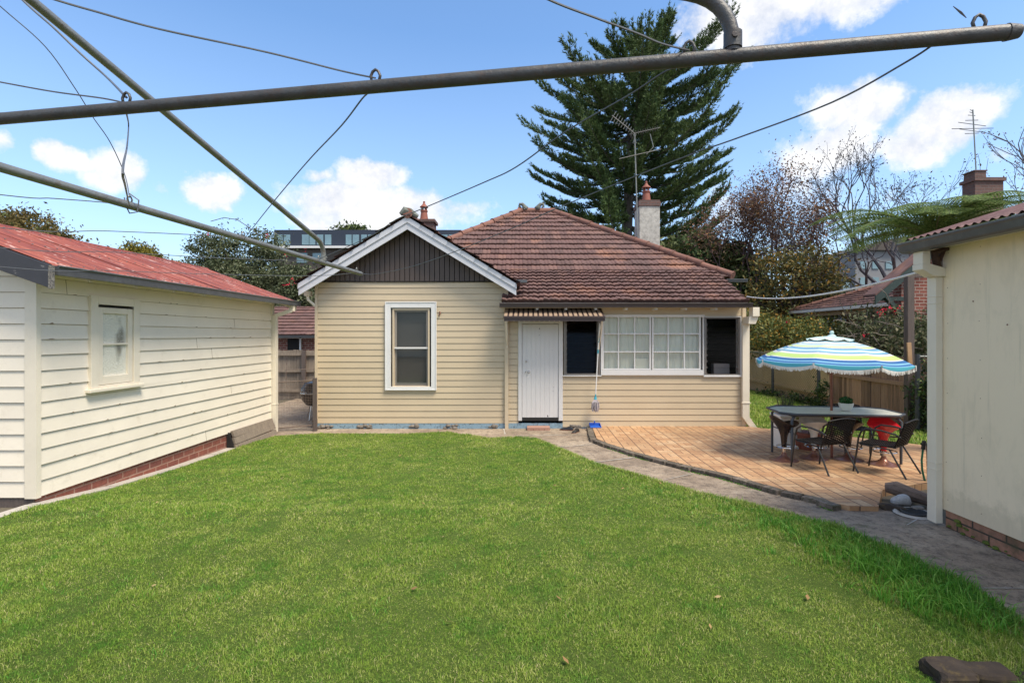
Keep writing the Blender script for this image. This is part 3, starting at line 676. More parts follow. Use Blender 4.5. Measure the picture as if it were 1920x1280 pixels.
def framebox(mb, x0, x1, z0, z1, w, y0, y1, wb=None, wt=None):
    """rectangular frame in the XZ plane between y0 (front) and y1"""
    wb = wb or w; wt = wt or w
    mb.box(x0, x0+w, y0, y1, z0, z1); mb.box(x1-w, x1, y0, y1, z0, z1)
    mb.box(x0+w, x1-w, y0, y1, z0, z0+wb); mb.box(x0+w, x1-w, y0, y1, z1-wt, z1)
def fx(px): return (px-CX)*HY/FX
def fz(py): return H+(CY-py)*HY/FX
# ================================================================== THE HOUSE
hz = zg(0, HY)
house = root('weatherboard_house', (0, HY, hz), 'beige clad single storey house with brown gable, terracotta tiled roof and white back door', 'house')
XL, XM, XR = fx(594), fx(953), fx(1396)
zb = fz(793); zt = fz(528)
w1 = (fx(724), fx(818), fz(730), fz(567)); wl = (fx(1056), fx(1126), fz(705), fz(594)); wg = (fx(1126), fx(1320), fz(703), fz(590)); wr = (fx(1319), fx(1388), fz(706), fz(594)); dr = (fx(972), fx(1055), fz(788), fz(600))
b = boards((0, HY, 0), (1, 0, 0), (0, -1, 0), XL, XM, zb, zt, (zt-zb)/23, .010, [w1])
b.build('gable_wall', M['siding'], house)
zs = fz(572)
b = boards((0, HY, 0), (1, 0, 0), (0, -1, 0), XM, XR, fz(800), zs, .1275, .010, [(dr[0], dr[1], -1, dr[3]), wl, wg, wr, (XM, dr[0], -1, zb)])
b.m = 0; b.box(dr[1], XR, HY-.012, HY, fz(592), zs)
b.build('sunroom_wall', M['siding'], house)
m = MB(); m.box(XL-.03, XL+.025, HY-.03, HY+.02, zb, zt); m.box(fx(946), fx(953), HY-.045, HY+.02, zb, zt); m.box(fx(1391), fx(1397)+.01, HY-.03, HY+.02, fz(800), zs)
m.build('corner_trim', M['siding_trim'], house)
# plain side and rear walls
m = MB(); m.box(XL, XL+.1, HY+.02, 19.8, hz, 2.7); m.box(XR-.1, XR, HY+.02, 19.8, hz, 2.3); m.box(XL, XR, 19.8, 19.9, hz, 2.7)
m.build('outer_wall', M['siding'], house)
# footing
m = MB(); m.box(XL, fx(1056), HY-.005, HY+.08, hz-.06, zb); m.box(fx(1056), XR, HY+.001, HY+.08, hz-.06, fz(800))
m.build('painted_footing', M['blue_base'], house)
m = MB(); random.seed(3)
for (a, c) in ((600, 626), (672, 700), (762, 782), (834, 856), (918, 932), (1062, 1100)):
    for k in range(7):
        x = random.uniform(fx(a), fx(c)); s_ = random.uniform(.03, .07)
        m.lathe([(0, -s_*.6), (s_*.8, -s_*.3), (s_, 0), (s_*.7, s_*.5), (0, s_*.6)], (x, HY+.008, hz+random.uniform(.01, .07)), n=7)
m.build('exposed_rubble', M['stone'], house)
# gable boarding
ay = 10.25; gx, gz = -2.31, 4.05; sl = .617
gzt = zt
m = MB(); x = XL-.02
yb = HY-.02
hw = (gx-XL)
def gtop(x): return gz-.10-abs(x-gx)*sl
while x < 2*gx-XL+.02:
    a, c = x, x+.088; pts = [(a, yb, gzt-.01), (c, yb, gzt-.01), (c, yb, max(gzt, gtop(c)))]
    if a < gx < c: pts.append((gx, yb, gtop(gx)))
    pts.append((a, yb, max(gzt, gtop(a)))); m.prism(pts, (0, .02, 0)); x += .1025
m.build('gable_boarding', M['gable'], house)
m = MB(); m.prism([(XL, HY+.004, gzt), (2*gx-XL, HY+.004, gzt), (gx, HY+.004, gtop(gx))], (0, .05, 0)); m.box(XL, 2*gx-XL, HY-.03, HY-.001, gzt-.012, gzt+.012); m.build('gable_backing', M['black_in'], house)
# barge boards: deep pale board with a capping strip
m = MB(); c = MB()
for s_ in (-1, 1):
    e = Vector((gx+s_*2.18, ay, gz-2.18*sl)); a = Vector((gx, ay, gz))
    m.prism([a, e, e-Vector((0, 0, .215)), a-Vector((0, 0, .235))], (0, .028, 0))
    c.prism([a+Vector((0, -.022, .02)), e+Vector((s_*.01, -.022, .02)), e+Vector((s_*.01, -.022, -.085)), a+Vector((0, -.022, -.10))], (0, .021, 0))
    # soffit under the barge
    m.prism([e-Vector((0, -.03, .02)), a-Vector((0, -.03, .02)), a-Vector((0, -.03, .045)), e-Vector((0, -.03, .045))], (0, HY-ay-.06, 0))
m.build('barge_board', M['barge'], house, bevel=.004); c.build('barge_capping', M['barge'], house, bevel=.003)
# roofs
T = tb()
cs = 1/math.sqrt(1+sl*sl)
for s_ in (-1, 1):    # gable wing
    tiled(T, (gx+s_*2.23, ay-.06, gz-2.23*sl+.03), (0, 1, 0), (-s_*cs, 0, sl*cs), lambda v: 0, lambda v: 9.4-5.6*0, 2.23/cs, gauge=.32, su=.035)
g_roof = tbuild(T, 'gable_roof', M['tile'], house)
T = tb()
lp = math.hypot(2.2, .884)
tiled(T, (0, 10.17, 2.345), (1, 0, 0), (0, 2.2/lp, .884/lp), lambda v: -.42, lambda v: 4.50+.05*v, lp, gauge=.264, amp=.024, lift=.055)
tbuild(T, 'skillion_roof', M['tile'], house)
T = tb(); u = math.hypot(3.7, 2.33); cu, su_ = 3.7/u, 2.33/u
tiled(T, (0, 12.12, 3.05), (1, 0, 0), (0, cu, su_), lambda v: -4.0+v*cu*.985, lambda v: 4.97-v*cu*1.02, (16.1-12.12)/cu, gauge=.336)
tbuild(T, 'hip_roof', M['tile'], house)
m = MB(); AL, AR = (-.07, 16.1, 5.55), (.92, 16.1, 5.55)
m.add([(4.97, 12.12, 3.03), (4.97, 20, 3.03), AR], [(0, 1, 2)]); m.add([(-4.0, 12.12, 3.03), (-4.0, 20, 3.03), AL], [(0, 1, 2)]); m.add([(-4.0, 20, 3.03), (4.97, 20, 3.03), AR, AL], [(0, 1, 2, 3)])
m.build('far_roof_slopes', M['tile'], house)
m = MB(); m.box(4.5, 4.9, 12.2, 19.9, 2.4, 3.0); m.build('side_eave_wall', M['siding'], house)
m = MB(); caps(m, (4.97, 12.10, 3.10), (.92, 16.1, 5.60)); caps(m, (-3.4, 12.75, 3.45), (-.07, 16.1, 5.60)); caps(m, (-.15, 16.1, 5.60), (1.0, 16.1, 5.60)); caps(m, (gx, ay-.05, gz+.08), (gx, 13.8, gz+.08), r=.09)
m.build('ridge_caps', M['cap'], house, smooth=True)
m = MB()
for x in (.08, .47):
    s_ = 1 if x < .3 else -1; m.tube([(x, 16.05, 5.62), (x+s_*-.02, 16.05, 5.72), (x-s_*.09, 16.05, 5.80), (x-s_*.17, 16.05, 5.80), (x-s_*.19, 16.05, 5.73), (x-s_*.13, 16.05, 5.71)], [.09, .07, .055, .045, .035, .03], n=8)
    m.tube([(x, 16.05, 5.66), (x+s_*.08, 16.05, 5.72)], [.06, .03], n=8)
M['mossgrey'] = paint('grey_moss_cap', (.16,.17,.15), .4, 8, .95, .8, 30)
m.build('ridge_horn', M['mossgrey'], house, smooth=True)
m = MB(); m.tube([(gx-.13, ay-.02, gz+.06), (gx-.05, ay+.0, gz+.14), (gx+.04, ay+.03, gz+.12), (gx+.2, ay+.05, gz+.03)], [.04, .08, .08, .04], n=9)
m.build('ridge_end_cap', M['mossgrey'], house)
# gutters
def gutter_x(mb, x0, x1, y, z, h=.085, w=.10):
    mb.prism([(x0, y, z), (x0, y-.012, z-.004), (x0, y-.012, z-.02), (x0, y, z-.03), (x0, y+.006, z-h), (x0, y+w, z-h), (x0, y+w, z)], (x1-x0, 0, 0))
m = MB(); gutter_x(m, -.46, 4.56, 10.13, 2.335); m.build('gutter', M['gutter'], house)
m = MB(); gutter_x(m, 4.80, 5.30, 12.05, 3.02, .07, .1); m.box(-.13, .09, 10.35, 10.62, 2.76, 2.82); m.build('side_gutter', M['gutter_grey'], house)
m = MB(); m.box(-.44, 4.5, 10.25, 10.27, 2.24, 2.33); m.box(-.44, 4.5, 10.232, 10.246, 2.26, 2.354); m.box(-.44, 4.5, 10.27, HY, 2.30, 2.32); m.build('eave_lining', M['siding_trim'], house)
m = MB()
for px in (1007, 1061, 1117, 1174, 1230, 1285, 1342): x = (px-CX)*10.3/FX; m.box(x-.025, x+.025, 10.262, HY+.0, 2.205, 2.262)
m.build('rafter_end', M['white'], house)
# rain water pipes
m = MB(); x0, x1 = fx(1389), fx(1402)
m.box(x0+.07, x1+.06, 10.16, 10.34, 2.07, 2.25); m.prism([(x0+.02, 10.2, 2.07), (x1+.06, 10.2, 2.07), (x1+.0, 10.2, 1.92), (x0, 10.2, 1.92)], (0, .3, 0)); m.box(x0, x1, HY-.09, HY-.02, .02, 1.95)
m.prism([(x0, HY-.09, .02), (x1, HY-.09, .02), (x1+.16, HY-.09, hz+.03), (x1+.04, HY-.09, hz+.0)], (0, .07, 0)); m.box(x0-.015, x1+.012, HY-.1, HY-.02, .30, .33)
m.build('downpipe', M['cream_trim'], house, bevel=.004)
m = MB(); m.box(fx(947), fx(953.5), HY-.075, HY-.018, hz+.0, fz(600)); m.build('downpipe', M['siding_trim'], house)
m = MB(); m.tube([(fx(951), HY-.09, fz(598)), (fx(951), HY-.09, fz(652))], .012, 6); m.build('conduit', M['cream_trim'], house)
m = MB(); m.box(XL-.22, XL-.13, 10.45, HY+.1, 2.5, 2.6); m.tube([(XL-.17, 10.5, 2.52), (XL-.15, 10.5, 2.42), (XL-.03, HY-.0, 2.30)], .03, 6); m.build('downpipe', M['cream_trim'], house)
# ---- double hung window
wn_ = MB(); framebox(wn_, w1[0], w1[1], w1[2], w1[3], .10, HY-.045, HY+.03, wb=.06, wt=.11)
framebox(wn_, w1[0]-.012, w1[1]+.012, w1[2]-.012, w1[3]+.012, .022, HY-.055, HY-.02)
win = wn_.build('window', M['white'], house, bevel=.004)
sx0, sx1, sz0, sz1 = fx(738), fx(804), fz(725), fz(580); zm = fz(652)
m = MB(); framebox(m, sx0-.02, sx1+.02, sz0-.02, sz1+.02, .035, HY-.02, HY+.05); m.build('reveal', M['siding_trim'], win)
m = MB(); framebox(m, sx0+.005, sx1-.005, zm-.01, sz1, .055, HY+.02, HY+.05, wb=.03, wt=.05); framebox(m, sx0+.005, sx1-.005, sz0, zm+.01, .055, HY+.045, HY+.07, wb=.085, wt=.025)
m.build('sash', paint('taupe_sash', (.25,.225,.20), .08, 4, .5), win)
m = MB(); m.box(sx0+.01, sx1-.01, HY-.0, HY+.02, zm-.018, zm+.012); m.build('meeting_rail', M['white'], win)
m = MB(); m.quad((sx0+.05, HY+.035, sz0+.05), (sx1-.05, HY+.035, sz0+.05), (sx1-.05, HY+.035, sz1-.04), (sx0+.05, HY+.035, sz1-.04)); m.build('pane', M['glass'], win)
m = MB(); z = sz0+.04
while z < sz1-.03: m.quad((sx0+.03, HY+.105, z), (sx1-.03, HY+.105, z), (sx1-.03, HY+.118, z+.022), (sx0+.03, HY+.118, z+.022)); z += .022
m.build('blind', M['blind_dk'], win)
# ---- multi pane window
m = MB(); framebox(m, wg[0], wg[1], wg[2], wg[3], .035, HY-.045, HY+.04, wb=.105, wt=.05)
gw = m.build('window', M['white'], house, bevel=.003)
gx0, gx1, gz0, gz1 = fx(1129), fx(1313), fz(693), fz(592); gm = fx(1221)
for (a, c) in ((gx0, gm-.012), (gm+.012, gx1)):
    m = MB(); framebox(m, a, c, gz0, gz1, .03, HY-.03, HY+.02)
    for k in (1, 2):
        x = a+(c-a)*k/3; m.box(x-.012, x+.012, HY-.022, HY+.015, gz0+.03, gz1-.03)
    for k in (1, 2):
        z = gz0+(gz1-gz0)*k/3; m.box(a+.03, c-.03, HY-.024, HY+.013, z-.012, z+.012)
    m.build('sash', M['white'], gw)
    m = MB(); m.quad((a+.02, HY-.002, gz0+.02), (c-.02, HY-.002, gz0+.02), (c-.02, HY-.002, gz1-.02), (a+.02, HY-.002, gz1-.02)); m.build('pane', M['glass'], gw)
m = MB(); n = 60
for k in range(n):   # softly folded curtain behind the glass
    a = gx0+(gx1-gx0)*k/n; c = gx0+(gx1-gx0)*(k+1)/n; f = lambda q: HY+.055+.010*math.sin(q*23)+.006*math.sin(q*57+1)
    m.quad((a, f(a), gz0), (c, f(c), gz0), (c, f(c), gz1), (a, f(a), gz1))
m.box(fx(1189), fx(1218), HY+.028, HY+.032, gz0+.03, fz(672)); m.build('curtain', M['blind'], gw)
# ---- louvre windows with dark room behind
M['louvre_frame'] = paint('aluminium_frame', (.20,.18,.165), .1, 4, .35, .05, 40, metal=.3)
def louvre(q, trim, boxed):
    x0, x1, z0, z1 = q
    m = MB(); framebox(m, x0+.012, x1-.012, z0+.02, z1-.0, .035, HY-.03, HY+.09); wdw = m.build('louvre_window', M['louvre_frame'], house)
    m = MB(); m.box(x0-.01, x1+.01, HY-.05, HY+.02, z0-.0, z0+.02)
    if boxed: framebox(m, x0-.005, x1+.005, z0+.0205, z1+.012, .016, HY-.045, HY-.0305)
    m.build('trim', M['white'], wdw)
    m = MB(); k = 9; st_ = (z1-z0-.1)/k
    for i in range(k):
        z = z0+.055+i*st_; m.quad((x0+.08, HY+.005, z), (x1-.08, HY+.005, z), (x1-.08, HY+.03, z+st_*1.05), (x0+.08, HY+.03, z+st_*1.05))
    m.build('blade', M['glass_screen'], wdw)
    m = MB()
    for i in range(k):
        z = z0+.055+i*st_
        for xx in (x0+.062, x1-.062): m.box(xx-.016, xx+.016, HY-.004, HY+.03, z-.006, z+.03)
    m.box(x0+.047, x0+.075, HY+.03, HY+.045, z0+.05, z1-.04); m.box(x1-.075, x1-.047, HY+.03, HY+.045, z0+.05, z1-.04)
    m.build('clip_strip', M['louvre_frame'], wdw); return wdw
louvre(wl, 0, False); lw = louvre(wr, 0, True)
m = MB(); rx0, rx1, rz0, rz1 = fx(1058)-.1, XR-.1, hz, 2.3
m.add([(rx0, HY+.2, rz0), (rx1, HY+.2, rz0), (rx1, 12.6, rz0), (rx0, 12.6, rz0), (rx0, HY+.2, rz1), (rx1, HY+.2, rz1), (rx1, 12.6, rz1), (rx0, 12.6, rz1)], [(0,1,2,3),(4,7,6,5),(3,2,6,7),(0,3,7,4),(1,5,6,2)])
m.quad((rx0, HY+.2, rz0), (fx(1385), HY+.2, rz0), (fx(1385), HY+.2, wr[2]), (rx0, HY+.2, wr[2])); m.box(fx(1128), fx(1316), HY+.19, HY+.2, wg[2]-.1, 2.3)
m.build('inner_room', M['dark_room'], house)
m = MB(); m.box(fx(1348), fx(1378), HY+.28, HY+.45, wr[2]-.02, fz(683)); m.build('white_box', M['white_pl'], house)
m = MB(); m.box(fx(1322), fx(1334), HY+.25, HY+.30, fz(655), fz(607)); m.build('inner_curtain', M['blind_dk'], house)
# ---- door
dfr = MB(); x0, x1 = dr[0]-.002, dr[1]; z1 = dr[3]
dfr.box(x0, x0+.075, HY-.035, HY+.03, fz(788), z1); dfr.box(x1-.085, x1, HY-.035, HY+.03, fz(788), z1); dfr.box(x0+.075, x1-.085, HY-.035, HY+.03, fz(607), z1)
df = dfr.build('door_frame', M['door'], house, bevel=.003)
dx0, dx1, dz0, dz1 = x0+.08, x1-.09, fz(782), fz(608)
m = MB(); nb = 8
for k in range(nb):
    a = dx0+(dx1-dx0)*k/nb; c = dx0+(dx1-dx0)*(k+1)/nb; m.box(a+.0015, c-.0015, HY-.012, HY+.02, dz0, dz1)
m.box(dx0, dx1, HY-.004, HY+.018, dz0, dz1)
door = m.build('door', M['door'], house)
m = MB(); m.lathe([(0, 0), (.02, 0), (.026, .012), (.02, .03), (0, .034)], (0, 0, 0), 12)
kn = MB(); 
for (px, py, r) in ((991, 697, .024), (985.5, 696.5, .013), (987, 677, .02)):
    x, z = fx(px), fz(py); kn.tube([(x, HY-.012, z), (x, HY-.020, z), (x, HY-.022, z), (x, HY-.045, z), (x, HY-.06, z)], [r, r, r*.4, r*.85, r*.5], 12)
kn.build('door_handle', M['chrome'], door, smooth=True)
m = MB(); m.box(dx0-.03, dx1+.05, HY-.02, HY+.03, fz(788)-.005, dz0-.004); m.build('door_gap_strip', M['black'], house)  # black strip put in for the dark gap below the door leaf
m = MB()
for (px, py, r) in ((1011.5, 616, .012), (1011, 628, .007), (1037, 733, .006), (1038, 725, .005), (1035, 656, .005)): m.tube([(fx(px), HY-.0135, fz(py)), (fx(px), HY-.0115, fz(py))], r, 8)
m.prism([(fx(1026), HY-.0135, fz(781)), (fx(1028.5), HY-.0135, fz(781)), (fx(1026.5), HY-.0135, fz(777))], (0, .001, 0)); m.build('peephole', M['black'], door)
# ---- awning over the door
aw = MB(); ax0, ax1 = (945-CX)*10.0/FX, (1134-CX)*10.0/FX; zA, zB = 2.245, 2.055; yA, yB = HY-.06, 10.02; nrib = 20
for k in range(nrib):
    a = ax0+(ax1-ax0)*k/nrib; c = ax0+(ax1-ax0)*(k+1)/nrib; d = (c-a)
    for (p, q, h) in ((a, a+d*.62, .018), (a+d*.62, c, 0)):
        sh = lambda xx, t_: (xx if t_ else xx*.985+.01)
        aw.prism([(sh(p, 0), yA, zA+h), (sh(q, 0), yA, zA+h), (q, yB, zB+h), (p, yB, zB+h)], (0, 0, -.012))
M['awn'] = paint('tan_awning', (.31,.22,.15), .1, 4, .5, .05, 40); M['awn_dk'] = paint('brown_awning', (.05,.032,.03), .1, 4, .5, .05, 40)
awo = aw.build('awning', M['awn'], house)
m = MB()
for k in range(nrib):
    a = ax0+(ax1-ax0)*(k+.62)/nrib; c = ax0+(ax1-ax0)*(k+1)/nrib
    m.prism([(a*.985+.01, yA-.002, zA+.003), (c*.985+.01, yA-.002, zA+.003), (c, yB, zB+.003), (a, yB, zB+.003)], (0, 0, .003))
m.box(ax0-.012, ax1+.012, yB-.03, yB-.002, zB-.022, zB+.016)
for k in range(nrib*1):
    a = ax0+(ax1-ax0)*k/nrib; c = ax0+(ax1-ax0)*(k+1)/nrib; m.prism([(a, yB-.012, zB-.022), (c, yB-.012, zB-.022), (c, yB-.012, zB-.075), (a+(c-a)*.85, yB-.012, zB-.085), (a+(c-a)*.15, yB-.012, zB-.085), (a, yB-.012, zB-.075)], (0, .006, 0))
m.prism([(ax0, yA, zA), (ax0, yB-.01, zB), (ax0, yB-.01, zB-.08), (ax0, yA, zA-.03)], (.008, 0, 0)); m.prism([(ax1, yA, zA), (ax1, yB-.01, zB), (ax1, yB-.01, zB-.08), (ax1, yA, zA-.03)], (.008, 0, 0))
m.box(ax0, ax1, yA-.01, yA+.03, zA-.02, zA+.035); m.build('valance', M['awn_dk'], awo)
m = MB(); m.tube([(ax1-.03, yB+.02, zB-.03), (fx(1123), HY-.02, fz(655))], .011, 6); m.tube([(ax1-.05, yB+.02, zB-.03), (ax1-.09, yB+.25, fz(640))], .008, 6); m.tube([(ax0+.03, yB+.02, zB-.03), (ax0+.05, HY-.02, fz(655))], .011, 6)
m.build('awning_bracket', M['cream_trim'], awo)
# small hook on the gable wall
m = MB(); m.tube([(fx(825), HY-.02, fz(584)), (fx(826), HY-.035, fz(588)), (fx(823), HY-.03, fz(592))], .012, 6); m.tube([(fx(825), HY-.012, fz(586)), (fx(825), HY-.03, fz(586))], .02, 6); m.build('wall_hook', M['bronze'], house)
# ---- chimney with pot, on the right slope
ch = MB(); cx0, cx1, cy0, cy1 = 3.42, 4.02, 15.0, 15.65
ch.box(cx0, cx1, cy0, cy1, 3.6, 5.48); chm = ch.build('chimney', M['render'], house, bevel=.01)
m = MB(); m.box(cx0-.025, cx1+.025, cy0-.025, cy1+.025, 5.482, 5.60); m.box(cx0-.0, cx1+.0, cy0-.0, cy1+.0, 5.602, 5.66); m.build('chimney_cap', M['brick_brown'], chm)
def pot(mb, c, s=1.):
    mb.lathe([(0, 0), (.20*s, 0), (.20*s, .05*s), (.165*s, .07*s), (.125*s, .36*s), (.15*s, .38*s), (.15*s, .42*s), (.11*s, .43*s)], c, 14)
    for k in range(6):
        th = k*math.pi/3; mb.tube([(c[0]+.11*s*math.cos(th), c[1]+.11*s*math.sin(th), c[2]+.42*s), (c[0]+.09*s*math.cos(th), c[1]+.09*s*math.sin(th), c[2]+.56*s)], .02*s, 5)
    mb.lathe([(.17*s, .55*s), (.16*s, .58*s), (.07*s, .66*s), (.035*s, .74*s), (.05*s, .77*s), (0, .82*s)], c, 14); mb.lathe([(.17*s, .55*s), (0, .56*s)], c, 14)
m = MB(); pot(m, ((cx0+cx1)/2-.02, (cy0+cy1)/2, 5.655), .80); m.build('chimney_pot', M['pot'], chm, smooth=True)
m = MB(); m.box(-3.1, -2.55, 14.6, 15.1, 3.8, 4.92); m.box(-3.15, -2.5, 14.55, 15.15, 4.922, 5.0); ch2 = m.build('chimney', M['brick_brown'], house)
m = MB(); pot(m, (-2.86, 14.85, 5.0), .72); m.build('chimney_pot', M['pot'], ch2, smooth=True)
# vent cover top right
# ================================================================== LEFT SHED
shed = root('cream_shed', (-4.97, 5.23, 0), 'cream weatherboard shed with faded red corrugated iron roof', 'shed')
SX = -4.97; y0s, y1s = 5.23, 10.16; zbb = .045; ztw = 2.42
sw = (6.49-.28+.0, 0, 0, 0)
def sy(px): return FX*(-SX)/(CX-px)
wy0, wy1 = sy(164), sy(256); szh = lambda py, px: H+(CY-py)*sy(px)/FX
wz1, wz0 = szh(553, 164), szh(738, 164)
b = boards((SX, 0, 0), (0, 1, 0), (1, 0, 0), y0s+.03, y1s-.06, zbb, ztw, .1612, .016, [(wy0+.02, wy1-.02, wz0+.03, wz1-.02)], jit=.0012, seg=.45, gr=.007)
b.build('side_wall', M['cream'], shed)
b = boards((0, y0s, 0), (1, 0, 0), (0, -1, 0), SX-2.9, SX-.03, zbb, 2.42, .1612, .016, [], jit=.0012, seg=.6, gr=.007)
b.build('end_wall', M['cream'], shed)
m = MB(); m.box(SX-2.9, SX+.0, y1s-.05, y1s, 0, 2.4); m.box(SX-2.9, SX-2.85, y0s, y1s, 0, 2.4); m.prism([(SX-2.9, y1s-.05, 2.4), (SX, y1s-.05, 2.4), (SX-1.45, y1s-.05, 2.93)], (0, .05, 0)); m.prism([(SX-2.9, y0s+.02, 2.3), (SX-.01, y0s+.02, 2.3), (SX-1.45, y0s+.02, 2.93)], (0, .05, 0))
m.build('outer_wall', M['cream'], shed)
m = MB(); m.box(SX-.095, SX+.024, y0s-.024, y0s+.03, zbb-.01, ztw); m.box(SX+.002, SX+.034, y1s-.07, y1s+.02, zbb, ztw)
m.build('corner_trim', M['cream_trim'], shed)
m = MB(); m.box(SX-2.88, SX-.012, y0s+.01, y1s, -.32, zbb-.004); m.build('brick_footing', M['brick_red'], shed)
m = MB(); m.box(SX-2.8, SX-.02, y0s-.004, y0s+.008, -.1, zbb-.004); m.build('footing_shadow_board', M['wood_post'], shed)
# flashing plaster patches on footing
m = MB(); framebox_y = None
def frame_y(mb, y0, y1, z0, z1, w, x0, x1, wb=None, wt=None):
    wb = wb or w; wt = wt or w
    mb.box(x0, x1, y0, y0+w, z0, z1); mb.box(x0, x1, y1-w, y1, z0, z1); mb.box(x0, x1, y0+w, y1-w, z0, z0+wb); mb.box(x0, x1, y0+w, y1-w, z1-wt, z1)
frame_y(m, wy0, wy1, wz0+.05, wz1, .10, SX-.01, SX+.045, wb=.03, wt=.10)
win = m.build('window', M['cream_trim'], shed, bevel=.004)
m = MB(); m.box(SX-.01, SX+.075, wy0-.045, wy1+.04, wz0+.01, wz0+.05); m.build('sill', M['cream_trim'], win, bevel=.006)
ya, yb_ = wy0+.105, wy1-.105; za, zb2 = wz0+.085, wz1-.13
m = MB(); frame_y(m, ya, yb_, za, zb2, .075, SX-.005, SX+.03, wb=.10, wt=.07); zm2 = (za+zb2)/2+.02; m.box(SX-.003, SX+.027, ya+.075, yb_-.075, zm2-.011, zm2+.011); m.build('sash', M['cream_trim'], win, bevel=.003)
m = MB(); m.box(SX-.02, SX+.006, ya+.07, yb_-.07, za+.08, zb2-.06); m.build('pane', M['frost'], win)
m = MB(); random.seed(5)
for r_ in range(7):
    z = zb2-.085-.052*r_
    yy = ya+.085
    while yy < yb_-.085:
        if random.random() < .8: m.lathe([(0, -.004), (.005, 0), (0, .004)], (SX+.0075, yy, z+random.uniform(-.006, .006)), 6)
        yy += random.choice((.018, .02, .045, .06))
m.build('beaded_lace', M['white_pl'], win)
m = MB(); m.box(SX+.02, SX+.046, ya-.0, yb_, zb2+.006, zb2+.016); m.build('head_gap', M['black_in'], win)
# roof
RX, RZ = -6.42, 3.03; EX, EZ = -4.60, 2.375; yn, yf = 4.99, 10.43
ro = corrugate('roof', M['shed_roof'], (EX, yn, EZ), (EX, yf, EZ), (RX, yf, RZ), (RX, yn, RZ), parent=shed, rows=14)
corrugate('far_roof_slope', M['shed_roof'], (2*RX-EX, yn, EZ), (2*RX-EX, yf, EZ), (RX, yf, RZ), (RX, yn, RZ), parent=shed)
m = MB(); q_n = Vector((EX-RX, 0, EZ-RZ)).normalized(); u_n = Vector((-q_n.z, 0, q_n.x)); u_n = -u_n if u_n.z < 0 else u_n
for k in range(1, 8):
    yy = yn+k*.72; a_ = Vector((EX, yy, EZ))+u_n*.017; b2 = Vector((RX, yy, RZ))+u_n*.017; m.beam(a_, b2, .012, .008)
m.build('sheet_lap', M['shed_roof'], shed)
m = MB()
for k in range(36):
    yy = yn+.076*2*k
    for f_ in (.04, .5, .93): p_ = Vector((EX, yy, EZ)).lerp(Vector((RX, yy, RZ)), f_)+u_n*.016; m.tube([p_, p_+u_n*.008], .009, 5)
m.build('roof_screws', M['galv'], shed)
m = MB(); m.tube([(RX, yn, RZ+.0), (RX, yf, RZ+.0)], .035, 8); m.build('ridge_capping', M['shed_roof'], shed)
m = MB(); s_ = (RZ-EZ)/(EX-RX)
m.prism([(EX+.03, yn-.03, EZ-.0), (RX, yn-.03, RZ-.0), (RX, yn-.03, RZ-.22), (EX+.03, yn-.03, EZ-.225)], (0, .028, 0)); m.prism([(2*RX-EX, yn-.03, EZ), (RX, yn-.03, RZ), (RX, yn-.03, RZ-.22), (2*RX-EX, yn-.03, EZ-.225)], (0, .028, 0))
m.build('barge_board', M['charcoal'], shed, bevel=.003)
m = MB(); m.box(EX+.005, EX+.04, yn-.032, yn-.0, EZ-.225, EZ-.0); m.build('barge_end', paint('peeling_paint', (.25,.23,.2), .5, 20, .9, .8, 60, dirt=(.05,.05,.05), dirt_amt=.9, lo=.45, hi=.55), shed)
m = MB()
prof = [(EX-.02, EZ-.0), (EX+.05, EZ+.005), (EX+.062, EZ-.003), (EX+.05, EZ-.022), (EX+.045, EZ-.085), (EX-.02, EZ-.085)]
m.prism([(x, yn+.03, z) for x, z in prof], (0, yf-yn+.05, 0)); m.build('gutter', M['gutter_grey'], shed)
m = MB(); m.tube([(EX+.056, yn+.03, EZ+.003), (EX+.056, yf+.08, EZ+.003)], .006, 5); m.build('gutter_bead', M['galv'], shed)
m = MB(); m.prism([(EX-.03, yn+.02, EZ-.04), (SX-.4, yn+.02, EZ+.09), (SX-.4, yn+.02, EZ+.07), (EX-.03, yn+.02, EZ-.06)], (0, yf-yn-.04, 0)); m.build('eave_lining', M['cream_trim'], shed)
m = MB()
for k in range(8): yy = y0s+.25+k*.66; m.prism([(EX-.04, yy, EZ-.065), (SX, yy, EZ+.06), (SX, yy, EZ-.02), (EX-.04, yy, EZ-.11)], (0, .04, 0))
m.build('rafter_end', M['cream_trim'], shed)
m = MB(); m.prism([(EX-.02, yf+.0, EZ-.02), (RX, yf, RZ-.02), (RX, yf, RZ-.17), (EX-.02, yf, EZ-.17)], (0, .025, 0)); m.build('far_barge_board', M['cream_trim'], shed)
m = MB(); py_ = y1s-.02; m.box(SX+.31, SX+.40, py_+.07, py_+.15, EZ-.20, EZ-.085); m.beam((SX+.355, py_+.11, EZ-.18), (SX+.06, py_+.0, EZ-.30), .075, .075); m.box(SX+.025, SX+.105, py_-.05, py_+.05, zg(SX, py_)+.01, EZ-.28); m.box(SX+.02, SX+.11, py_-.055, py_+.055, .32, .345); m.box(SX+.02, SX+.11, py_-.055, py_+.055, 1.75, 1.77)
m.build('downpipe', M['cream_trim'], shed, bevel=.004)
# peeled patches: split board ends
m = MB(); random.seed(9)
for _ in range(55):
    row = random.randint(1, 13); z = zbb+row*.1612; yy = random.uniform(y0s+.1, y1s-.2); L = random.uniform(.015, .09)
    if wy0-.1 < yy+L and yy < wy1+.1 and wz0-.05 < z < wz1+.05: continue
    m.prism([(SX+.0175, yy, z+.0), (SX+.0175, yy+L, z+.001), (SX+.0165, yy+L*.7, z+random.uniform(.004, .014)), (SX+.0165, yy+L*.3, z+.006)], (-.004, 0, 0))

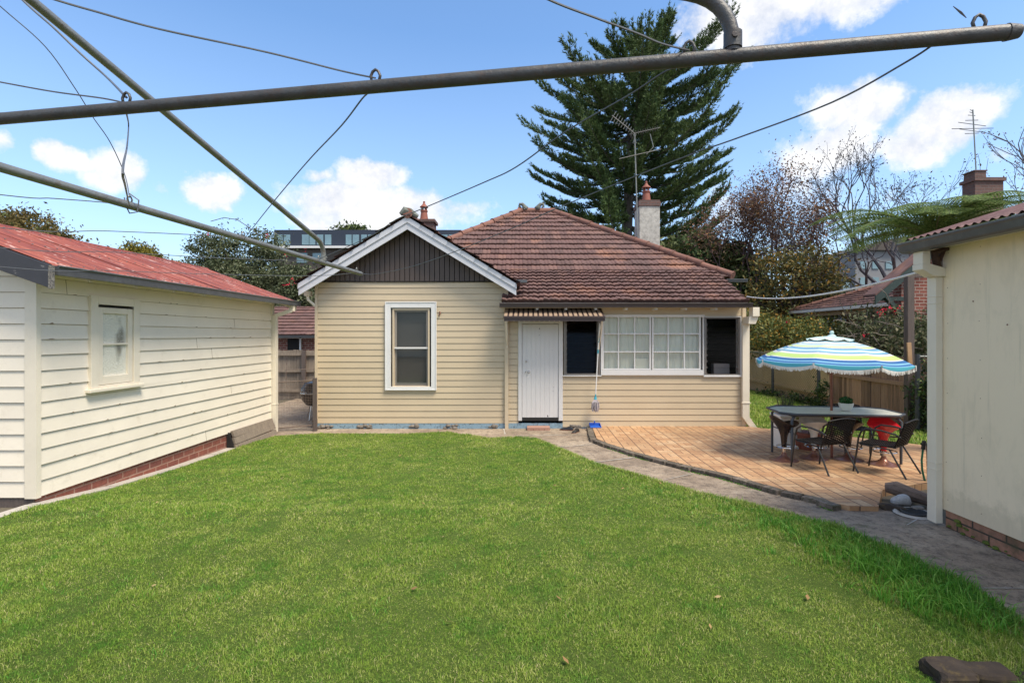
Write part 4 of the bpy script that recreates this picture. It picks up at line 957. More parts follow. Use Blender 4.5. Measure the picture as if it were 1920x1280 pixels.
for row in range(14):   # butt joints between board lengths
    for q in range(random.choice((0, 1, 1))):
        yy = random.uniform(y0s+.3, y1s-.4); z = zbb+row*.1612
        if wy0-.05 < yy < wy1+.05 and wz0-.2 < z < wz1+.05: continue
        m.prism([(SX+.0175, yy, z+.002), (SX+.0175, yy+.003, z+.002), (SX+.003, yy+.003, z+.158), (SX+.003, yy, z+.158)], (-.003, 0, 0))
m.build('chipped_paint', paint('bare_wood_chip', (.20,.14,.09), .4, 20, .9, .5, 60), shed)
# leaning sleepers against the shed foot
sl_ = root('leaning_boards', (-4.85, 9.2, zg(-4.85, 9.2)), 'weathered grey timber boards leaning on the footing of the cream shed', 'timber boards')
for k in range(3):
    m = MB(); z0 = -.255+k*.115; x = -4.80-k*.035; ya = 8.62+k*.02; yb2 = 10.02
    m.prism([(x, ya, z0), (x-.035, ya-.0, z0+.108), (x-.075, ya, z0+.10), (x-.04, ya, z0-.004)], (random.uniform(-.01, .01), yb2-ya, random.uniform(-.01, .015))); m.build('board', M['wood_grey'], sl_, bevel=.003)
m = MB(); m.prism([(-4.97, 8.60, -.26), (-4.83, 8.60, -.26), (-4.93, 8.60, .06), (-4.97, 8.60, .06)], (0, .02, 0)); m.build('dark_end_fill', M['black_in'], sl_)  # near-black sheet closing the hollow behind the leaning boards
# ================================================================== RIGHT OUTBUILDING
out = root('cream_outbuilding', (3.74, 4.57, 0), 'plain cream sheet clad outbuilding with grey gutter and brown brick footing', 'outbuilding')
BX = 3.74; ya, yb2 = -1.5, 4.56
m = MB(); m.box(BX, BX+.05, ya, yb2, .155, 2.47); m.box(BX+.05, BX+3.4, yb2-.05, yb2-.001, .155, 2.47); m.box(BX+3.35, BX+3.4, ya, yb2-.051, .155, 2.47); m.box(BX+.051, BX+3.349, ya, ya+.05, .155, 2.47)
M['fibro'] = paint('cream_sheet', (.84,.70,.51), .05, 1.3, .6, .25, 9, sc=(1, 1, .45), dirt=(.42,.36,.24), dirt_amt=.35, lo=.50, hi=.78)
_t = M['fibro'].node_tree; _b = [n for n in _t.nodes if n.type == 'BSDF_PRINCIPLED'][0]; _c = _b.inputs['Base Color'].links[0].from_socket
_s = N(_t, 'ShaderNodeSeparateXYZ'); _v = objco(_t); _t.links.new(_v, _s.inputs[0])
_h = mth(_t, 'ADD', _s.outputs[2], mth(_t, 'MULTIPLY', noise(_t, _v, 6, 8, .75), -.55)); _sp = ramp(_t, _h, [(-.0, .32), (.10, 0.)])
_dr = mth(_t, 'MULTIPLY', ramp(_t, noise(_t, objco(_t, (1, 9, .5)), 1.6, 6, .7), [(.56, 0.), (.70, .4)]), 1.)
_n = mix(_t, _sp, _c, (.36,.31,.20)); _n = mix(_t, _dr, _n, (.50,.43,.30)); _t.links.new(_n, _b.inputs['Base Color'])
m.build('wall', M['fibro'], out, bevel=.002)
m = MB(); m.box(BX-.012, BX-.001, 3.62, 3.66, .15, 2.46); m.box(BX-.012, BX-.001, 2.42, 2.46, .15, 2.46); m.build('cover_strip', M['fibro'], out)
m = MB(); rf = random.Random(8)
for yy in (4.50, 4.18, 3.68, 3.60, 3.05, 2.50):
    for zz in [.25+.31*q for q in range(8)]: a = rf.gauss(0, .008); m.tube([(BX-.0015, yy+a, zz+a), (BX+.002, yy+a, zz+a)], .0035, 6)
for (yy, zz) in ((4.25, 1.98), (3.95, 1.78), (3.72, 1.2)): m.tube([(BX-.002, yy, zz), (BX+.002, yy, zz)], .007, 7)
m.build('fixings', M['bronze'], out)
m = MB(); m.box(BX+.012, BX+3.38, ya, yb2-.02, -.14, .152); m.build('brick_footing', M['brick_r2'], out)
m = MB(); rnd = random.Random(4)
for _ in range(26):
    yy = rnd.uniform(3.3, 4.5); zz = rnd.uniform(.0, .12) if yy > 4.2 else rnd.uniform(-.02, .03); s_ = rnd.uniform(.008, .03); m.lathe([(0, -s_*.6), (s_, -s_*.2), (s_*.8, s_*.4), (0, s_*.6)], (BX+.006, yy, zz), n=7)
m.build('moss_patch', paint('moss', (.10,.13,.02), .4, 20, 1, 1, 80), out)
gX, gZ = 3.455, 2.53; gy1 = 4.72
m = MB(); prof = [(gX+.11, gZ+.02), (gX+.0, gZ+.0), (gX-.008, gZ-.008), (gX+.004, gZ-.022), (gX+.02, gZ-.07), (gX+.04, gZ-.085), (gX+.12, gZ-.085)]
m.prism([(x, ya, z) for x, z in prof], (0, gy1-ya, 0)); m.build('gutter', M['gutter_grey'], out)
m = MB(); m.tube([(gX-.004, ya, gZ+.004), (gX-.004, gy1, gZ+.004)], .0045, 5); m.build('gutter_bead', M['galv'], out)
corrugate('roof', M['iron_brown'], (gX+.05, ya, gZ+.032), (gX+.05, gy1-.03, gZ+.032), (gX+2.3, gy1-.03, gZ+.75), (gX+2.3, ya, gZ+.75), parent=out, amp=.010)
corrugate('far_roof_slope', M['iron_brown'], (gX+4.5, ya, gZ+.05), (gX+4.5, gy1-.03, gZ+.05), (gX+2.3, gy1-.03, gZ+.75), (gX+2.3, ya, gZ+.75), parent=out)
m = MB(); m.box(gX+.10, BX+.05, ya, gy1-.06, 2.468, 2.482); m.prism([(gX+.11, gy1-.06, 2.46), (gX+4.4, gy1-.06, 2.46), (gX+2.3, gy1-.06, gZ+.72)], (0, .02, 0)); m.build('eave_lining', M['cream_trim'], out)
m = MB(); m.tube([(BX+.0, 4.50, 2.462), (BX-.10, 4.53, 2.43), (BX-.06, 4.55, 2.33), (BX-.01, 4.58, 2.28)], [.02, .035, .03, .02], 6); m.tube([(BX-.02, 4.52, 2.46), (BX-.03, 4.56, 2.36)], .02, 5); m.build('pipe_bracket', paint('rusty_bracket', (.07,.035,.025), .5, 20, .9, .6, 60), out)
m = MB(); m.box(BX-.21, BX-.14, 4.52, 4.63, 2.33, gZ-.086); m.prism([(BX-.21, 4.52, 2.33), (BX-.14, 4.52, 2.33), (BX-.0, 4.52, 2.29), (BX-.0, 4.52, 2.22), (BX-.10, 4.52, 2.22), (BX-.21, 4.52, 2.28)], (0, .12, 0))
m.box(BX-.068, BX-.006, 4.55, 4.65, zg(BX, 4.55)+.03, 2.22)
for z in (.50, .56, 1.98, 2.04): m.box(BX-.072, BX-.005, 4.545, 4.653, z, z+.006)
m.build('downpipe', M['cream_trim'], out, bevel=.006)
m = MB(); m.tube([(BX+.55, yb2-.3, gZ+.35), (BX+.55, yb2-.3, gZ+.45)], .1, 10); 
# ================================================================== ROTARY CLOTHESLINE
HUB = Vector((-1.6, 1.27, 0)); d1 = Vector((.989, -.15, 0)).normalized(); d2 = Vector((.15, .989, 0)).normalized()
cl = root('rotary_clothesline', (HUB.x, HUB.y, 0), 'weathered galvanised rotary clothesline with slack wires, overhead in front', 'clothesline')
m = MB(); m.tube([(HUB.x, HUB.y, -.05), (HUB.x, HUB.y, 3.1)], .03, 12); m.tube([(HUB.x, HUB.y, 2.38), (HUB.x, HUB.y, 2.52)], .05, 12); m.tube([(HUB.x, HUB.y, 3.02), (HUB.x, HUB.y, 3.12)], .05, 12); m.build('mast', M['galv'], cl, smooth=True)
z1h = [H+(CY-222)/FX*1.27, 0]
# arm heights measured on the photo
def arm_pt(d, s): return HUB+d*s
def zat(px, py): return None
def solve(d, px):      # distance along the arm where it crosses photo column px
    r = (px-CX)/FX; return (HUB.x-r*HUB.y)/(r*d.y-d.x)
def arm3(d, px, py):
    s = solve(d, px); p = HUB+d*s; return s, Vector((p.x, p.y, H+(CY-py)*p.y/FX))
sA, A0 = arm3(d1, 0, 223); sB, A1 = arm3(d1, 1889, 61)
sC, B0 = arm3(d2, 2, 314); sD, B1 = arm3(d2, 676, 513)
def line_at(p0, s0, p1, s1, s): return p0+(p1-p0)*((s-s0)/(s1-s0))
arm1 = lambda s: line_at(A0, sA, A1, sB, s); arm2 = lambda s: line_at(B0, sC, B1, sD, s)
L1, L2 = sB, sD
z3 = 2.42
arm3f = lambda s: Vector((HUB.x-d1.x*s, HUB.y-d1.y*s, arm1(0).z-.02*s)); arm4f = lambda s: Vector((HUB.x-d2.x*s, HUB.y-d2.y*s, arm2(0).z-.02*s))
def eye_obj(mb, p, d, r=.0105, wr=.0030):
    d = d.normalized(); pts = [p-d*r*.75, p-d*r+Vector((0, 0, r*1.0)), p-d*r*.6+Vector((0, 0, r*1.9)), p+Vector((0, 0, r*2.3)), p+d*r*.6+Vector((0, 0, r*1.9)), p+d*r+Vector((0, 0, r*1.0)), p+d*r*.75]
    mb.tube(pts, wr, 6)
def arm_build(f, L, mt, r0, r1, dirv, brace_s, elbow_h, slope, eyes):
    m = MB(); k = 14; pts = [f(L*i/k)+Vector((0, 0, .0)) for i in range(k+1)]
    m.tube(pts, [r0+(r1-r0)*i/k for i in range(k+1)], 14); a = m.build('arm', M[mt], cl, smooth=True)
    m = MB(); m.tube([f(L-.002), f(L+.018)], [r1*1.1, r1*.85], 14); m.tube([f(L+.018), f(L+.022)], [r1*.85, r1*.3], 14); m.build('end_cap', M[mt], a, smooth=True)
    m = MB(); e = f(brace_s); top = e+Vector((0, 0, elbow_h)); R_ = .085
    back = -dirv; sl3 = (back+Vector((0, 0, slope))).normalized()
    pts = [e+Vector((0, 0, r0*.5)), e+Vector((0, 0, elbow_h-R_))]
    c = e+Vector((0, 0, elbow_h-R_))
    for i in range(1, 8):
        t_ = i/7; pts.append(c*(1-t_)**2+(c+Vector((0, 0, R_)))*2*t_*(1-t_)+(c+Vector((0, 0, R_))+sl3*R_)*t_*t_)
    q = pts[-1]; run = (Vector((q.x-HUB.x, q.y-HUB.y, 0))).length; n = 8
    for i in range(1, n+1): pts.append(q+sl3*(run/sl3.to_2d().length)*i/n)
    m.tube(pts, [r0*1.05]*2+[r0]*(len(pts)-2), 14); br_ = m.build('brace', M[mt], cl, smooth=True)
    m = MB(); m.tube([e+Vector((0, 0, r0)), e+Vector((0, 0, r0+.03))], r0*1.25, 14); nx = Vector((dirv.y, -dirv.x, 0)); m.tube([e+Vector((0, 0, r0+.018))-nx*r0*1.5, e+Vector((0, 0, r0+.018))+nx*r0*1.5], .006, 8); m.build('collar', M[mt], br_, smooth=True)
    m = MB()
    for s in eyes: eye_obj(m, f(s)+Vector((0, 0, r0*.85)), dirv)
    m.build('wire_eye', M[mt], a, smooth=True)
ev1 = [solve(d1, x) for x in (237, 704, 1292, 1836)]; ev2 = [solve(d2, x) for x in (243, 456, 598, 669)]
ev3 = [.75, 1.3, 1.85, 2.4]
bs1 = solve(d1, 1374); bs2 = solve(d2, 607)
arm_build(arm1, L1, 'galv_dark', .0135, .0135, d1, bs1, .105, .27, ev1)
arm_build(arm2, L2, 'galv', .0150, .0150, d2, bs2, .12, .27, ev2)
arm_build(arm3f, 2.5, 'galv', .014, .014, -d1, 2.0, .15, .27, ev3)
arm_build(arm4f, 2.5, 'galv', .014, .014, -d2, 2.0, .15, .27, ev3)
m = MB(); rw = random.Random(2)
def wire(a, b, sag, kinks=(), r=.0019, n=22):
    pts = []
    for i in range(n+1):
        t_ = i/n; p = a.lerp(b, t_); z = -sag*4*t_*(1-t_)
        for (kt, kz) in kinks: z += kz*math.exp(-((t_-kt)/.10)**2)
        pts.append(p+Vector((rw.gauss(0, .0015), 0, z+rw.gauss(0, .0015))))
    m.tube(pts, r, 5)
up = Vector((0, 0, .03))
dn = Vector((0, 0, -.006))
e1 = [arm1(s) for s in ev1]; e2 = [arm2(s) for s in ev2]; e3 = [arm3f(s) for s in ev3]; e4 = [arm4f(s) for s in ev3]
def at(px, py, d): return P(px, py, d)
def via(plist, r=.0019):
    # smooth chain through measured points
    pts = []
    for i in range(len(plist)-1):
        p0 = plist[max(i-1, 0)]; p1 = plist[i]; p2 = plist[i+1]; p3 = plist[min(i+2, len(plist)-1)]
        for k in range(6):
            t_ = k/6; pts.append(.5*((2*p1)+(p2-p0)*t_+(2*p0-5*p1+4*p2-p3)*t_*t_+(3*p1-p0-3*p2+p3)*t_**3))
    pts.append(plist[-1]); m.tube(pts, r, 5)
def chain(a, b, pix):   # wire between two eyes through photo points, depth interpolated along the line in plan
    pl = [a]
    for (x, y) in pix:
        r = (x-CX)/FX; den = (b.x-a.x)-r*(b.y-a.y); t_ = (r*a.y-a.x)/den; d = a.y+(b.y-a.y)*t_; pl.append(P(x, y, d))
    pl.append(b); via(pl)
chain(arm1(solve(d1, 1757))+dn, e2[3]+dn*0, [(1700, 116), (1560, 192), (1385, 258), (1300, 288), (1180, 335), (1050, 388), (960, 428), (852, 472), (770, 500), (700, 514)])
chain(e1[2]+dn*2, e2[2]+up*.5, [(1250, 133), (1180, 178), (1062, 246), (968, 313), (905, 343), (790, 392), (742, 412), (690, 445)])
chain(e1[1]+dn*2, e2[1]+dn, [(684, 180), (640, 236), (575, 305), (505, 388)])
chain(e1[0]+dn*2, e2[0]+dn*1, [(241, 235), (238, 275), (230, 318), (235, 350)])
for (a, b, c) in ((e1[1], 100, -2), (e1[2], 1025, -2)): pass
def behind(a, b, sag): wire(a, b, sag)
eU = Vector((0, 0, .018)); via([e1[1]+eU, P(640, 133, 1.09), P(500, 98, 1.02), P(300, 55, .93), P(180, 22, .88), P(98, -2, .84), P(-80, -60, .78)])
via([e1[2]+eU, P(1240, 82, .93), P(1195, 63, .90), P(1120, 35, .85), P(1025, -2, .80), P(900, -70, .72)])
behind(e1[3]+up, e4[3]+up+Vector((.3, -.3, .1)), .02) if False else None
m.tube([P(1787, 12, .9), P(1802, 24, .9), P(1812, 34, .9)], [.0005, .002, .0006], 5)
via([e1[0]+eU*.6, P(190, 184, 1.22), P(100, 172, 1.25), P(0, 154, 1.28), P(-100, 135, 1.3)])
via([e2[0]+up, P(233, 325, 2.25), P(206, 266, 2.15), P(175, 221, 2.05), P(140, 165, 1.95), P(85, 88, 1.85), P(0, 12, 1.75), P(-120, -95, 1.6)])
via([e1[0]+up*.8, P(200, 145, 1.45), P(150, 100, 1.5), P(100, 52, 1.52), P(50, 8, 1.55), P(-40, -80, 1.6)], .003)
chain(e2[0]+dn, e3[0], [(200, 380), (100, 372), (0, 365)])
chain(e2[1], e3[1], [(380, 441), (200, 433), (0, 427)])
chain(e2[2], e3[2], [(500, 487), (380, 482), (200, 472), (0, 464)])
chain(e2[3], e3[3], [(590, 517), (400, 514), (200, 507), (0, 500)])
m.tube([e2[0]+Vector((-.02, 0, .03)), e2[0]+Vector((-.015, 0, .0)), e2[0]+Vector((0, 0, -.03)), e2[0]+Vector((.03, 0, -.025)), e2[0]+Vector((.035, 0, .02)), e2[0]+Vector((0, 0, .045))], .0025, 5)
M['wire_lt'] = paint('grey_wire', (.13,.135,.145), .3, 20, .5, 0, metal=.3)
m.build('line_wire', M['wire_lt'], cl)
# ================================================================== small things by the back door
mop = root('mop', (fx(1114), HY-.14, hz+.3), 'mop with white pole and grey string head hanging by the awning', 'mop')
yy = HY-.16; pa = Vector((fx(1122), yy, fz(606))); pb = Vector((fx(1114.5), yy, fz(742)))
m = MB(); m.tube([pa, pb], .012, 8); m.build('pole', M['white'], mop)
M['aqua'] = paint('aqua_plastic', (.04,.32,.42), .05, 5, .4, 0)
m = MB()
for (a, b) in ((.20, .26), (.36, .41), (.965, 1.0)): m.tube([pa.lerp(pb, a), pa.lerp(pb, b)], .0145, 8)
m.tube([pb, pb+Vector((-.004, 0, -.05))], [.02, .035], 8); m.build('band', M['aqua'], mop)
m = MB(); rr = random.Random(1)
for k in range(46):
    th = rr.uniform(0, 6.28); r = rr.uniform(.02, .085); L = rr.uniform(.20, .28); c = pb+Vector((0, 0, -.03))
    m.tube([c, c+Vector((r*.9*math.cos(th), r*.6*math.sin(th)-.02, -L*.35)), c+Vector((r*1.0*math.cos(th), r*.7*math.sin(th)-.02, -L*.75)), c+Vector((r*.75*math.cos(th), r*.6*math.sin(th)-.02, -L))], .008, 5)
M['mopstring'] = paint('mop_strings', (.42,.38,.40), .5, 30, .9, .5, 80); m.build('mop_head', M['mopstring'], mop)
dp = root('dustpan', (fx(1114), HY-.12, hz+.05), 'bright blue dustpan on the ground by the patio corner', 'dustpan')
m = MB(); x0, x1 = fx(1104), fx(1124); y0_, y1_ = HY-.27, HY-.03; zp = zg(1.4, 10.4)+.06
m.box(x0, x1, y0_, y1_, zp, zp+.006); m.prism([(x0, y0_, zp), (x0, y1_, zp), (x0, y1_, zp+.06)], (.006, 0, 0)); m.prism([(x1, y0_, zp), (x1, y1_, zp), (x1, y1_, zp+.06)], (.006, 0, 0)); m.box(x0, x1, y1_, y1_+.006, zp, zp+.06)
M['bluepl'] = paint('blue_plastic', (.02,.10,.45), .05, 5, .4, 0); m.build('pan', M['bluepl'], dp)
m = MB(); m.tube([(fx(1114), y1_, zp+.05), (fx(1114), y1_-.02, zp+.10)], .012, 6); m.build('handle', M['bluepl'], dp)
def shoe(name, x, y, rz, label):
    o = root(name, (x, y, zg(x, y)+.006), label, 'shoe', 'black shoes near the back door', rz); o0 = ORG.pop(o.name); ORG[o.name] = Vector((0, 0, 0))
    m = MB(); N_ = 9; V = []
    for i in range(N_):
        t_ = i/(N_-1); w = [.03, .036, .034, .03, .035, .043, .045, .038, .018][i]; h = [.05, .075, .08, .075, .06, .05, .042, .034, .015][i]
        V.append([(-w, t_*.27, .012), (-w*.9, t_*.27, h*.6), (-w*.4, t_*.27, h), (w*.4, t_*.27, h), (w*.9, t_*.27, h*.6), (w, t_*.27, .012)])
    vs = [p for r_ in V for p in r_]; fs = []
    for i in range(N_-1):
        for j in range(6): a = i*6+j; b = i*6+(j+1) % 6; fs.append((a, b, b+6, a+6))
    fs += [tuple(range(6))[::-1], tuple(range((N_-1)*6, N_*6))]
    m.add(vs, fs); m.build('upper', M['black'], o, smooth=True)
    m = MB(); m.prism([(-.032, 0, 0), (.032, 0, 0), (.036, .12, 0), (.047, .2, 0), (.03, .275, 0), (-.03, .275, 0), (-.047, .2, 0), (-.036, .12, 0)], (0, 0, .014)); m.build('sole', M['bronze'], o); return o
shoe('shoe', fx(1072), HY-.30, R(70), 'black shoe left of its pair, turned sideways by the wall')
shoe('shoe', fx(1080), HY-.42, R(150), 'black shoe right of its pair, pointing to the lawn')
stp = root('doorstep_brick', (fx(1009), HY-.2, hz), 'flat pinkish brick step below the white door', 'step')
m = MB(); m.box(fx(988), fx(1030), HY-.26, HY-.02, hz-.02, hz+.07); M['pinkbrick'] = paint('pink_brick', (.36,.20,.15), .2, 10, .9, .6, 40, dirt=(.2,.12,.1), dirt_amt=.6); m.build('brick', M['pinkbrick'], stp, bevel=.006)
for x in (fx(1000), fx(1010), fx(1020)):
    m = MB(); m.tube([(x, HY-.262, hz+.03), (x, HY-.255, hz+.03)], .008, 8); m.build('core_hole', M['black_in'], stp)
# ================================================================== DINING SET
TC = Vector((4.44, 7.33, 0)); TR = R(-6)
zt_ = zg(4.5, 7.4)+.05; 
tp = P(1558, 769, 7.35); ztop = tp.z
tbl = root('patio_table', (0, 0, 0), 'long frosted glass patio table with dark metal frame and cut corners', 'table')
def tl(x, y, z): c_, s_ = math.cos(TR), math.sin(TR); return (TC.x+x*c_-y*s_, TC.y+x*s_+y*c_, z)
a, b_, k = .83, .42, .17
outl = [(-a+k, -b_), (a-k, -b_), (a, -b_+k), (a, b_-k), (a-k, b_), (-a+k, b_), (-a, b_-k), (-a, -b_+k)]
def inset(o, d): return [(x-math.copysign(d, x)*1., y-math.copysign(d, y)*1.) for x, y in o]
m = MB(); m.prism([tl(x, y, ztop-.012) for x, y in inset(outl, .03)], (0, 0, .008))
M['frost_top'] = paint('rippled_glass_top', (.66,.66,.59), .2, 18, .28, .12, 70, spec=.6); m.build('glass_top', M['frost_top'], tbl)
m = MB(); pts = [tl(x, y, ztop-.008) for x, y in inset(outl, .012)]; m.tube(pts+[pts[0]], .017, 8)
m.build('rim', M['steel_dark'], tbl, smooth=True)
for (x, y) in ((-a+.13, -b_+.06), (a-.13, -b_+.06), (-a+.13, b_-.06), (a-.13, b_-.06)):
    m = MB(); p0 = Vector(tl(x*.93, y*.9, ztop-.03)); p2 = Vector(tl(x, y, 0)); p2.z = zg(p2.x, p2.y)+.052
    m.tube([p0, Vector((p2.x, p2.y, ztop-.09)), p2], [.019, .019, .017], 10); m.build('leg', M['steel_dark'], tbl, smooth=True)
m = MB()
for s_ in (-1, 1):
    m.tube([tl(-a+.13, s_*(b_-.06), ztop-.03), tl(a-.13, s_*(b_-.06), ztop-.03)], .011, 6)
    m.tube([tl(s_*(a-.13), -b_+.06, ztop-.30), tl(s_*(a-.13)*.75, 0, ztop-.34), tl(s_*(a-.13), b_-.06, ztop-.30)], .01, 6); m.tube([tl(s_*(a-.13), -b_+.06, ztop-.03), tl(s_*(a-.13), b_-.06, ztop-.03)], .011, 6)
m.build('brace', M['steel_dark'], tbl)
# umbrella
UC = Vector(tl(-.0, .03, 0)); ur = root('beach_umbrella', (0, 0, 0), 'blue, green and white striped beach umbrella with white fringe above the table', 'umbrella')
uz = zg(UC.x, UC.y)+.05; topz = P(1556, 628, UC.y).z
m = MB(); m.tube([(UC.x, UC.y, uz), (UC.x-.01, UC.y, topz-.03)], .017, 10)
M['redpole'] = paint('rust_red_pole', (.23,.07,.04), .15, 6, .4, .1, 40); m.build('pole', M['redpole'], ur, smooth=True)
m = MB(); m.tube([(UC.x, UC.y, uz+1.32), (UC.x, UC.y, uz+1.36)], .022, 10); m.build('tilt_collar', M['white_pl'], ur)
UR_ = .985; drop = .335; tilt = R(1.6); ph0 = R(-86)
def canopy_pt(r, th, zoff=0):
    # r in 0..1 radial, panels flat-ish between 8 ribs
    kk = (th-ph0)/(math.pi/4); f = kk-math.floor(kk); c_ = math.cos(math.pi/8)/math.cos((f-.5)*math.pi/4)
    rad = UR_*r*(c_*.6+.4*1.0*(1 if r < .05 else (c_*.75+.25))); 
    z = -drop*(r**1.75)-.018*math.sin(f*math.pi)*r
    x, y = rad*math.cos(th), rad*math.sin(th); z += zoff
    # tilt about Y axis (right side lower)
    return Vector((UC.x-.03+x*math.cos(tilt)+z*math.sin(tilt), UC.y+y, topz-.05+z*math.cos(tilt)-x*math.sin(tilt)))
nr, na = 22, 96; V = []; uvl = []
for i in range(nr+1):
    for j in range(na): V.append(tuple(canopy_pt(.02+.98*i/nr, ph0+2*math.pi*j/na))); uvl.append((i/nr, 0))
F = [(i*na+j, i*na+(j+1) % na, (i+1)*na+(j+1) % na, (i+1)*na+j) for i in range(nr) for j in range(na)]
nb_ = len(V)
for i, (rz_, rr_) in enumerate(((0, 1.0), (.03, 1.004), (.06, 1.0))):
    for j in range(na):
        f = (j/(na/8)) % 1; dz = -rz_*(.35+.65*math.sin(f*math.pi)**.6) if i else 0
        V.append(tuple(canopy_pt(rr_, ph0+2*math.pi*j/na, dz))); uvl.append((1.0+rz_*2.0, 0))
for i in range(2):
    for j in range(na): F.append((nb_+i*na+j, nb_+i*na+(j+1) % na, nb_+(i+1)*na+(j+1) % na, nb_+(i+1)*na+j))
def umat():
    m, t, b, o = nt('striped_canvas'); uv = objco(t, out='UV'); se = N(t, 'ShaderNodeSeparateXYZ'); t.links.new(uv, se.inputs[0])
    Wt, Sk, Nv, Tq, Lm, Gy = (.78,.80,.78), (.24,.50,.70), (.06,.17,.42), (.12,.52,.66), (.55,.74,.26), (.62,.74,.80)
    st = [(0, Wt), (.10, Sk), (.13, Wt), (.17, Lm), (.20, Wt), (.25, Wt), (.28, Sk), (.31, Gy), (.36, Wt), (.40, Sk), (.43, Gy), (.50, Lm), (.535, Wt), (.56, Nv), (.575, Sk), (.62, Gy), (.67, Sk), (.70, Nv), (.715, Wt), (.74, Wt), (.76, Lm), (.86, Wt), (.875, Nv), (.93, Sk), (.955, Nv), (.985, Sk), (1.0, Tq)]
    col = ramp(t, mth(t, 'MULTIPLY', se.outputs[0], .89), [(p*.89, c) for p, c in st]+[(.95, Tq), (.97, Sk), (.99, Tq)], 'CONSTANT')
    t.links.new(col, b.inputs['Base Color']); b.inputs['Roughness'].default_value = .8; b.inputs['Specular IOR Level'].default_value = .1
    tr = t.nodes.new('ShaderNodeBsdfTranslucent'); t.links.new(col, tr.inputs[0]); mx = t.nodes.new('ShaderNodeMixShader'); mx.inputs[0].default_value = .3
    t.links.new(b.outputs[0], mx.inputs[1]); t.links.new(tr.outputs[0], mx.inputs[2]); t.links.new(mx.outputs[0], o.inputs[0]); return m
np_mesh('canopy', np.array(V), np.array(F), umat(), ur, uv=np.array(uvl), smooth=False)
m = MB(); rr = random.Random(3)
for j in range(520):
    th = ph0+2*math.pi*j/520; f = (j/65) % 1; dz = -.06*(.35+.65*math.sin(f*math.pi)**.6); p = canopy_pt(1.002, th, dz+.008); L = rr.uniform(.04, .06); tx = Vector((-math.sin(th), math.cos(th), 0))*.0065
    m.add([p-tx, p+tx, p+tx*.6+Vector((rr.gauss(0, .004), rr.gauss(0, .004), -L)), p-tx*.6+Vector((0, 0, -L))], [(0, 1, 2, 3)])
for k8 in range(8):
    th = ph0+k8*math.pi/4; p = canopy_pt(1.004, th)
    for q in range(12): m.add([p+Vector((rr.uniform(-.012, .012), rr.uniform(-.012, .0), .01)), p+Vector((rr.uniform(-.012, .012), rr.uniform(-.012, .012), .01)), p+Vector((rr.uniform(-.014, .014), rr.uniform(-.014, .014), -.07))], [(0, 1, 2)])
m.build('fringe', M['white_pl'], ur)
for k8 in range(8):
    th = ph0+k8*math.pi/4; m = MB(); m.tube([canopy_pt(r, th, -.012) for r in (.02, .3, .6, .85, .99)], .004, 5); m.build('rib', M['chrome'], ur)
m = MB(); nn = 32; vs = []; 
for i in range(3):
    for j in range(nn): f = (j/4) % 1; p = canopy_pt([.02, .17, .31][i], ph0+2*math.pi*j/nn, .035+(-.02*math.sin(f*math.pi) if i == 2 else 0)); vs.append(p)
m.add(vs, [(i*nn+j, i*nn+(j+1) % nn, (i+1)*nn+(j+1) % nn, (i+1)*nn+j) for i in range(2) for j in range(nn)]); 
M['vent'] = paint('pale_aqua_canvas', (.55,.72,.70), .2, 8, .8, 0); m.build('vent_cap', M['vent'], ur)
m = MB(); m.lathe([(0, .05), (.02, .045), (.03, .02), (.02, 0), (.05, -.02), (.06, -.035)], (UC.x, UC.y, topz+.015), 12); m.build('finial', M['vent'], ur, smooth=True)
# chairs (local frame: faces +Y)
def chair(label):
    o = root('wicker_chair', (0, 0, 0), label, 'chair', 'black woven chairs at the patio table')
    for s_ in (-1, 1):
        m = MB(); m.tube([(s_*.27, .30, 0), (s_*.262, .25, .30), (s_*.255, .225, .50), (s_*.25, .19, .60), (s_*.25, .12, .645), (s_*.25, -.05, .64), (s_*.245, -.22, .60), (s_*.235, -.27, .56)], .0125, 8); m.build('arm', M['black'], o, smooth=True)
        m = MB(); m.tube([(s_*.265, -.33, 0), (s_*.235, -.14, .38), (s_*.225, .22, .41)], .0125, 8); m.build('leg', M['black'], o, smooth=True)
    m = MB(); nx, ny = 17, 15
    seatp = lambda u, v: Vector(((u-.5)*.45, -.20+v*.44, .415-.018*math.sin(u*math.pi)*math.sin(v*math.pi)+.008*v))
    for j in range(ny*2):
        v = (j+.5)/(ny*2); 
        for i in range(nx): 
            u0_, u1_ = i/nx, (i+1)/nx; dz = .004 if (i+j) % 2 else -.004; a_, b2 = seatp(u0_, v), seatp(u1_, v); a_.z += dz; b2.z += dz; m.beam(a_, b2, .0125, .005)
    for i in range(nx): u_ = (i+.5)/nx; m.tube([seatp(u_, k_/4) for k_ in range(5)], .004, 4)
    m.tube([seatp(0, 0), seatp(1, 0), seatp(1, 1), seatp(0, 1), seatp(0, 0)], .011, 6); m.build('seat', M['wicker'], o)
    bk = lambda u, v: Vector(((u-.5)*(.44+.03*v), -.20-.13*v-.03*math.sin(u*math.pi), .43+.34*v+.03*math.sin(u*math.pi)*v))
    m = MB()
    for j in range(24):
        v = (j+.5)/24
        for i in range(12):
            a_, b2 = bk(i/12, v), bk((i+1)/12, v); dy = .005 if (i+j) % 2 else -.005; a_.y += dy; b2.y += dy; m.beam(a_, b2, .004, .0115, up=(0, -.3, 1))
    for i in range(13): m.tube([bk(i/12, k_/5) for k_ in range(6)], .0055, 4)
    for pth in ([bk(0, 0)]+[bk(0, k_/5) for k_ in range(6)]+[bk(k_/8, 1) for k_ in range(9)]+[bk(1, 1-k_/5) for k_ in range(6)]+[bk(0, 0)],): m.tube(pth, .0115, 7)
    m.build('backrest', M['wicker'], o); return o
CH = chair('black woven metal armchair in front of the table, square to it')
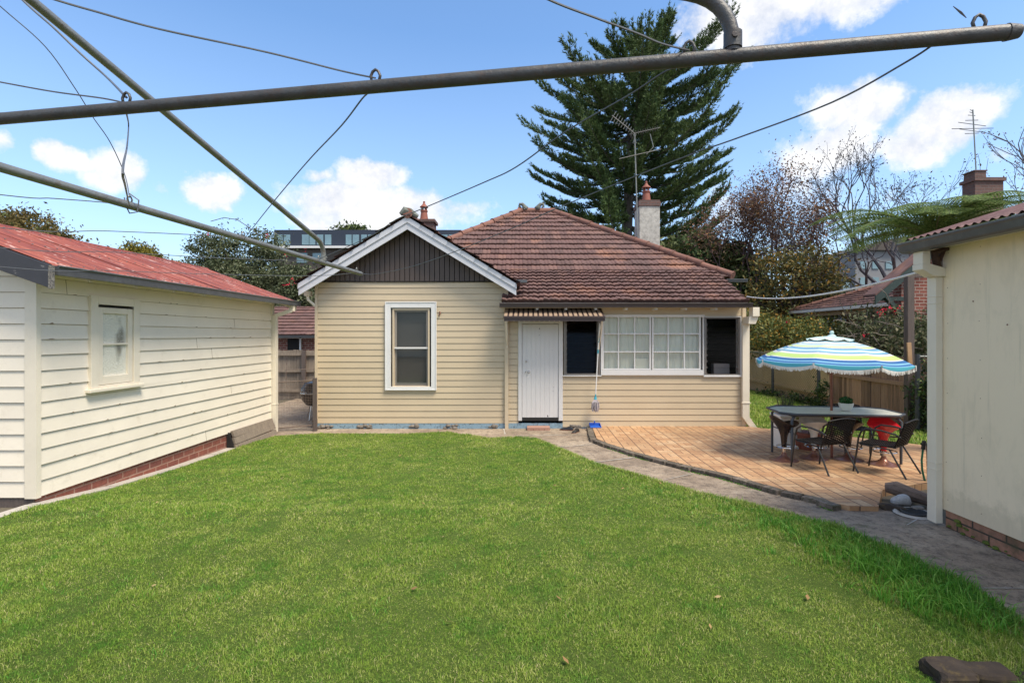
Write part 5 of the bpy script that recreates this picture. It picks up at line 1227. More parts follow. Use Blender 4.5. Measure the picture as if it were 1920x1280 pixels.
def place(o, px, py, rz, tiltx=0):
    p = G(px, py, .052); o.location = p; o.rotation_euler = (R(-2.1)*math.cos(rz), 0, rz); o.scale = (.9, .9, .86)
place(CH, 1543, 880, R(18))
c2 = copy_tree(CH); c2['label'] = 'black woven metal armchair turned sideways at the right end of the table'; place(c2, 1660, 885, R(36))
c3 = copy_tree(CH); c3['label'] = 'black woven metal armchair tucked in on the far side of the table'; p = Vector(tl(.55, .52, 0)); c3.location = (p.x, p.y, zg(p.x, p.y)+.052); c3.rotation_euler = (0, 0, R(172)); c3.scale = (.9, .9, .86)
# bar stools
def stool(seatmat, label):
    o = root('bar_stool', (0, 0, 0), label, 'stool', 'scoop seat bar stools around the patio table')
    m = MB(); m.lathe([(0, 0), (.205, 0), (.205, .008), (.17, .014), (.10, .04), (.05, .075), (.033, .11), (.03, .14), (0, .14)], (0, 0, 0), 28); m.build('base', M['bronze'], o, smooth=True)
    m = MB(); m.tube([(0, 0, .12), (0, 0, .34)], .026, 14); m.tube([(0, 0, .3), (0, 0, .45)], .018, 12); m.build('stem', M['chrome'], o, smooth=True)
    m = MB(); n = 20; pts = [(.16*math.cos(2*math.pi*k/n)*.9, .05+.16*math.sin(2*math.pi*k/n), .225) for k in range(n+1)]; m.tube(pts, .009, 6); m.tube([(0, 0, .225), (0, .2, .225)], .009, 6); m.build('footrest', M['chrome'], o, smooth=True)
    fzf = lambda r, z, th: (max(0, (z-.40))/.26)**2*(-.07*math.cos(2*th)*.6+(-.05*math.sin(th)))
    m = MB(); m.lathe([(.034, .22), (.040, .30), (.052, .42), (.085, .52), (.135, .585), (.185, .635), (.205, .665), (.20, .668), (.175, .645), (.12, .605), (.05, .585), (0, .58)], (0, 0, 0), 32, fz=fzf)
    m.build('seat', seatmat, o, smooth=True); return o
def pstool(o, px, py, rz):
    o.location = G(px, py, .052); o.rotation_euler = (0, 0, rz); o.scale = (.92, .92, .83)
s1 = stool(M['black_pl'], 'black bar stool at the left end of the patio table'); pstool(s1, 1470, 862, R(-80))
def vs_(mat, label):
    c = copy_tree(s1); c['label'] = label
    for q in c.children:
        if q.name.startswith('seat'): q.data = q.data.copy(); q.data.materials[0] = mat
    return c
s2 = vs_(M['white_pl'], 'white bar stool behind the patio table'); pstool(s2, 1526, 859, R(170))
s3 = vs_(M['black_pl'], 'black bar stool behind the middle of the table, beside the umbrella pole'); pstool(s3, 1591, 861, R(180))
s4 = vs_(M['red_pl'], 'red bar stool at the right end of the table'); pstool(s4, 1657, 870, R(160))
# bowl plant
bp = Vector(tl(.19, .0, ztop)); bpx = P(1586, 768, bp.y)
pl = root('potted_plant', (bpx.x, bp.y, ztop), 'small round green plant in a white bowl on the table', 'potted plant')
m = MB(); m.lathe([(0, 0), (.055, 0), (.075, .03), (.095, .085), (.098, .11), (.09, .11), (.085, .085), (0, .08)], (bpx.x, bp.y, ztop+.002), 20); m.build('bowl', M['white_pl'], pl, smooth=True)
def leafballs(name, mat, c, rad, n, size, parent, flat=1., shell=.35):
    c = np.array(c); d = rng.normal(0, 1, (n, 3)); d /= np.linalg.norm(d, axis=1)[:, None]; r = rad*(1-shell*rng.random(n)**1.5)
    p = c+d*r[:, None]*np.array([1, 1, flat]); a = rng.normal(0, 1, (n, 3)); a /= np.linalg.norm(a, axis=1)[:, None]; b = np.cross(a, d); b /= np.linalg.norm(b, axis=1)[:, None]+1e-6
    s = size*(.6+.8*rng.random(n))[:, None]; V = np.stack([p-a*s, p-b*s*.5, p+a*s, p+b*s*.5], 1).reshape(-1, 3); return np_mesh(name, V, np.arange(n*4).reshape(-1, 4), mat, parent)
M['boxleaf'] = leafmat('box_leaves', [(.01,.05,.01), (.02,.10,.025), (.05,.18,.05)], .2, .5)
leafballs('foliage', M['boxleaf'], (bpx.x, bp.y, ztop+.14), .085, 700, .013, pl, .75)
# white square planter and terracotta pot behind the left end of the table
q = G(1474, 838, .05); pw = root('white_planter', (q.x, q.y, q.z), 'tall white square planter standing behind the left end of the table', 'planter')
m = MB(); m.box(q.x-.16, q.x+.16, q.y-.16, q.y+.16, q.z, q.z+.50); m.build('box', M['white_pl'], pw, bevel=.01); m = MB(); m.box(q.x-.18, q.x+.18, q.y-.18, q.y+.18, q.z+.501, q.z+.53); m.build('rim', M['white_pl'], pw, bevel=.006)
q2 = Vector((q.x-.0, q.y, q.z+.532)); tpot = root('terracotta_pot', q2, 'wide terracotta pot of thin upright plants on the white planter', 'potted plant')
m = MB(); m.lathe([(0, 0), (.10, 0), (.155, .09), (.175, .10), (.175, .125), (.15, .125), (.14, .10), (0, .10)], q2, 20); m.build('pot', M['pot'], tpot, smooth=True)
m = MB()
for k_ in range(70):
    th = rr.uniform(0, 6.28); r = rr.uniform(0, .11); L = rr.uniform(.05, .22); b0 = Vector((q2.x+r*math.cos(th), q2.y+r*math.sin(th), q2.z+.1)); m.tube([b0, b0+Vector((math.cos(th)*.02, math.sin(th)*.02, L*.6)), b0+Vector((math.cos(th)*.05, math.sin(th)*.05, L))], [.004, .003, .001], 4)
M['stemgreen'] = leafmat('thin_stems', [(.05,.07,.03), (.10,.12,.05), (.16,.12,.07)], .1, .3); m.build('stems', M['stemgreen'], tpot)
q = G(1517, 842, .05); fp = root('flowering_plant', q, 'pale yellow green flowering plant in a brown pot behind the table', 'potted plant')
m = MB(); m.lathe([(0, 0), (.12, 0), (.18, .22), (.20, .23), (.20, .27), (.17, .27), (0, .25)], q, 18); m.build('pot', M['pot'], fp, smooth=True)
m = MB(); m.tube([q+Vector((0, 0, .25)), q+Vector((.02, 0, .5))], .012, 6); m.build('stem', M['bark'], fp)
M['flow'] = leafmat('yellow_leaves', [(.12,.16,.04), (.35,.33,.10), (.5,.42,.18), (.45,.32,.24)], .3, .3)
leafballs('foliage', M['flow'], (q.x, q.y, q.z+.55), .25, 1500, .025, fp, .55, .8)
q = G(1488, 838, .05); lamp = root('brown_jar', q, 'round brown glazed jar beside the white planter', 'jar'); m = MB(); m.lathe([(0, 0), (.07, 0), (.11, .06), (.115, .14), (.07, .22), (.05, .24), (.06, .26), (0, .26)], q+Vector((.04, -.1, 0)), 18); m.build('body', M['pot'], lamp, smooth=True)
# ================================================================== rocks, log, drain, hose, stones
def rock(name, c, sx, sy_, sz, mat, label, seed, rz=0, cat='rock', group=None, sq=.85):
    o = root(name, c, label, cat, group); r = random.Random(seed); m = MB(); nu, nv = 14, 9; vs = []
    offs = [(r.uniform(-1, 1), r.uniform(-1, 1), r.uniform(-1, 1)) for _ in range(7)]
    for i in range(nv+1):
        ph = math.pi*i/nv
        for j in range(nu):
            th = 2*math.pi*j/nu; d = Vector((math.sin(ph)*math.cos(th), math.sin(ph)*math.sin(th), math.cos(ph))); k_ = 1+sum(.13*math.sin(3*d.dot(Vector(w))+w[0]*9) for w in offs)*.7
            pw_ = lambda q: math.copysign(abs(q)**sq, q); d = Vector((pw_(d.x)*sx, pw_(d.y)*sy_, pw_(d.z)*sz))*k_; x, y = d.x*math.cos(rz)-d.y*math.sin(rz), d.x*math.sin(rz)+d.y*math.cos(rz); vs.append((c[0]+x, c[1]+y, c[2]+d.z))
    m.add(vs, [(i*nu+j, i*nu+(j+1) % nu, (i+1)*nu+(j+1) % nu, (i+1)*nu+j) for i in range(nv) for j in range(nu)]); m.build('stone_body', mat, o, smooth=False); return o
q = G(1690, 946, .0); rock('pale_rock', (q.x, q.y, q.z+.035), .085, .06, .05, M['stone_lt'], 'pale grey rock beside the drain at the patio corner', 3)
q = G(1712, 942, .0); lg = root('driftwood_log', q, 'weathered log lying behind the pale rock', 'log')
m = MB(); m.tube([q+Vector((-.14, .20, .10)), q+Vector((-.08, .14, .11)), q+Vector((0, .02, .08)), q+Vector((.10, -.08, .05)), q+Vector((.19, -.14, .04))], [.05, .075, .07, .06, .04], 9); m.tube([q+Vector((-.02, .05, .06)), q+Vector((.14, .12, .03))], [.05, .03], 7); M['logwood'] = paint('log_wood', (.16,.12,.10), .5, 8, .95, 1., 20, sc=(1, 1, 3), dirt=(.05,.035,.03), dirt_amt=.8); m.build('trunk', M['logwood'], lg)
q = G(1714, 965, .0); dr_ = root('drain_grate', q, 'round black iron drain grate beside the downpipe', 'drain')
m = MB(); n = 20; m.tube([q+Vector((.105*math.cos(2*math.pi*k_/n), .105*math.sin(2*math.pi*k_/n), .03)) for k_ in range(n+1)], .009, 6)
for k_ in range(-4, 5): y_ = k_*.022; w_ = math.sqrt(max(0, .011-y_*y_)); m.beam(q+Vector((-w_, y_, .03)), q+Vector((w_, y_, .03)), .009, .01)
m.build('bars', M['black'], dr_); m = MB(); m.lathe([(0, .004), (.10, .004), (.12, .015), (.15, .03), (.17, .012)], q, 20); m.build('surround', M['concrete_lt'], dr_)
q = G(1680, 958, 0); rock('kerb_fragment', (q.x, q.y, q.z+.02), .14, .045, .045, M['mossy'], 'mossy broken brick fragment in front of the pale rock', 8, R(-28), 'rubble')
q = G(1728, 960, 0); rock('rubble_stone', (q.x-.02, q.y+.02, q.z+.02), .06, .05, .04, M['stone'], 'dark stone wedged between the log and the downpipe', 12)
hs = root('garden_hose', G(1737, 870, .05), 'green garden hose hanging from a tap beside the downpipe', 'hose')
m = MB(); hd = 6.0; m.tube([P(1731, 838, hd), P(1730, 846, hd), P(1728, 862, hd), P(1729, 880, hd), P(1733, 898, hd), P(1741, 912, hd)], .011, 7); M['hosegreen'] = paint('green_hose', (.01,.13,.07), .1, 9, .4, 0); m.build('tube', M['hosegreen'], hs, smooth=True)
m = MB(); m.tube([P(1733, 826, hd), P(1731, 842, hd)], .022, 8); m.tube([P(1727, 832, hd), P(1741, 832, hd)], .014, 8); m.tube([P(1740, 832, hd), P(1742, 920, hd)], .018, 8); m.build('tap', M['black'], hs)
# mossy stone border in the lower right
for k_, (x, w_, y_) in enumerate(((2.26, .19, 2.52), (2.47, .22, 2.53), (2.72, .27, 2.51), (2.97, .22, 2.50), (3.18, .2, 2.49))):
    rock('border_stone', (x-.17, y_, -.02), w_*.56, .075, .085, M['mossy'], ['dark mossy border stone, leftmost of the row at the lawn corner', 'dark mossy border stone, second from the left end of the row', 'widest mossy border stone, in the middle of the row', 'mossy border stone beside the path, last but one of the row', 'mossy border stone at the right end of the row'][k_], 20+k_, 0, 'stone', 'mossy stones bordering the lawn corner', .42)
# ================================================================== fences, gate, side passage
def palings(mb, a, b, z0, z1, w=.10, th=.015, gap=.004, rnd=None):
    rnd = rnd or random.Random(1); a = Vector(a); b = Vector(b); d = b-a; L = d.length; d.normalize(); n = Vector((-d.y, d.x, 0)); s_ = 0
    while s_ < L:
        ww = min(w*rnd.uniform(.85, 1.1), L-s_+.01); p = a+d*s_; q = a+d*(s_+ww-gap); o_ = n*rnd.uniform(-.006, .006); f = s_/L
        zz0 = z0(p) if callable(z0) else z0; zz1 = (z1(p) if callable(z1) else z1)+rnd.uniform(-.02, .015); lean = d*rnd.gauss(0, .006)
        mb.prism([p+o_+Vector((0, 0, zz0)), q+o_+Vector((0, 0, zz0)), q+o_+lean+Vector((0, 0, zz1)), p+o_+lean+Vector((0, 0, zz1+rnd.uniform(-.01, .01)))], n*th); s_ += ww
pf = root('paling_fence', (-7.2, 15.6, zg(-7, 15.6)), 'weathered grey paling fence at the end of the left side passage', 'fence')
zt1 = 1.24
m = MB(); palings(m, (-10.5, 15.6, 0), (-5.4, 15.6, 0), -.25, zt1, rnd=random.Random(5)); m.build('palings', M['wood_grey'], pf)
m = MB()
for z in (zt1-.12, .62, .02): m.box(-10.5, -5.4, 15.53, 15.575, z-.04, z+.04)
m.build('rail', M['wood_grey'], pf)
for x in (-8.1, -6.62): m = MB(); m.box(x-.05, x+.05, 15.44, 15.53, -.25, zt1); m.build('post', M['wood_post'], pf)
gx0_, gx1_ = (519-CX)*10.3/FX, (589-CX)*10.3/FX; gy = 10.3; gz0_ = zg(-4.6, 10.3)
gt = root('wire_gate', (gx0_, gy, gz0_), 'low rusty wire mesh gate between the cream shed and the house', 'gate')
m = MB(); zt2 = H-86*gy/FX; m.tube([(gx0_, gy, gz0_+.06), (gx0_, gy, zt2-.03), (gx1_, gy, zt2+.02), (gx1_, gy, gz0_+.12), (gx0_, gy, gz0_+.06)], .013, 7)
M['rust'] = paint('rusty_tube', (.20,.15,.12), .4, 12, .8, .5, 60, dirt=(.09,.04,.02), dirt_amt=.8); m.build('frame', M['rust'], gt)
m = MB(); x = gx0_
while x < gx1_: m.tube([(x, gy, gz0_+.08), (x, gy, zt2-.01)], .0018, 3); x += .032
z = gz0_+.1
while z < zt2: m.tube([(gx0_, gy, z), (gx1_, gy, z+.02)], .0018, 3); z += .032
m.build('mesh', M['rust'], gt); m = MB(); m.box(gx1_-.02, gx1_+.05, gy-.03, gy+.03, gz0_, zt2+.06); m.box(gx1_+.0, gx1_+.06, gy-.04, gy+.02, gz0_, gz0_+.25); m.build('post', M['wood_post'], gt)
m = MB(); m.tube([(gx0_+.07, gy+.25, zt2), (gx0_+.07, gy+.25, zt2+.21), (gx1_-.09, gy+.25, zt2+.22), (gx1_-.09, gy+.25, zt2)], .008, 5); m.build('upper_rail', M['rust'], gt)
bq = root('kettle_barbecue', (-4.88, 11.9, zg(-4.9, 11.9)), 'black hooded barbecue half hidden behind the house corner', 'barbecue'); bz = zg(-4.9, 11.9)
m = MB(); m.lathe([(0, .28), (.17, .32), (.27, .45), (.29, .58), (.29, .60)], (-4.85, 11.9, bz), 20); m.build('bowl', M['black_pl'], bq, smooth=True)
m = MB(); m.lathe([(.295, .60), (.28, .72), (.20, .84), (0, .88)], (-4.85, 11.9, bz), 20); m.build('lid', M['black_pl'], bq, smooth=True); m = MB(); m.tube([(-5.08, 11.7, bz+.62), (-5.0, 11.62, bz+.66), (-4.9, 11.62, bz+.62)], .012, 6); m.lathe([(.298, .59), (.302, .60), (.298, .615)], (-4.85, 11.9, bz), 20); m.build('handle', M['chrome'], bq)
for k_ in range(3): th = k_*2.1+.5; m = MB(); m.tube([(-4.85+.12*math.cos(th), 11.9+.12*math.sin(th), bz+.36), (-4.85+.25*math.cos(th), 11.9+.25*math.sin(th), bz)], .012, 6); m.build('leg', M['chrome'], bq)
# neighbour's brick garage beyond the paling fence
ng = root('brick_garage', (-8.5, 19, -.2), 'low brick building with tiled roof behind the grey paling fence', 'building')
ez = H-(0)*19/FX-.02; m = MB(); m.box(-14, -7.15, 19.2, 24, -.3, ez-.05); m.box(-7.05, -4.6, 19.25, 24, -.3, ez-.05); m.build('wall', M['brick_far'], ng)
m = MB(); m.box((536-CX)*19/FX, (560-CX)*19/FX, 19.13, 19.19, .3, ez-.12); m.build('window', M['black_in'], ng); m = MB(); m.box((559-CX)*19/FX, (562-CX)*19/FX, 19.10, 19.18, .3, ez-.05); m.box(-14, -4.6, 19.1, 19.24, ez-.1, ez-.045); m.build('trim', M['white'], ng)
T = tb(); ll = math.hypot(2.6, 1.2); tiled(T, (0, 18.85, ez), (1, 0, 0), (0, 2.6/ll, 1.2/ll), lambda v: -14, lambda v: -5.0-v*.95, ll, gauge=.3); tbuild(T, 'roof', M['tile'], ng)
m = MB(); m.add([(-5.0, 18.85, ez), (-5.0, 24, ez), (-7.5, 21.4, ez+1.2)], [(0, 1, 2)]); m.add([(-14, 24, ez), (-5, 24, ez), (-7.5, 21.4, ez+1.2), (-14, 21.4, ez+1.2)], [(0, 1, 2, 3)]); m.build('far_roof_slope', M['tile'], ng)
m = MB(); caps(m, (-5.0, 18.85, ez+.05), (-7.45, 21.4, ez+1.26), r=.08); m.build('ridge_caps', M['cap'], ng, smooth=True); m = MB(); gutter_x(m, -14, -4.9, 18.78, ez, .07); m.build('gutter', M['gutter_grey'], ng)
# right boundary fences
fxb = 7.9
cf = root('tan_fence', (8.1, 16, -.2), 'tan painted timber fence seen through the chain link on the far right side', 'fence')
m = MB(); palings(m, (8.15, 13.6, 0), (8.15, 26, 0), -.3, lambda p: 1.18, w=.2, gap=.002, rnd=random.Random(2)); m.build('palings', M['cream_fence'], cf)
m = MB()
for z in (.86, .12): m.box(8.07, 8.14, 13.6, 26, z-.04, z+.03)
m.build('rail', M['cream_fence'], cf)
bf = root('brown_paling_fence', (8.1, 12, -.2), 'brown timber paling fence behind the striped umbrella', 'fence')
m = MB(); palings(m, (8.12, 10.15, 0), (8.12, 13.55, 0), -.28, lambda p: 1.24, w=.11, gap=.014, rnd=random.Random(3)); m.build('palings', M['wood_brown'], bf)
m = MB()
for z in (.66, -.05): m.beam((8.075, 10.15, z+.0), (8.075, 13.55, z+.03), .04, .085)
m.build('rail', M['wood_brown'], bf)
def chainlink(name, pts, z0, z1, label, group, posts, r=.0035, sp=.09):
    o = root(name, pts[0]+(zg(*pts[0]),), label, 'fence'); m = MB()
    a = Vector((*pts[0], 0)); b = Vector((*pts[1], 0)); L = (b-a).length; d = (b-a)/L; h = z1-z0; n = int((L+h)/sp)
    for k_ in range(-int(h/sp), int(L/sp)+1):
        for s_ in (1, -1):
            u0_, u1_ = (k_*sp, k_*sp+h) if s_ == 1 else (k_*sp+h, k_*sp); zz0, zz1 = z0, z1
            def cl_(u, z, uu, zz):
                if u < 0: z = z+(zz-z)*(0-u)/(uu-u); u = 0
                if u > L: z = z+(zz-z)*(L-u)/(uu-u); u = L
                return u, z
            A_ = cl_(u0_, zz0, u1_, zz1); B_ = cl_(u1_, zz1, u0_, zz0)
            if abs(A_[0]-B_[0]) < .02: continue
            m.tube([a+d*A_[0]+Vector((0, 0, A_[1])), a+d*B_[0]+Vector((0, 0, B_[1]))], r, 3, cap=False)
    m.build('mesh', M['steel_dark'], o); m = MB(); m.tube([a+Vector((0, 0, z1)), b+Vector((0, 0, z1))], .02, 7); m.tube([a+Vector((0, 0, z0)), b+Vector((0, 0, z0))], .006, 5); m.build('top_rail', M['galv'], o)
    for u in posts: m = MB(); p = a+d*u; m.tube([p+Vector((0, 0, z0-.1)), p+Vector((0, 0, z1+.04))], .045, 8); m.build('post', M['steel_dark'], o, smooth=True)
    return o
chainlink('chain_link_fence', ((7.86, 13.6), (7.86, 24)), -.25, 1.12, 'chain link fence with dark posts in front of the tan fence', None, (.0, 2.5, 5.0, 8.0))
chainlink('ivy_covered_fence', ((7.75, 10.05), (9.6, 10.05)), -.25, 1.28, 'chain link panel overgrown with ivy to the right of the brown palings', None, (.0,))
# timber post and frame right of the umbrella
tpst = root('timber_post', (7.75, 10.4, -.2), 'tall weathered timber post with crossbar rising behind the umbrella', 'post')
m = MB(); px_ = (1705-CX)*10.4/FX; m.box(px_-.07, px_+.07, 10.35, 10.47, -.2, H+(CY-514)*10.4/FX); m.build('upright', M['wood_post'], tpst, bevel=.01); zc_ = H+(CY-517)*10.4/FX; m = MB(); m.box(px_+.0, px_+1.6, 10.37, 10.45, zc_-.03, zc_+.05); m.build('crossbar', M['wood_post'], tpst)
m = MB(); m.beam(P(1707, 690, 10.3), P(1704, 642, 10.3), .08, .03, up=(0, 1, 0)); m.build('offcut', paint('pale_timber', (.42,.26,.14), .2, 6, .8, .3, 30), tpst)
# ================================================================== neighbour house on the right
nh = root('neighbour_brick_house', (12, 16, -.2), 'red brick house with dark green gable and tiled verandah roof beyond the fence', 'house')
X0 = 11.0; Zs = 2.66
T = tb(); sl2 = .36; c2_ = 1/math.hypot(1, sl2); tiled(T, (X0, 21.0, Zs), (0, -1, 0), (c2_, 0, sl2*c2_), lambda v: v*.9, lambda v: 7.6, 3.2, gauge=.3); tbuild(T, 'verandah_roof', M['tile'], nh)
m = MB(); caps(m, (X0, 21.0, Zs+.05), (X0+2.6, 18.6, Zs+1.0), r=.09); m.build('ridge_caps', M['cap'], nh, smooth=True)
m = MB(); m.prism([(X0-.1, 21.1, Zs+.01), (X0+.03, 21.1, Zs+.01), (X0+.03, 21.1, Zs-.10), (X0-.08, 21.1, Zs-.09)], (0, -7.8, 0)); m.build('gutter', M['white'], nh)
m = MB(); m.box(X0+.1, X0+.16, 13.4, 21, Zs-.25, Zs-.08)
M['tan_beam'] = paint('tan_beam', (.30,.20,.11), .15, 5, .7); 
for k_ in range(11): m.box(X0-.02, X0+.5, 13.5+k_*.72, 13.55+k_*.72, Zs-.14, Zs-.05)
m.build('rafters', M['tan_beam'], nh)
m = MB(); m.box(X0+2.9, X0+6, 13.6, 22, -.2, Zs+.9); m.build('rear_wall', M['brick_far'], nh)
gy_ = 13.4; ga = Vector((9.24, gy_, 2.72)); gs = .82; gxr = 11.75
wx0 = (1690-CX)*13.7/FX
m = MB(); m.prism([(wx0, 13.7, -.2), (13.9, 13.7, -.2), (13.9, 13.7, 2.9), (gxr, 13.7, 2.75+(gxr-9.24)*gs-.2), (wx0, 13.7, 2.75+(wx0-9.24)*gs-.12)], (0, .3, 0)); m.build('gable_wall', M['brick_far'], nh)
M['dkgreen'] = paint('dark_green_paint', (.018,.035,.03), .2, 5, .5, .2, 40, dirt=(.3,.32,.3), dirt_amt=.6, lo=.6, hi=.7)
pk = Vector((gxr, gy_, 2.75+(gxr-9.24)*gs)); m = MB(); m.prism([ga, pk, pk-Vector((0, 0, .26)), ga-Vector((0, 0, .22))], (0, .04, 0)); e2_ = Vector((2*gxr-9.24, gy_, 2.75)); m.prism([e2_, pk, pk-Vector((0, 0, .26)), e2_-Vector((0, 0, .22))], (0, .04, 0)); m.build('barge_board', M['dkgreen'], nh)
m = MB(); up_ = Vector((0, 0, .06)); m.prism([ga+up_, pk+up_, pk+up_-Vector((0, 0, .05)), ga+up_-Vector((0, 0, .05))], (0, .5, 0)); m.prism([e2_+up_, pk+up_, pk+up_-Vector((0, 0, .05)), e2_+up_-Vector((0, 0, .05))], (0, .5, 0)); m.build('gable_roof', M['tile'], nh)
m = MB(); m.beam((9.5, 13.42, 2.72), (10.15, 13.65, 2.15), .09, .12); m.box(9.45, wx0, 13.45, 13.6, 2.60, 2.70); m.build('bracket', M['dkgreen'], nh)
chx = (1838-CX)*15.5/FX; m = MB(); hw_ = .42; ztc = H+(CY-345)*15.5/FX; m.box(chx-hw_, chx+hw_, 15.2, 15.65, -.2, ztc); m.box(chx-hw_-.05, chx+hw_+.05, 15.15, 15.7, ztc+.002, ztc+.10); ch3 = m.build('chimney', M['brick_brown'], nh)
m = MB(); m.prism([(chx-.26, 15.4, ztc+.102), (chx+.10, 15.4, ztc+.102), (chx+.08, 15.4, ztc+.36), (chx-.24, 15.4, ztc+.36)], (0, .4, 0)); m.box(chx-.28, chx+.12, 15.38, 15.82, ztc+.362, ztc+.39); m.build('chimney_pot', M['brick_brown'], ch3)
def antenna(name, base, top, label, kind, par=None):
    o = root(name, base, label, 'antenna'); base = Vector(base); top = Vector(top); m = MB(); m.tube([base, top], .018, 6); m.build('mast', M['galv'], o)
    m = MB()
    if kind == 0:
        c = top+Vector((0, 0, .0)); bdir = Vector((.93, -.25, .12)); m.tube([c-bdir*.15, c+bdir*.75], .013, 5); w = Vector((.25, .93, -.02))
        for k_ in range(12): p = c+bdir*(-.1+.07*k_); m.tube([p-w*.16, p+w*.16], .007, 4)
        bdir2 = Vector((-.75, -.3, .42)); m.tube([c, c+bdir2*.95], .013, 5)
        for k_ in range(9): p = c+bdir2*(.1+.1*k_); q_ = Vector((.42, .1, .75)); m.tube([p-q_*(.10+.012*k_), p+q_*(.10+.012*k_)], .008, 4)
        m.tube([c+Vector((-.45, 0, -.75)), c+Vector((.75, -.1, -.50))], .012, 5); m.tube([c+Vector((.45, 0, -.02)), c+Vector((.55, 0, -.4)), c+Vector((.35, 0, -.62))], .012, 5)
        for s_ in (-1, 1): m.tube([c+Vector((-.05*s_, 0, .02)), c+Vector((s_*.05, 0, -.3))], .01, 4)
    else:
        c = top
        for (dz, w_, a_) in ((-.15, .18, .3), (-.3, .28, .3), (-.42, .55, -.22), (-.55, .8, .12), (-.62, .5, -.2), (-.7, .3, .3), (0, .1, 0), (-.07, .12, 0)): m.tube([c+Vector((-w_*.8, 0, dz-a_*w_*.3)), c+Vector((w_*.9, .1, dz+a_*w_*.3))], .010, 4)
        m.tube([c+Vector((0, 0, -2.9)), c+Vector((.28, 0, -2.9))], .012, 4)
    m.build('elements', M['galv'] if kind == 0 else M['black'], o); return o
a1 = antenna('tv_antenna', P(1197, 476, 15.0), P(1190, 250, 15.0), 'silver television antenna on a tall mast beside the grey chimney', 0)
a2 = antenna('tv_antenna', P(1830, 318, 15.6), P(1824, 206, 15.6), 'dark television antenna on the brick chimney at the far right', 1)
m = MB(); m.tube([P(1197, 440, 15.0), (3.46, 15.05, P(1197, 440, 15.0).z)], .012, 4); m.tube([P(1196, 460, 15.0), (3.46, 15.05, P(1196, 460, 15.0).z)], .012, 4); m.build('wall_bracket', M['galv'], a1)
cb = root('overhead_cable', P(1402, 555, 10.3), 'white overhead cable looping from the house roof to the cream outbuilding', 'cable')
pts = []; A_ = P(1400, 556, 10.25); B_ = P(1737, 506, 4.66)
for k_ in range(25):
    t_ = k_/24; p = A_.lerp(B_, t_); pts.append(p-Vector((0, 0, .125*4*t_*(1-t_))))
m = MB(); m.tube(pts, .011, 7); m.build('cable', M['white'], cb, smooth=True)
# ================================================================== far buildings
ab = root('apartment_building', (-20, 70, 0), 'long flat roofed dark apartment building in the distance above the shed', 'building')
D = 70.; fa = lambda px: (px-CX)*D/FX; fh = lambda py: H+(CY-py)*D/FX
M['navy'] = paint('dark_cladding', (.022,.03,.05), .1, .5, .5, 0); M['brownwall'] = paint('brown_wall', (.075,.06,.05), .1, .5, .7, 0); M['far_glass'] = paint('pale_window', (.16,.25,.28), .3, .6, .1, 0, spec=1)
m = MB(); m.box(fa(514), fa(865), D, D+12, fh(462), fh(431)); m.build('top_storey', M['navy'], ab); m = MB(); m.box(fa(514)-.4, fa(865), D-.5, D-.02, fh(466), fh(462)); m.build('ledge', M['white'], ab)
m = MB(); m.box(fa(518), fa(860), D+.3, D+12, 0, fh(466)); m.build('lower_storey', M['brownwall'], ab)
for (a_, c) in ((519,531),(532,545),(566,580),(580,592),(594,607),(609,622),(648,660),(661,674),(677,689),(690,700),(826,840),(841,856)):
    m = MB(); m.box(fa(a_)+.04, fa(c)-.04, D-.08, D-.01, fh(459), fh(440)); f_ = m.build('window', M['far_glass'], ab)
for (a_, c) in ((585,610),(640,668),(688,700),(555,575)):
    m = MB(); m.box(fa(a_), fa(c), D+.2, D+.29, fh(492), fh(474)); m.build('window', M['far_glass'], ab)
gb = root('grey_building', (42, 62, 0), 'grey multi storey building half hidden behind the bare trees', 'building')
D2 = 62.; fa2 = lambda px: (px-CX)*D2/FX; fh2 = lambda py: H+(CY-py)*D2/FX
M['greywall'] = paint('grey_far_wall', (.22,.22,.23), .15, .3, .8, 0)
m = MB(); m.box(fa2(1604), fa2(1720), D2, D2+10, 0, fh2(468)); m.box(fa2(1556), fa2(1604), D2+2, D2+8, 0, fh2(515)); m.build('wall', M['greywall'], gb)
m = MB(); m.prism([(fa2(1600), D2-.5, fh2(470)), (fa2(1650), D2-.5, fh2(452)), (fa2(1725), D2-.5, fh2(440)), (fa2(1725), D2-.5, fh2(470))], (0, 11, 0)); m.box(fa2(1550), fa2(1608), D2+1.5, D2+9, fh2(515)+.01, fh2(511)); m.build('roof', M['brownwall'], gb)
for (x_, y_) in ((1612, 490), (1635, 490), (1660, 490), (1612, 520), (1635, 520), (1660, 520), (1580, 530), (1584, 560)):
    m = MB(); m.box(fa2(x_), fa2(x_+12), D2-.1, D2-.02, fh2(y_+14), fh2(y_)); m.build('window', M['far_glass'], gb)
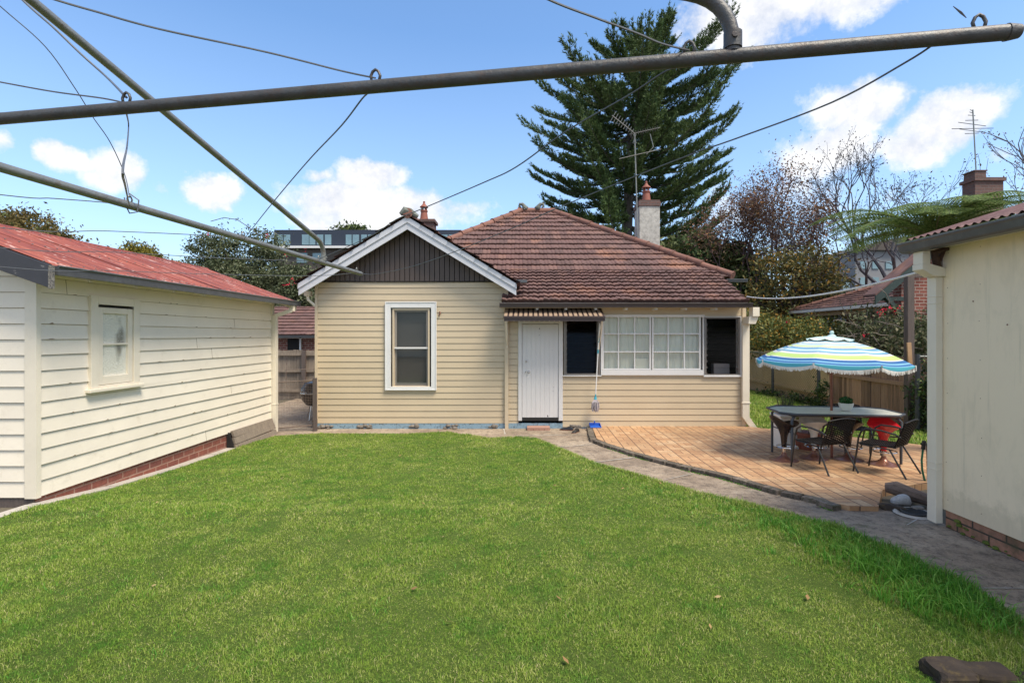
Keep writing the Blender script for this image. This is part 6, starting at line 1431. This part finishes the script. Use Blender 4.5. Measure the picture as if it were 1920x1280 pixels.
# ================================================================== trees
def grow(mb, p, d, L, r, depth, rn, tips, spread=.55, ratio=.74, up_=.12, kids=(2, 3), wig=.12, ns=4, side=None):
    pts = [p]; q = p; dd = d.copy(); n = 4
    for i in range(n):
        dd = (dd+Vector((rn.gauss(0, wig), rn.gauss(0, wig), rn.gauss(0, wig)+up_*.3))).normalized(); q = q+dd*(L/n); pts.append(q)
    mb.tube(pts, [r*(1-.35*i/n) for i in range(n+1)], ns if r < .04 else 6, cap=False)
    if depth == 0: tips.append((q, dd)); tips.append((pts[2], dd)); return
    k_ = rn.randint(*kids)
    for j in range(k_):
        ang = spread*rn.uniform(.6, 1.25); ax = dd.orthogonal().normalized(); ax.rotate(__import__('mathutils').Quaternion(dd, rn.uniform(0, 6.28)))
        nd = (dd*math.cos(ang)+ax*math.sin(ang)); nd.z += up_; nd.normalize()
        st_ = q if (j == 0 or rn.random() < .5) else pts[rn.choice((2, 3))]
        grow(mb, st_, nd, L*ratio*rn.uniform(.8, 1.15), r*.62, depth-1, rn, tips, spread, ratio, up_, kids, wig, ns)
def leaves_at(name, tips, per, spread, size, mat, parent, zbias=0, seed=1):
    r_ = np.random.default_rng(seed); T_ = np.array([tuple(t_[0]) for t_ in tips]); n = len(T_)*per; c = np.repeat(T_, per, 0)+r_.normal(0, spread, (n, 3)); c[:, 2] += zbias
    return leafquads(name, c, size, mat, parent, r_)
def leafquads(name, c, size, mat, parent, r_, droop=0.):
    size = size*1.3
    n = len(c); a = r_.normal(0, 1, (n, 3)); a[:, 2] -= droop; a /= np.linalg.norm(a, axis=1)[:, None]; b = np.cross(a, r_.normal(0, 1, (n, 3))); b /= np.linalg.norm(b, axis=1)[:, None]
    s = size*(.6+.8*r_.random(n))[:, None]; V = np.stack([c-a*s, c-b*s*.45, c+a*s, c+b*s*.45], 1).reshape(-1, 3); return np_mesh(name, V, np.arange(n*4).reshape(-1, 4), mat, parent)
def clumps(ells, nclump, per, cr, seed, hollow=.55, flat=.7):
    r_ = np.random.default_rng(seed); E = np.array(ells); w = E[:, 3]*E[:, 4]*E[:, 5]; w = w**.75; w /= w.sum(); k_ = r_.choice(len(E), nclump, p=w)
    d = r_.normal(0, 1, (nclump, 3)); d /= np.linalg.norm(d, axis=1)[:, None]; rad = (hollow+(1-hollow)*r_.random(nclump)**.6)*(.86+.22*r_.random(nclump)); c = E[k_, :3]+d*rad[:, None]*E[k_, 3:6]
    crr = cr*(.5+1.0*r_.random(nclump)); p = np.repeat(c, per, 0)+r_.normal(0, 1, (nclump*per, 3))*np.repeat(crr, per)[:, None]*np.array([1, 1, flat]); return p, c, r_
def bushy(name, base, ells, nclump, per, cr, size, mat, label, cat, seed, bark='bark', twigs=40, hollow=.5, droop=0, group=None, trunk_r=.1, stems=1):
    o = root(name, base, label, cat, group); p, c, r_ = clumps(ells, nclump, per, cr, seed, hollow); p = p[p[:, 2] > base[2]+.03]
    leafquads('foliage', p, size, mat, o, r_, droop); m = MB(); rn = random.Random(seed); b0 = Vector(base)
    E = Vector(ells[0][:3]); ctr = Vector((E.x, E.y, (E.z*.6+b0.z*.4)))
    for s_ in range(stems):
        bb = b0+Vector((rn.uniform(-.4, .4)*(stems > 1), rn.uniform(-.3, .3)*(stems > 1), 0)); m.tube([bb, bb.lerp(ctr, .5)+Vector((rn.gauss(0, .05), 0, 0)), ctr], [trunk_r, trunk_r*.8, trunk_r*.6], 8)
    for i in range(twigs):
        q = Vector(c[rn.randrange(len(c))]); mid = ctr.lerp(q, .55)+Vector((rn.gauss(0, .1), rn.gauss(0, .1), rn.gauss(0, .12))); m.tube([ctr+Vector((0, 0, rn.uniform(-.3, .5)))*.5, mid, q], [trunk_r*.35, trunk_r*.2, trunk_r*.06], 4, cap=False)
    m.build('trunk', M[bark], o); return o
# --- the big norfolk-type pine
pd = 32.; pX = (1178-CX)*pd/FX; pine = root('pine_tree', (pX, pd, -.3), 'very tall dark tiered pine tree rising behind the tiled roof', 'tree')
m = MB(); m.tube([(pX-.3, pd, -.3), (pX-.1, pd, 8), (pX+.2, pd, 14), (pX+.9, pd, 18.0), (pX+1.35, pd, 19.9)], [.42, .34, .24, .12, .03], 10); trk = m
rn = random.Random(21); V = []; F = []; nv = 0; bm_ = m; spikes = []; rbn = np.random.default_rng(5)
def trunk_at(z):
    ks = [(-.3, -.3), (8, -.1), (14, .2), (18.0, .9), (19.7, 1.35)]
    for (a_, xa), (b2, xb) in zip(ks[:-1], ks[1:]):
        if z <= b2: return pX+xa+(xb-xa)*(z-a_)/(b2-a_)
    return pX+1.35
lets = []   # branchlets (a, mid, b, radius)
z = 3.4; tier = 0
while z < 19.0:
    f = z/20.4; Rm = 6.6*min(1, (1-f)*4.2+.04)**.85*(1 if f > .35 else .93)
    nb2 = 9 if f < .8 else 6; off = rn.uniform(0, 6.28)
    for k_ in range(nb2):
        th = off+2*math.pi*k_/nb2+rn.uniform(-.25, .25); L = Rm*rn.uniform(.62, 1.12); c_, s_ = math.cos(th), math.sin(th); x0_ = trunk_at(z); zb_ = z+rn.uniform(-.32, .32)
        rise = .0+.20*max(0, f-.5)/.5+rn.uniform(-.06, .07); pts = []
        for i in range(9):
            t_ = i/8; pts.append(Vector((x0_+c_*L*t_, pd+s_*L*t_, zb_+L*(rise*t_-.16*math.sin(t_*math.pi)*(1-f)+.13*t_**3))))
        bm_.tube(pts, [.075*(1-.8*i/8)*(1-f*.5) for i in range(9)], 5, cap=False)
        nl = int(7+L*8)
        for i in range(nl):
            t_ = .22+.78*(i+rn.random()*.6)/nl; t_ = min(t_, .995); kk = t_*8; j = min(7, int(kk)); p = pts[j].lerp(pts[j+1], kk-j); tan = (pts[j+1]-pts[j]).normalized(); sd_ = Vector((-tan.y, tan.x, 0)).normalized()*(1 if i % 2 else -1)
            LL = (1.0-.55*abs(t_-.5)*1.2)*rn.uniform(.5, 1.05)*(.50+.08*L); dr_2 = (tan*.75+sd_*rn.uniform(.5, .9)+Vector((0, 0, rn.uniform(.05, .4)))).normalized(); e_ = p+dr_2*LL+Vector((0, 0, .12*LL)); lets.append((p, p.lerp(e_, .5)-Vector((0, 0, .04)), e_, .085))
            if rn.random() < .75:
                p2 = p.lerp(e_, rn.uniform(.3, .6)); d3 = (tan*.9+sd_*.2+Vector((0, 0, rn.uniform(.2, .6)))).normalized(); lets.append((p2, p2+d3*LL*.3, p2+d3*LL*.6+Vector((0, 0, .08)), .07))
        lets.append((pts[7], pts[8], pts[8]+(pts[8]-pts[7]).normalized()*.55+Vector((0, 0, .2)), .09))
    z += (.98-.5*f)*rn.uniform(.9, 1.1); tier += 1
trk.build('trunk', M['bark'], pine)
A = np.array([tuple(l[0]) for l in lets]); Bm = np.array([tuple(l[1]) for l in lets]); C_ = np.array([tuple(l[2]) for l in lets]); nL = len(lets); per = 28
t_ = rbn.random((nL, per)); q0 = (1-t_)**2; q1 = 2*t_*(1-t_); q2_ = t_**2
cen = A[:, None]*q0[..., None]+Bm[:, None]*q1[..., None]+C_[:, None]*q2_[..., None]; ax = (C_-A); ax /= np.linalg.norm(ax, axis=1)[:, None]
rad_ = rbn.normal(0, 1, (nL, per, 3)); rad_ -= (rad_*ax[:, None]).sum(-1, keepdims=True)*ax[:, None]; rad_ /= np.linalg.norm(rad_, axis=-1, keepdims=True)
tipd = rad_*.8+ax[:, None]*.9; side = np.cross(tipd, rbn.normal(0, 1, (nL, per, 3))); side /= np.linalg.norm(side, axis=-1, keepdims=True)
ln3 = (.12+.08*rbn.random((nL, per, 1)))*(1.1-.3*t_[..., None]); Vn = np.stack([cen-side*.026, cen+side*.026, cen+tipd*ln3], 2).reshape(-1, 3)
M['needle'] = leafmat('pine_needles', [(.035,.065,.028), (.065,.115,.04), (.105,.17,.055), (.16,.22,.075)], .2, .35, patch=((.08,.10,.03), .5), pscale=.35)
np_mesh('foliage', Vn, np.arange(len(Vn)).reshape(-1, 3), M['needle'], pine)
# --- lower conifer beside it
M['conifer'] = leafmat('conifer_leaves', [(.018,.038,.014), (.036,.07,.022), (.06,.10,.03), (.10,.125,.04)], .12, .3, patch=((.11,.09,.025), .5), pscale=.6)
bushy('conifer_tree', (9.3, 26, -.3), [(8.4, 25.5, 5.1, 2.0, 1.6, 1.5), (10.2, 25.8, 4.6, 2.0, 1.7, 1.6), (7.2, 26, 4.7, 1.6, 1.5, 1.6), (9.0, 26, 3.0, 3.2, 2, 2.0), (11.2, 26, 3.4, 1.2, 1.3, 1.3), (5.4, 27, 4.6, 1.8, 1.5, 1.4)], 1500, 60, .24, .10, M['conifer'], 'low spreading dark conifer with olive tips behind the grey chimney', 'tree', 31, twigs=60, trunk_r=.25)
# --- autumn tree
M['autumn'] = leafmat('autumn_leaves', [(.10,.06,.055), (.17,.09,.075), (.14,.11,.06), (.26,.13,.07), (.40,.20,.07)], .25, .3, stops=[0, .35, .65, .9, 1])
M['olive'] = leafmat('olive_leaves', [(.05,.055,.022), (.09,.095,.032), (.15,.13,.04), (.26,.16,.04), (.42,.22,.04)], .25, .3, stops=[0, .4, .75, .92, 1])
at_ = root('autumn_tree', (11.4, 24, -.3), 'slender multi stemmed autumn tree with sparse red brown leaves behind the sunroom', 'tree'); m = MB(); rn = random.Random(8); tips = []
for (dx_, lean, L) in ((-.7, -.16, 2.35), (-.2, .02, 2.6), (.3, .16, 2.4), (.1, -.05, 2.5), (.6, .24, 2.2), (-1.3, -.2, 2.2), (.9, .12, 2.0)):
    b0 = Vector((11.1+dx_, 24+rn.uniform(-.4, .4), 1.5)); m.tube([(11.4, 24, -.3), b0], [.12, .08], 6); grow(m, b0, Vector((lean, rn.uniform(-.1, .1), 1)).normalized(), L, .075, 4, rn, tips, spread=.42, ratio=.72, up_=.22, kids=(2, 3), wig=.09)
m.build('trunk', M['bark_red'], at_); leaves_at('foliage', tips, 52, .45, .042, M['autumn'], at_, seed=4)
bushy('maple_tree', (12.2, 21.5, -.3), [(11.0, 21.5, 4.0, 1.5, 1.2, 1.5), (12.3, 21.5, 4.1, 1.3, 1.2, 1.3), (10.2, 21.5, 2.6, 1.2, 1, 1.2), (12.0, 21.8, 2.4, 1.8, 1.2, 1.2), (13.0, 21.5, 3.2, .9, 1, .9)], 420, 26, .24, .065, M['olive'], 'rounded olive and orange leafed tree below the autumn tree', 'tree', 33, bark='bark_red', twigs=110, hollow=.3, trunk_r=.12)
# --- bare trees
def bare(name, base, stems, label, seed, bark='bark_grey', depth=5, leaf=None, **kw):
    o = root(name, base, label, 'tree'); m = MB(); rn = random.Random(seed); tips = []; b0 = Vector(base)
    for (d_, L, r) in stems: grow(m, b0, Vector(d_).normalized(), L, r, depth, rn, tips, **kw)
    m.build('trunk', M[bark], o)
    if leaf: leaves_at('foliage', tips, leaf[0], leaf[1], leaf[2], M[leaf[3]], o, seed=seed)
    return o
M['buds'] = leafmat('dark_buds', [(.03,.03,.035), (.06,.05,.05)], 0, .2)
bt = root('bare_tree', (16.8, 22.5, -.3), 'leafless grey tree with fanning branches leaning left of the tree fern', 'tree'); m = MB(); rn = random.Random(14); tips = []
m.tube([(16.9, 22.5, -.3), (16.6, 22.5, 2.0), (16.3, 22.5, 3.4)], [.22, .17, .14], 8)
for (p0, d_, L, r) in (((16.3, 22.5, 3.3), (-.75, 0, .8), 2.7, .085), ((16.3, 22.5, 3.4), (-.25, .1, 1), 2.8, .09), ((16.4, 22.5, 3.0), (-1, .1, .5), 2.5, .07), ((16.3, 22.5, 3.4), (.35, -.1, 1), 2.4, .08), ((16.5, 22.5, 2.4), (-.9, -.2, .75), 2.4, .06), ((16.3, 22.4, 3.2), (-.5, -.3, .95), 2.7, .07)):
    grow(m, Vector(p0), Vector(d_).normalized(), L*.92, r, 5, rn, tips, spread=.45, ratio=.74, up_=.07, kids=(2, 3), wig=.13)
m.build('trunk', M['bark_grey'], bt); leaves_at('buds', tips, 2, .08, .035, M['buds'], bt)
bare('bare_tree', (17.8, 21.5, 2.2), [((-.15, 0, 1), 2.1, .08), ((.25, .1, 1), 2.0, .08), ((-.5, 0, .9), 1.9, .07), ((.55, 0, .9), 1.8, .07), ((0, 0, -1), 2.4, .12)][:4], 'leafless tree with dark buds directly above the tree fern', 17, depth=5, leaf=(3, .1, .04, 'buds'), spread=.48, ratio=.70, up_=.09, wig=.14)
m = MB(); m.tube([(17.8, 21.5, -.3), (17.8, 21.5, 2.3)], [.16, .12], 7); m.build('lower_trunk', M['bark_grey'], bpy.data.objects['bare_tree.001'])
bare('bare_tree', (23.6, 22.5, -.3), [((-.05, 0, 1), 4.0, .12), ((-.25, 0, 1), 3.7, .1), ((.2, 0, 1), 3.7, .1)], 'sparse leafless tree at the right edge beyond the brick chimney', 19, depth=4, leaf=(4, .12, .045, 'autumn'), spread=.4, ratio=.74, up_=.15, wig=.1)
# --- tree fern
fn_ = root('tree_fern', (6.0, 7.6, 0), 'green tree fern spreading its fronds above the roof of the cream outbuilding', 'fern'); fc = P(1752, 446, 7.6)
m = MB(); m.tube([(fc.x+.75, fc.y+.1, -.1), (fc.x+.62, fc.y, 1.4), (fc.x+.35, fc.y, 2.5), fc], [.16, .13, .12, .11], 10); m.build('trunk', M['bark'], fn_)
LV = []; rn = random.Random(6); rc = MB()
nf = 27
for k_ in range(nf):
    th = 2*math.pi*k_/nf+rn.uniform(-.1, .1); L = rn.uniform(1.3, 1.75); el_ = rn.uniform(.25, .75); c_, s_ = math.cos(th), math.sin(th); pts = []
    for i in range(15):
        t_ = i/14; pts.append(Vector((fc.x+c_*L*t_*.97, fc.y+s_*L*t_*.97, fc.z+L*(el_*1.15*t_-(.22+el_*.62)*t_**2.2)+.03)))
    rc.tube(pts, [.014*(1-.85*i/14) for i in range(15)], 4, cap=False)
    npn = 34
    for i in range(2, npn):
        t_ = i/npn; kk = t_*14; j = min(13, int(kk)); p = pts[j].lerp(pts[j+1], kk-j); tan = (pts[j+1]-pts[j]).normalized(); sd_ = tan.cross(Vector((0, 0, 1))).normalized(); pl_ = .34*math.sin(math.pi*min(1, t_*.93+.05))**.7
        for s2 in (-1, 1):
            dp_ = (sd_*s2*.92+tan*.38+Vector((0, 0, -.06))).normalized(); prevp = p
            nseg = 9
            for q in range(1, nseg+1):
                u_ = q/nseg; c0 = p+dp_*pl_*u_+Vector((0, 0, -.10*pl_*u_*u_)); w_ = .046*(1-u_*.75); tn = tan*w_
                LV += [tuple(prevp), tuple(c0+tn+Vector((0, 0, -.006))), tuple(c0), tuple(prevp), tuple(c0), tuple(c0-tn+Vector((0, 0, -.006)))]; prevp = c0
M['fern'] = leafmat('fern_leaf', [(.045,.085,.022), (.085,.14,.035), (.14,.20,.05), (.21,.27,.09)], .4, .3)
V = np.array(LV); np_mesh('foliage', V, np.arange(len(V)).reshape(-1, 3), M['fern'], fn_); rc.build('stalks', M['stemgreen'], fn_)
# --- left group
M['coral'] = leafmat('grey_green_leaves', [(.04,.055,.025), (.07,.09,.04), (.11,.13,.065), (.17,.18,.105)], .2, .4)
ls = bushy('coral_tree', (-13.2, 25.3, -.3), [(x*1.5, y*1.5, 1.7+(z-1.7)*1.5, r1*1.5, r2*1.5, r3*1.5) for (x, y, z, r1, r2, r3) in [(-9.2, 17, 3.5, 1.5, 1.2, 1.1), (-7.9, 17, 2.9, 1.3, 1.1, 1.2), (-10.6, 17, 2.7, 1.2, 1, 1.0), (-8.6, 17, 1.6, 2.6, 1.2, 1.3), (-6.9, 17.3, 2.3, .9, 1, 1.3), (-10.1, 17, 4.4, .9, .7, .8), (-8.6, 17, 4.5, .6, .6, .8), (-11.2, 17, 3.4, .7, .7, .6), (-7.4, 17.2, 3.5, .6, .6, .6)]], 1300, 62, .23, .056, M['coral'], 'large grey green leafed tree with a few red flowers behind the shed', 'tree', 41, twigs=150, hollow=.25, trunk_r=.16)
M['redflower'] = leafmat('red_flowers', [(.5,.01,.03), (.65,.03,.08)], .3, .3)
def flowers(pts, parent, n=7, s=.026, sp_=.035):
    r_ = np.random.default_rng(3); c = np.repeat(np.array([tuple(p) for p in pts]), n, 0)+r_.normal(0, sp_, (len(pts)*n, 3)); return leafquads('flowers', c, s, M['redflower'], parent, r_)
flowers([P(541, 533, 23.0), P(548, 525, 23.2), P(535, 535, 23.0), P(535, 476, 23.2), P(390, 437, 23.5), P(500, 440, 23.4), P(572, 470, 23.3), P(556, 530, 23.0)], ls, 7, .034, .05)
m = MB()
pts = [P(395, 415, 24.5), P(420, 408, 24.5), P(445, 412, 24.5), P(465, 425, 24.5), P(485, 440, 24.5)]; m.tube(pts, .017, 4); m.build('arching_twig', M['bark'], ls); leaves_at('twig_leaves', [(p, 0) for p in pts[2:]], 14, .1, .04, M['coral'], ls)
M['brown_tree'] = leafmat('brown_green_leaves', [(.07,.06,.022), (.13,.10,.035), (.20,.14,.045), (.08,.11,.03)], .25, .3)
bushy('brown_leafed_tree', (-21, 22, -.3), [(-21.9, 22, 5.3, 2.0, 1.6, 1.7), (-20.0, 22, 4.8, 1.7, 1.4, 1.3), (-24, 22, 5.4, 2.2, 1.6, 1.9)], 750, 90, .22, .058, M['brown_tree'], 'brownish green tree at the left edge above the red roof', 'tree', 43, twigs=60, trunk_r=.2)
M['yellow_tree'] = leafmat('yellow_green_leaves', [(.09,.09,.012), (.17,.15,.02), (.28,.22,.03), (.07,.08,.02)], .25, .3)
bushy('yellow_shrub', (-18.3, 25, -.3), [(-18.6, 25, 4.8, 1.2, 1, 1.3), (-17.4, 25, 4.2, 1.1, 1, 1.3), (-16.6, 25, 3.9, 1.1, 1, 1.3)], 520, 90, .18, .05, M['yellow_tree'], 'rounded golden green shrub peeking over the ridge of the red roof', 'tree', 44, twigs=30)
bushy('distant_tree', (-26, 90, 0), [(-30, 90, 19.0, 3.4, 2, 2.0), (-32.8, 90, 18.0, 2.2, 2, 1.2), (-27.5, 90, 18.3, 1.8, 2, 1.4)], 200, 30, .5, .25, M['conifer'], 'round dark tree top just above the far apartment roof', 'tree', 45, twigs=10, trunk_r=.5)
# --- shrubs behind the right fences
M['mixed'] = leafmat('mixed_shrub_leaves', [(.05,.07,.02), (.09,.12,.035), (.15,.17,.045), (.32,.22,.04), (.48,.22,.03)], .25, .35, stops=[0, .35, .7, .9, 1])
bushy('orange_shrub', (9.0, 18, -.3), [(8.9, 17.4, 1.4, 1.1, 1.2, .95), (10.0, 18.2, 1.5, 1.2, 1.2, .9), (8.6, 19.5, 1.8, 1.2, 1.2, 1.0), (11.2, 18.3, 1.3, 1.0, 1, .9)], 650, 34, .16, .042, M['mixed'], 'leafy shrub with orange and yellow leaves between the house corner and umbrella', 'shrub', 51, twigs=90, hollow=.3, stems=3, trunk_r=.06)
M['dkmix'] = leafmat('dull_shrub_leaves', [(.035,.05,.02), (.07,.085,.035), (.11,.12,.055), (.18,.15,.09)], .2, .35)
tv = bushy('tangled_shrub', (10.2, 13.6, -.3), [(9.9, 14.2, 1.55, 1.1, .8, .9), (9.3, 12.8, 1.5, .9, .8, .9), (10.9, 13.0, 1.6, .8, .6, .9), (9.0, 11.6, 1.2, .7, .7, 1.0), (10.0, 12.2, 1.0, 1.0, .8, .9)], 620, 30, .16, .04, M['dkmix'], 'tangle of bare stems and dull leaves with red flowers above the brown fence', 'shrub', 52, twigs=60, hollow=.3, stems=3, trunk_r=.05)
flowers([P(1659, 578, 11.9), P(1670, 579, 11.9), P(1679, 583, 11.9), P(1650, 585, 11.9), P(1652, 588, 11.9), P(1686, 577, 11.9), P(1621, 628, 11.9), P(1476, 604, 15)], tv, 8, .022, .03)
m = MB(); rn = random.Random(77)
for k_ in range(190):
    a_ = Vector((rn.uniform(8.4, 11), rn.uniform(11.3, 13.8), rn.uniform(.3, 2.0))); d_ = Vector((rn.gauss(0, 1), rn.gauss(0, .5), rn.gauss(.1, .7))).normalized(); L = rn.uniform(.5, 1.5); pts = [a_]
    for i in range(6): d_ = (d_+Vector((rn.gauss(0, .22), rn.gauss(0, .2), rn.gauss(-.03, .22)))).normalized(); pts.append(pts[-1]+d_*L/6)
    m.tube(pts, [.009]*6+[.003], 4, cap=False)
m.build('bare_stems', paint('pale_stems', (.20,.165,.14), .3, 6, .9), tv)
M['ivy'] = leafmat('ivy_leaves', [(.012,.03,.010), (.025,.055,.016), (.05,.09,.025), (.12,.15,.03)], .2, .45)
bushy('ivy_hedge', (8.3, 10.3, -.3), [(8.15, 10.0, .55, .45, .35, .75), (8.5, 10.2, .1, .6, .4, .5), (8.9, 10.4, .7, .5, .4, .9), (8.2, 9.8, -.1, .4, .3, .3)], 420, 42, .08, .028, M['ivy'], 'dark ivy covering the fence to the right of the palings', 'ivy', 53, twigs=20, trunk_r=.03, hollow=.5)
bushy('climbing_plant', (7.6, 15, -.3), [(7.8, 14.2, -.1, .12, .8, .15), (7.8, 16, -.15, .12, .9, .12), (7.8, 13.35, .15, .12, .15, .45)], 60, 24, .08, .03, M['ivy'], 'low creeper growing at the foot of the chain link fence', 'creeper', 54, twigs=20, trunk_r=.02)
# distant greenery closing the horizon
r_ = np.random.default_rng(91); n = 9000; ang = r_.uniform(-1.05, 1.05, n); dist = r_.uniform(52, 85, n); hh = 3.2+2.2*np.sin(ang*9)+1.3*np.sin(ang*23+1)+r_.normal(0, .5, n); c = np.stack([dist*np.sin(ang), dist*np.cos(ang), r_.random(n)**.7*np.maximum(.6, hh)], 1)
tag(leafquads('distant_treeline', c, .55, M['conifer'], None, r_), 'hazy line of distant suburban trees', 'trees', kind='stuff')

# ------------------------------------------------------------------ repeated pieces become parts of their own
def explode(o):
    me = o.data; n = len(me.vertices); par = list(range(n))
    def find(a):
        while par[a] != a: par[a] = par[par[a]]; a = par[a]
        return a
    for e in me.edges:
        a, b = find(e.vertices[0]), find(e.vertices[1])
        if a != b: par[a] = b
    groups = {}
    for p in me.polygons: groups.setdefault(find(p.vertices[0]), []).append(p)
    if len(groups) < 2: return
    base = o.name.split('.')[0]; smooth = me.polygons[0].use_smooth
    for g in groups.values():
        ids = sorted({v for p in g for v in p.vertices}); mp_ = {v: i for i, v in enumerate(ids)}
        m2 = bpy.data.meshes.new(base); m2.from_pydata([me.vertices[v].co[:] for v in ids], [], [[mp_[v] for v in p.vertices] for p in g]); m2.update(); box_uv(m2); m2.materials.append(me.materials[0])
        if smooth: m2.polygons.foreach_set('use_smooth', [True]*len(m2.polygons))
        c = bpy.data.objects.new(base, m2); COL.objects.link(c); c.parent = o.parent
        for ch in list(o.children): ch.parent = c if ch == o.children[0] else c
    bpy.data.objects.remove(o)
for o in [x for x in list(bpy.data.objects) if x.type == 'MESH' and x.name.split('.')[0] in ('corner_trim', 'wire_eye', 'ridge_horn', 'rafter_end', 'cover_strip', 'awning_bracket', 'chimney_cap_', 'rail', 'rafters', 'outer_wall', 'clip_strip', 'side_gutter', 'exposed_rubble', 'door_handle', 'core_hole', 'peephole', 'band')]: explode(o)
bpy.context.view_layer.update()
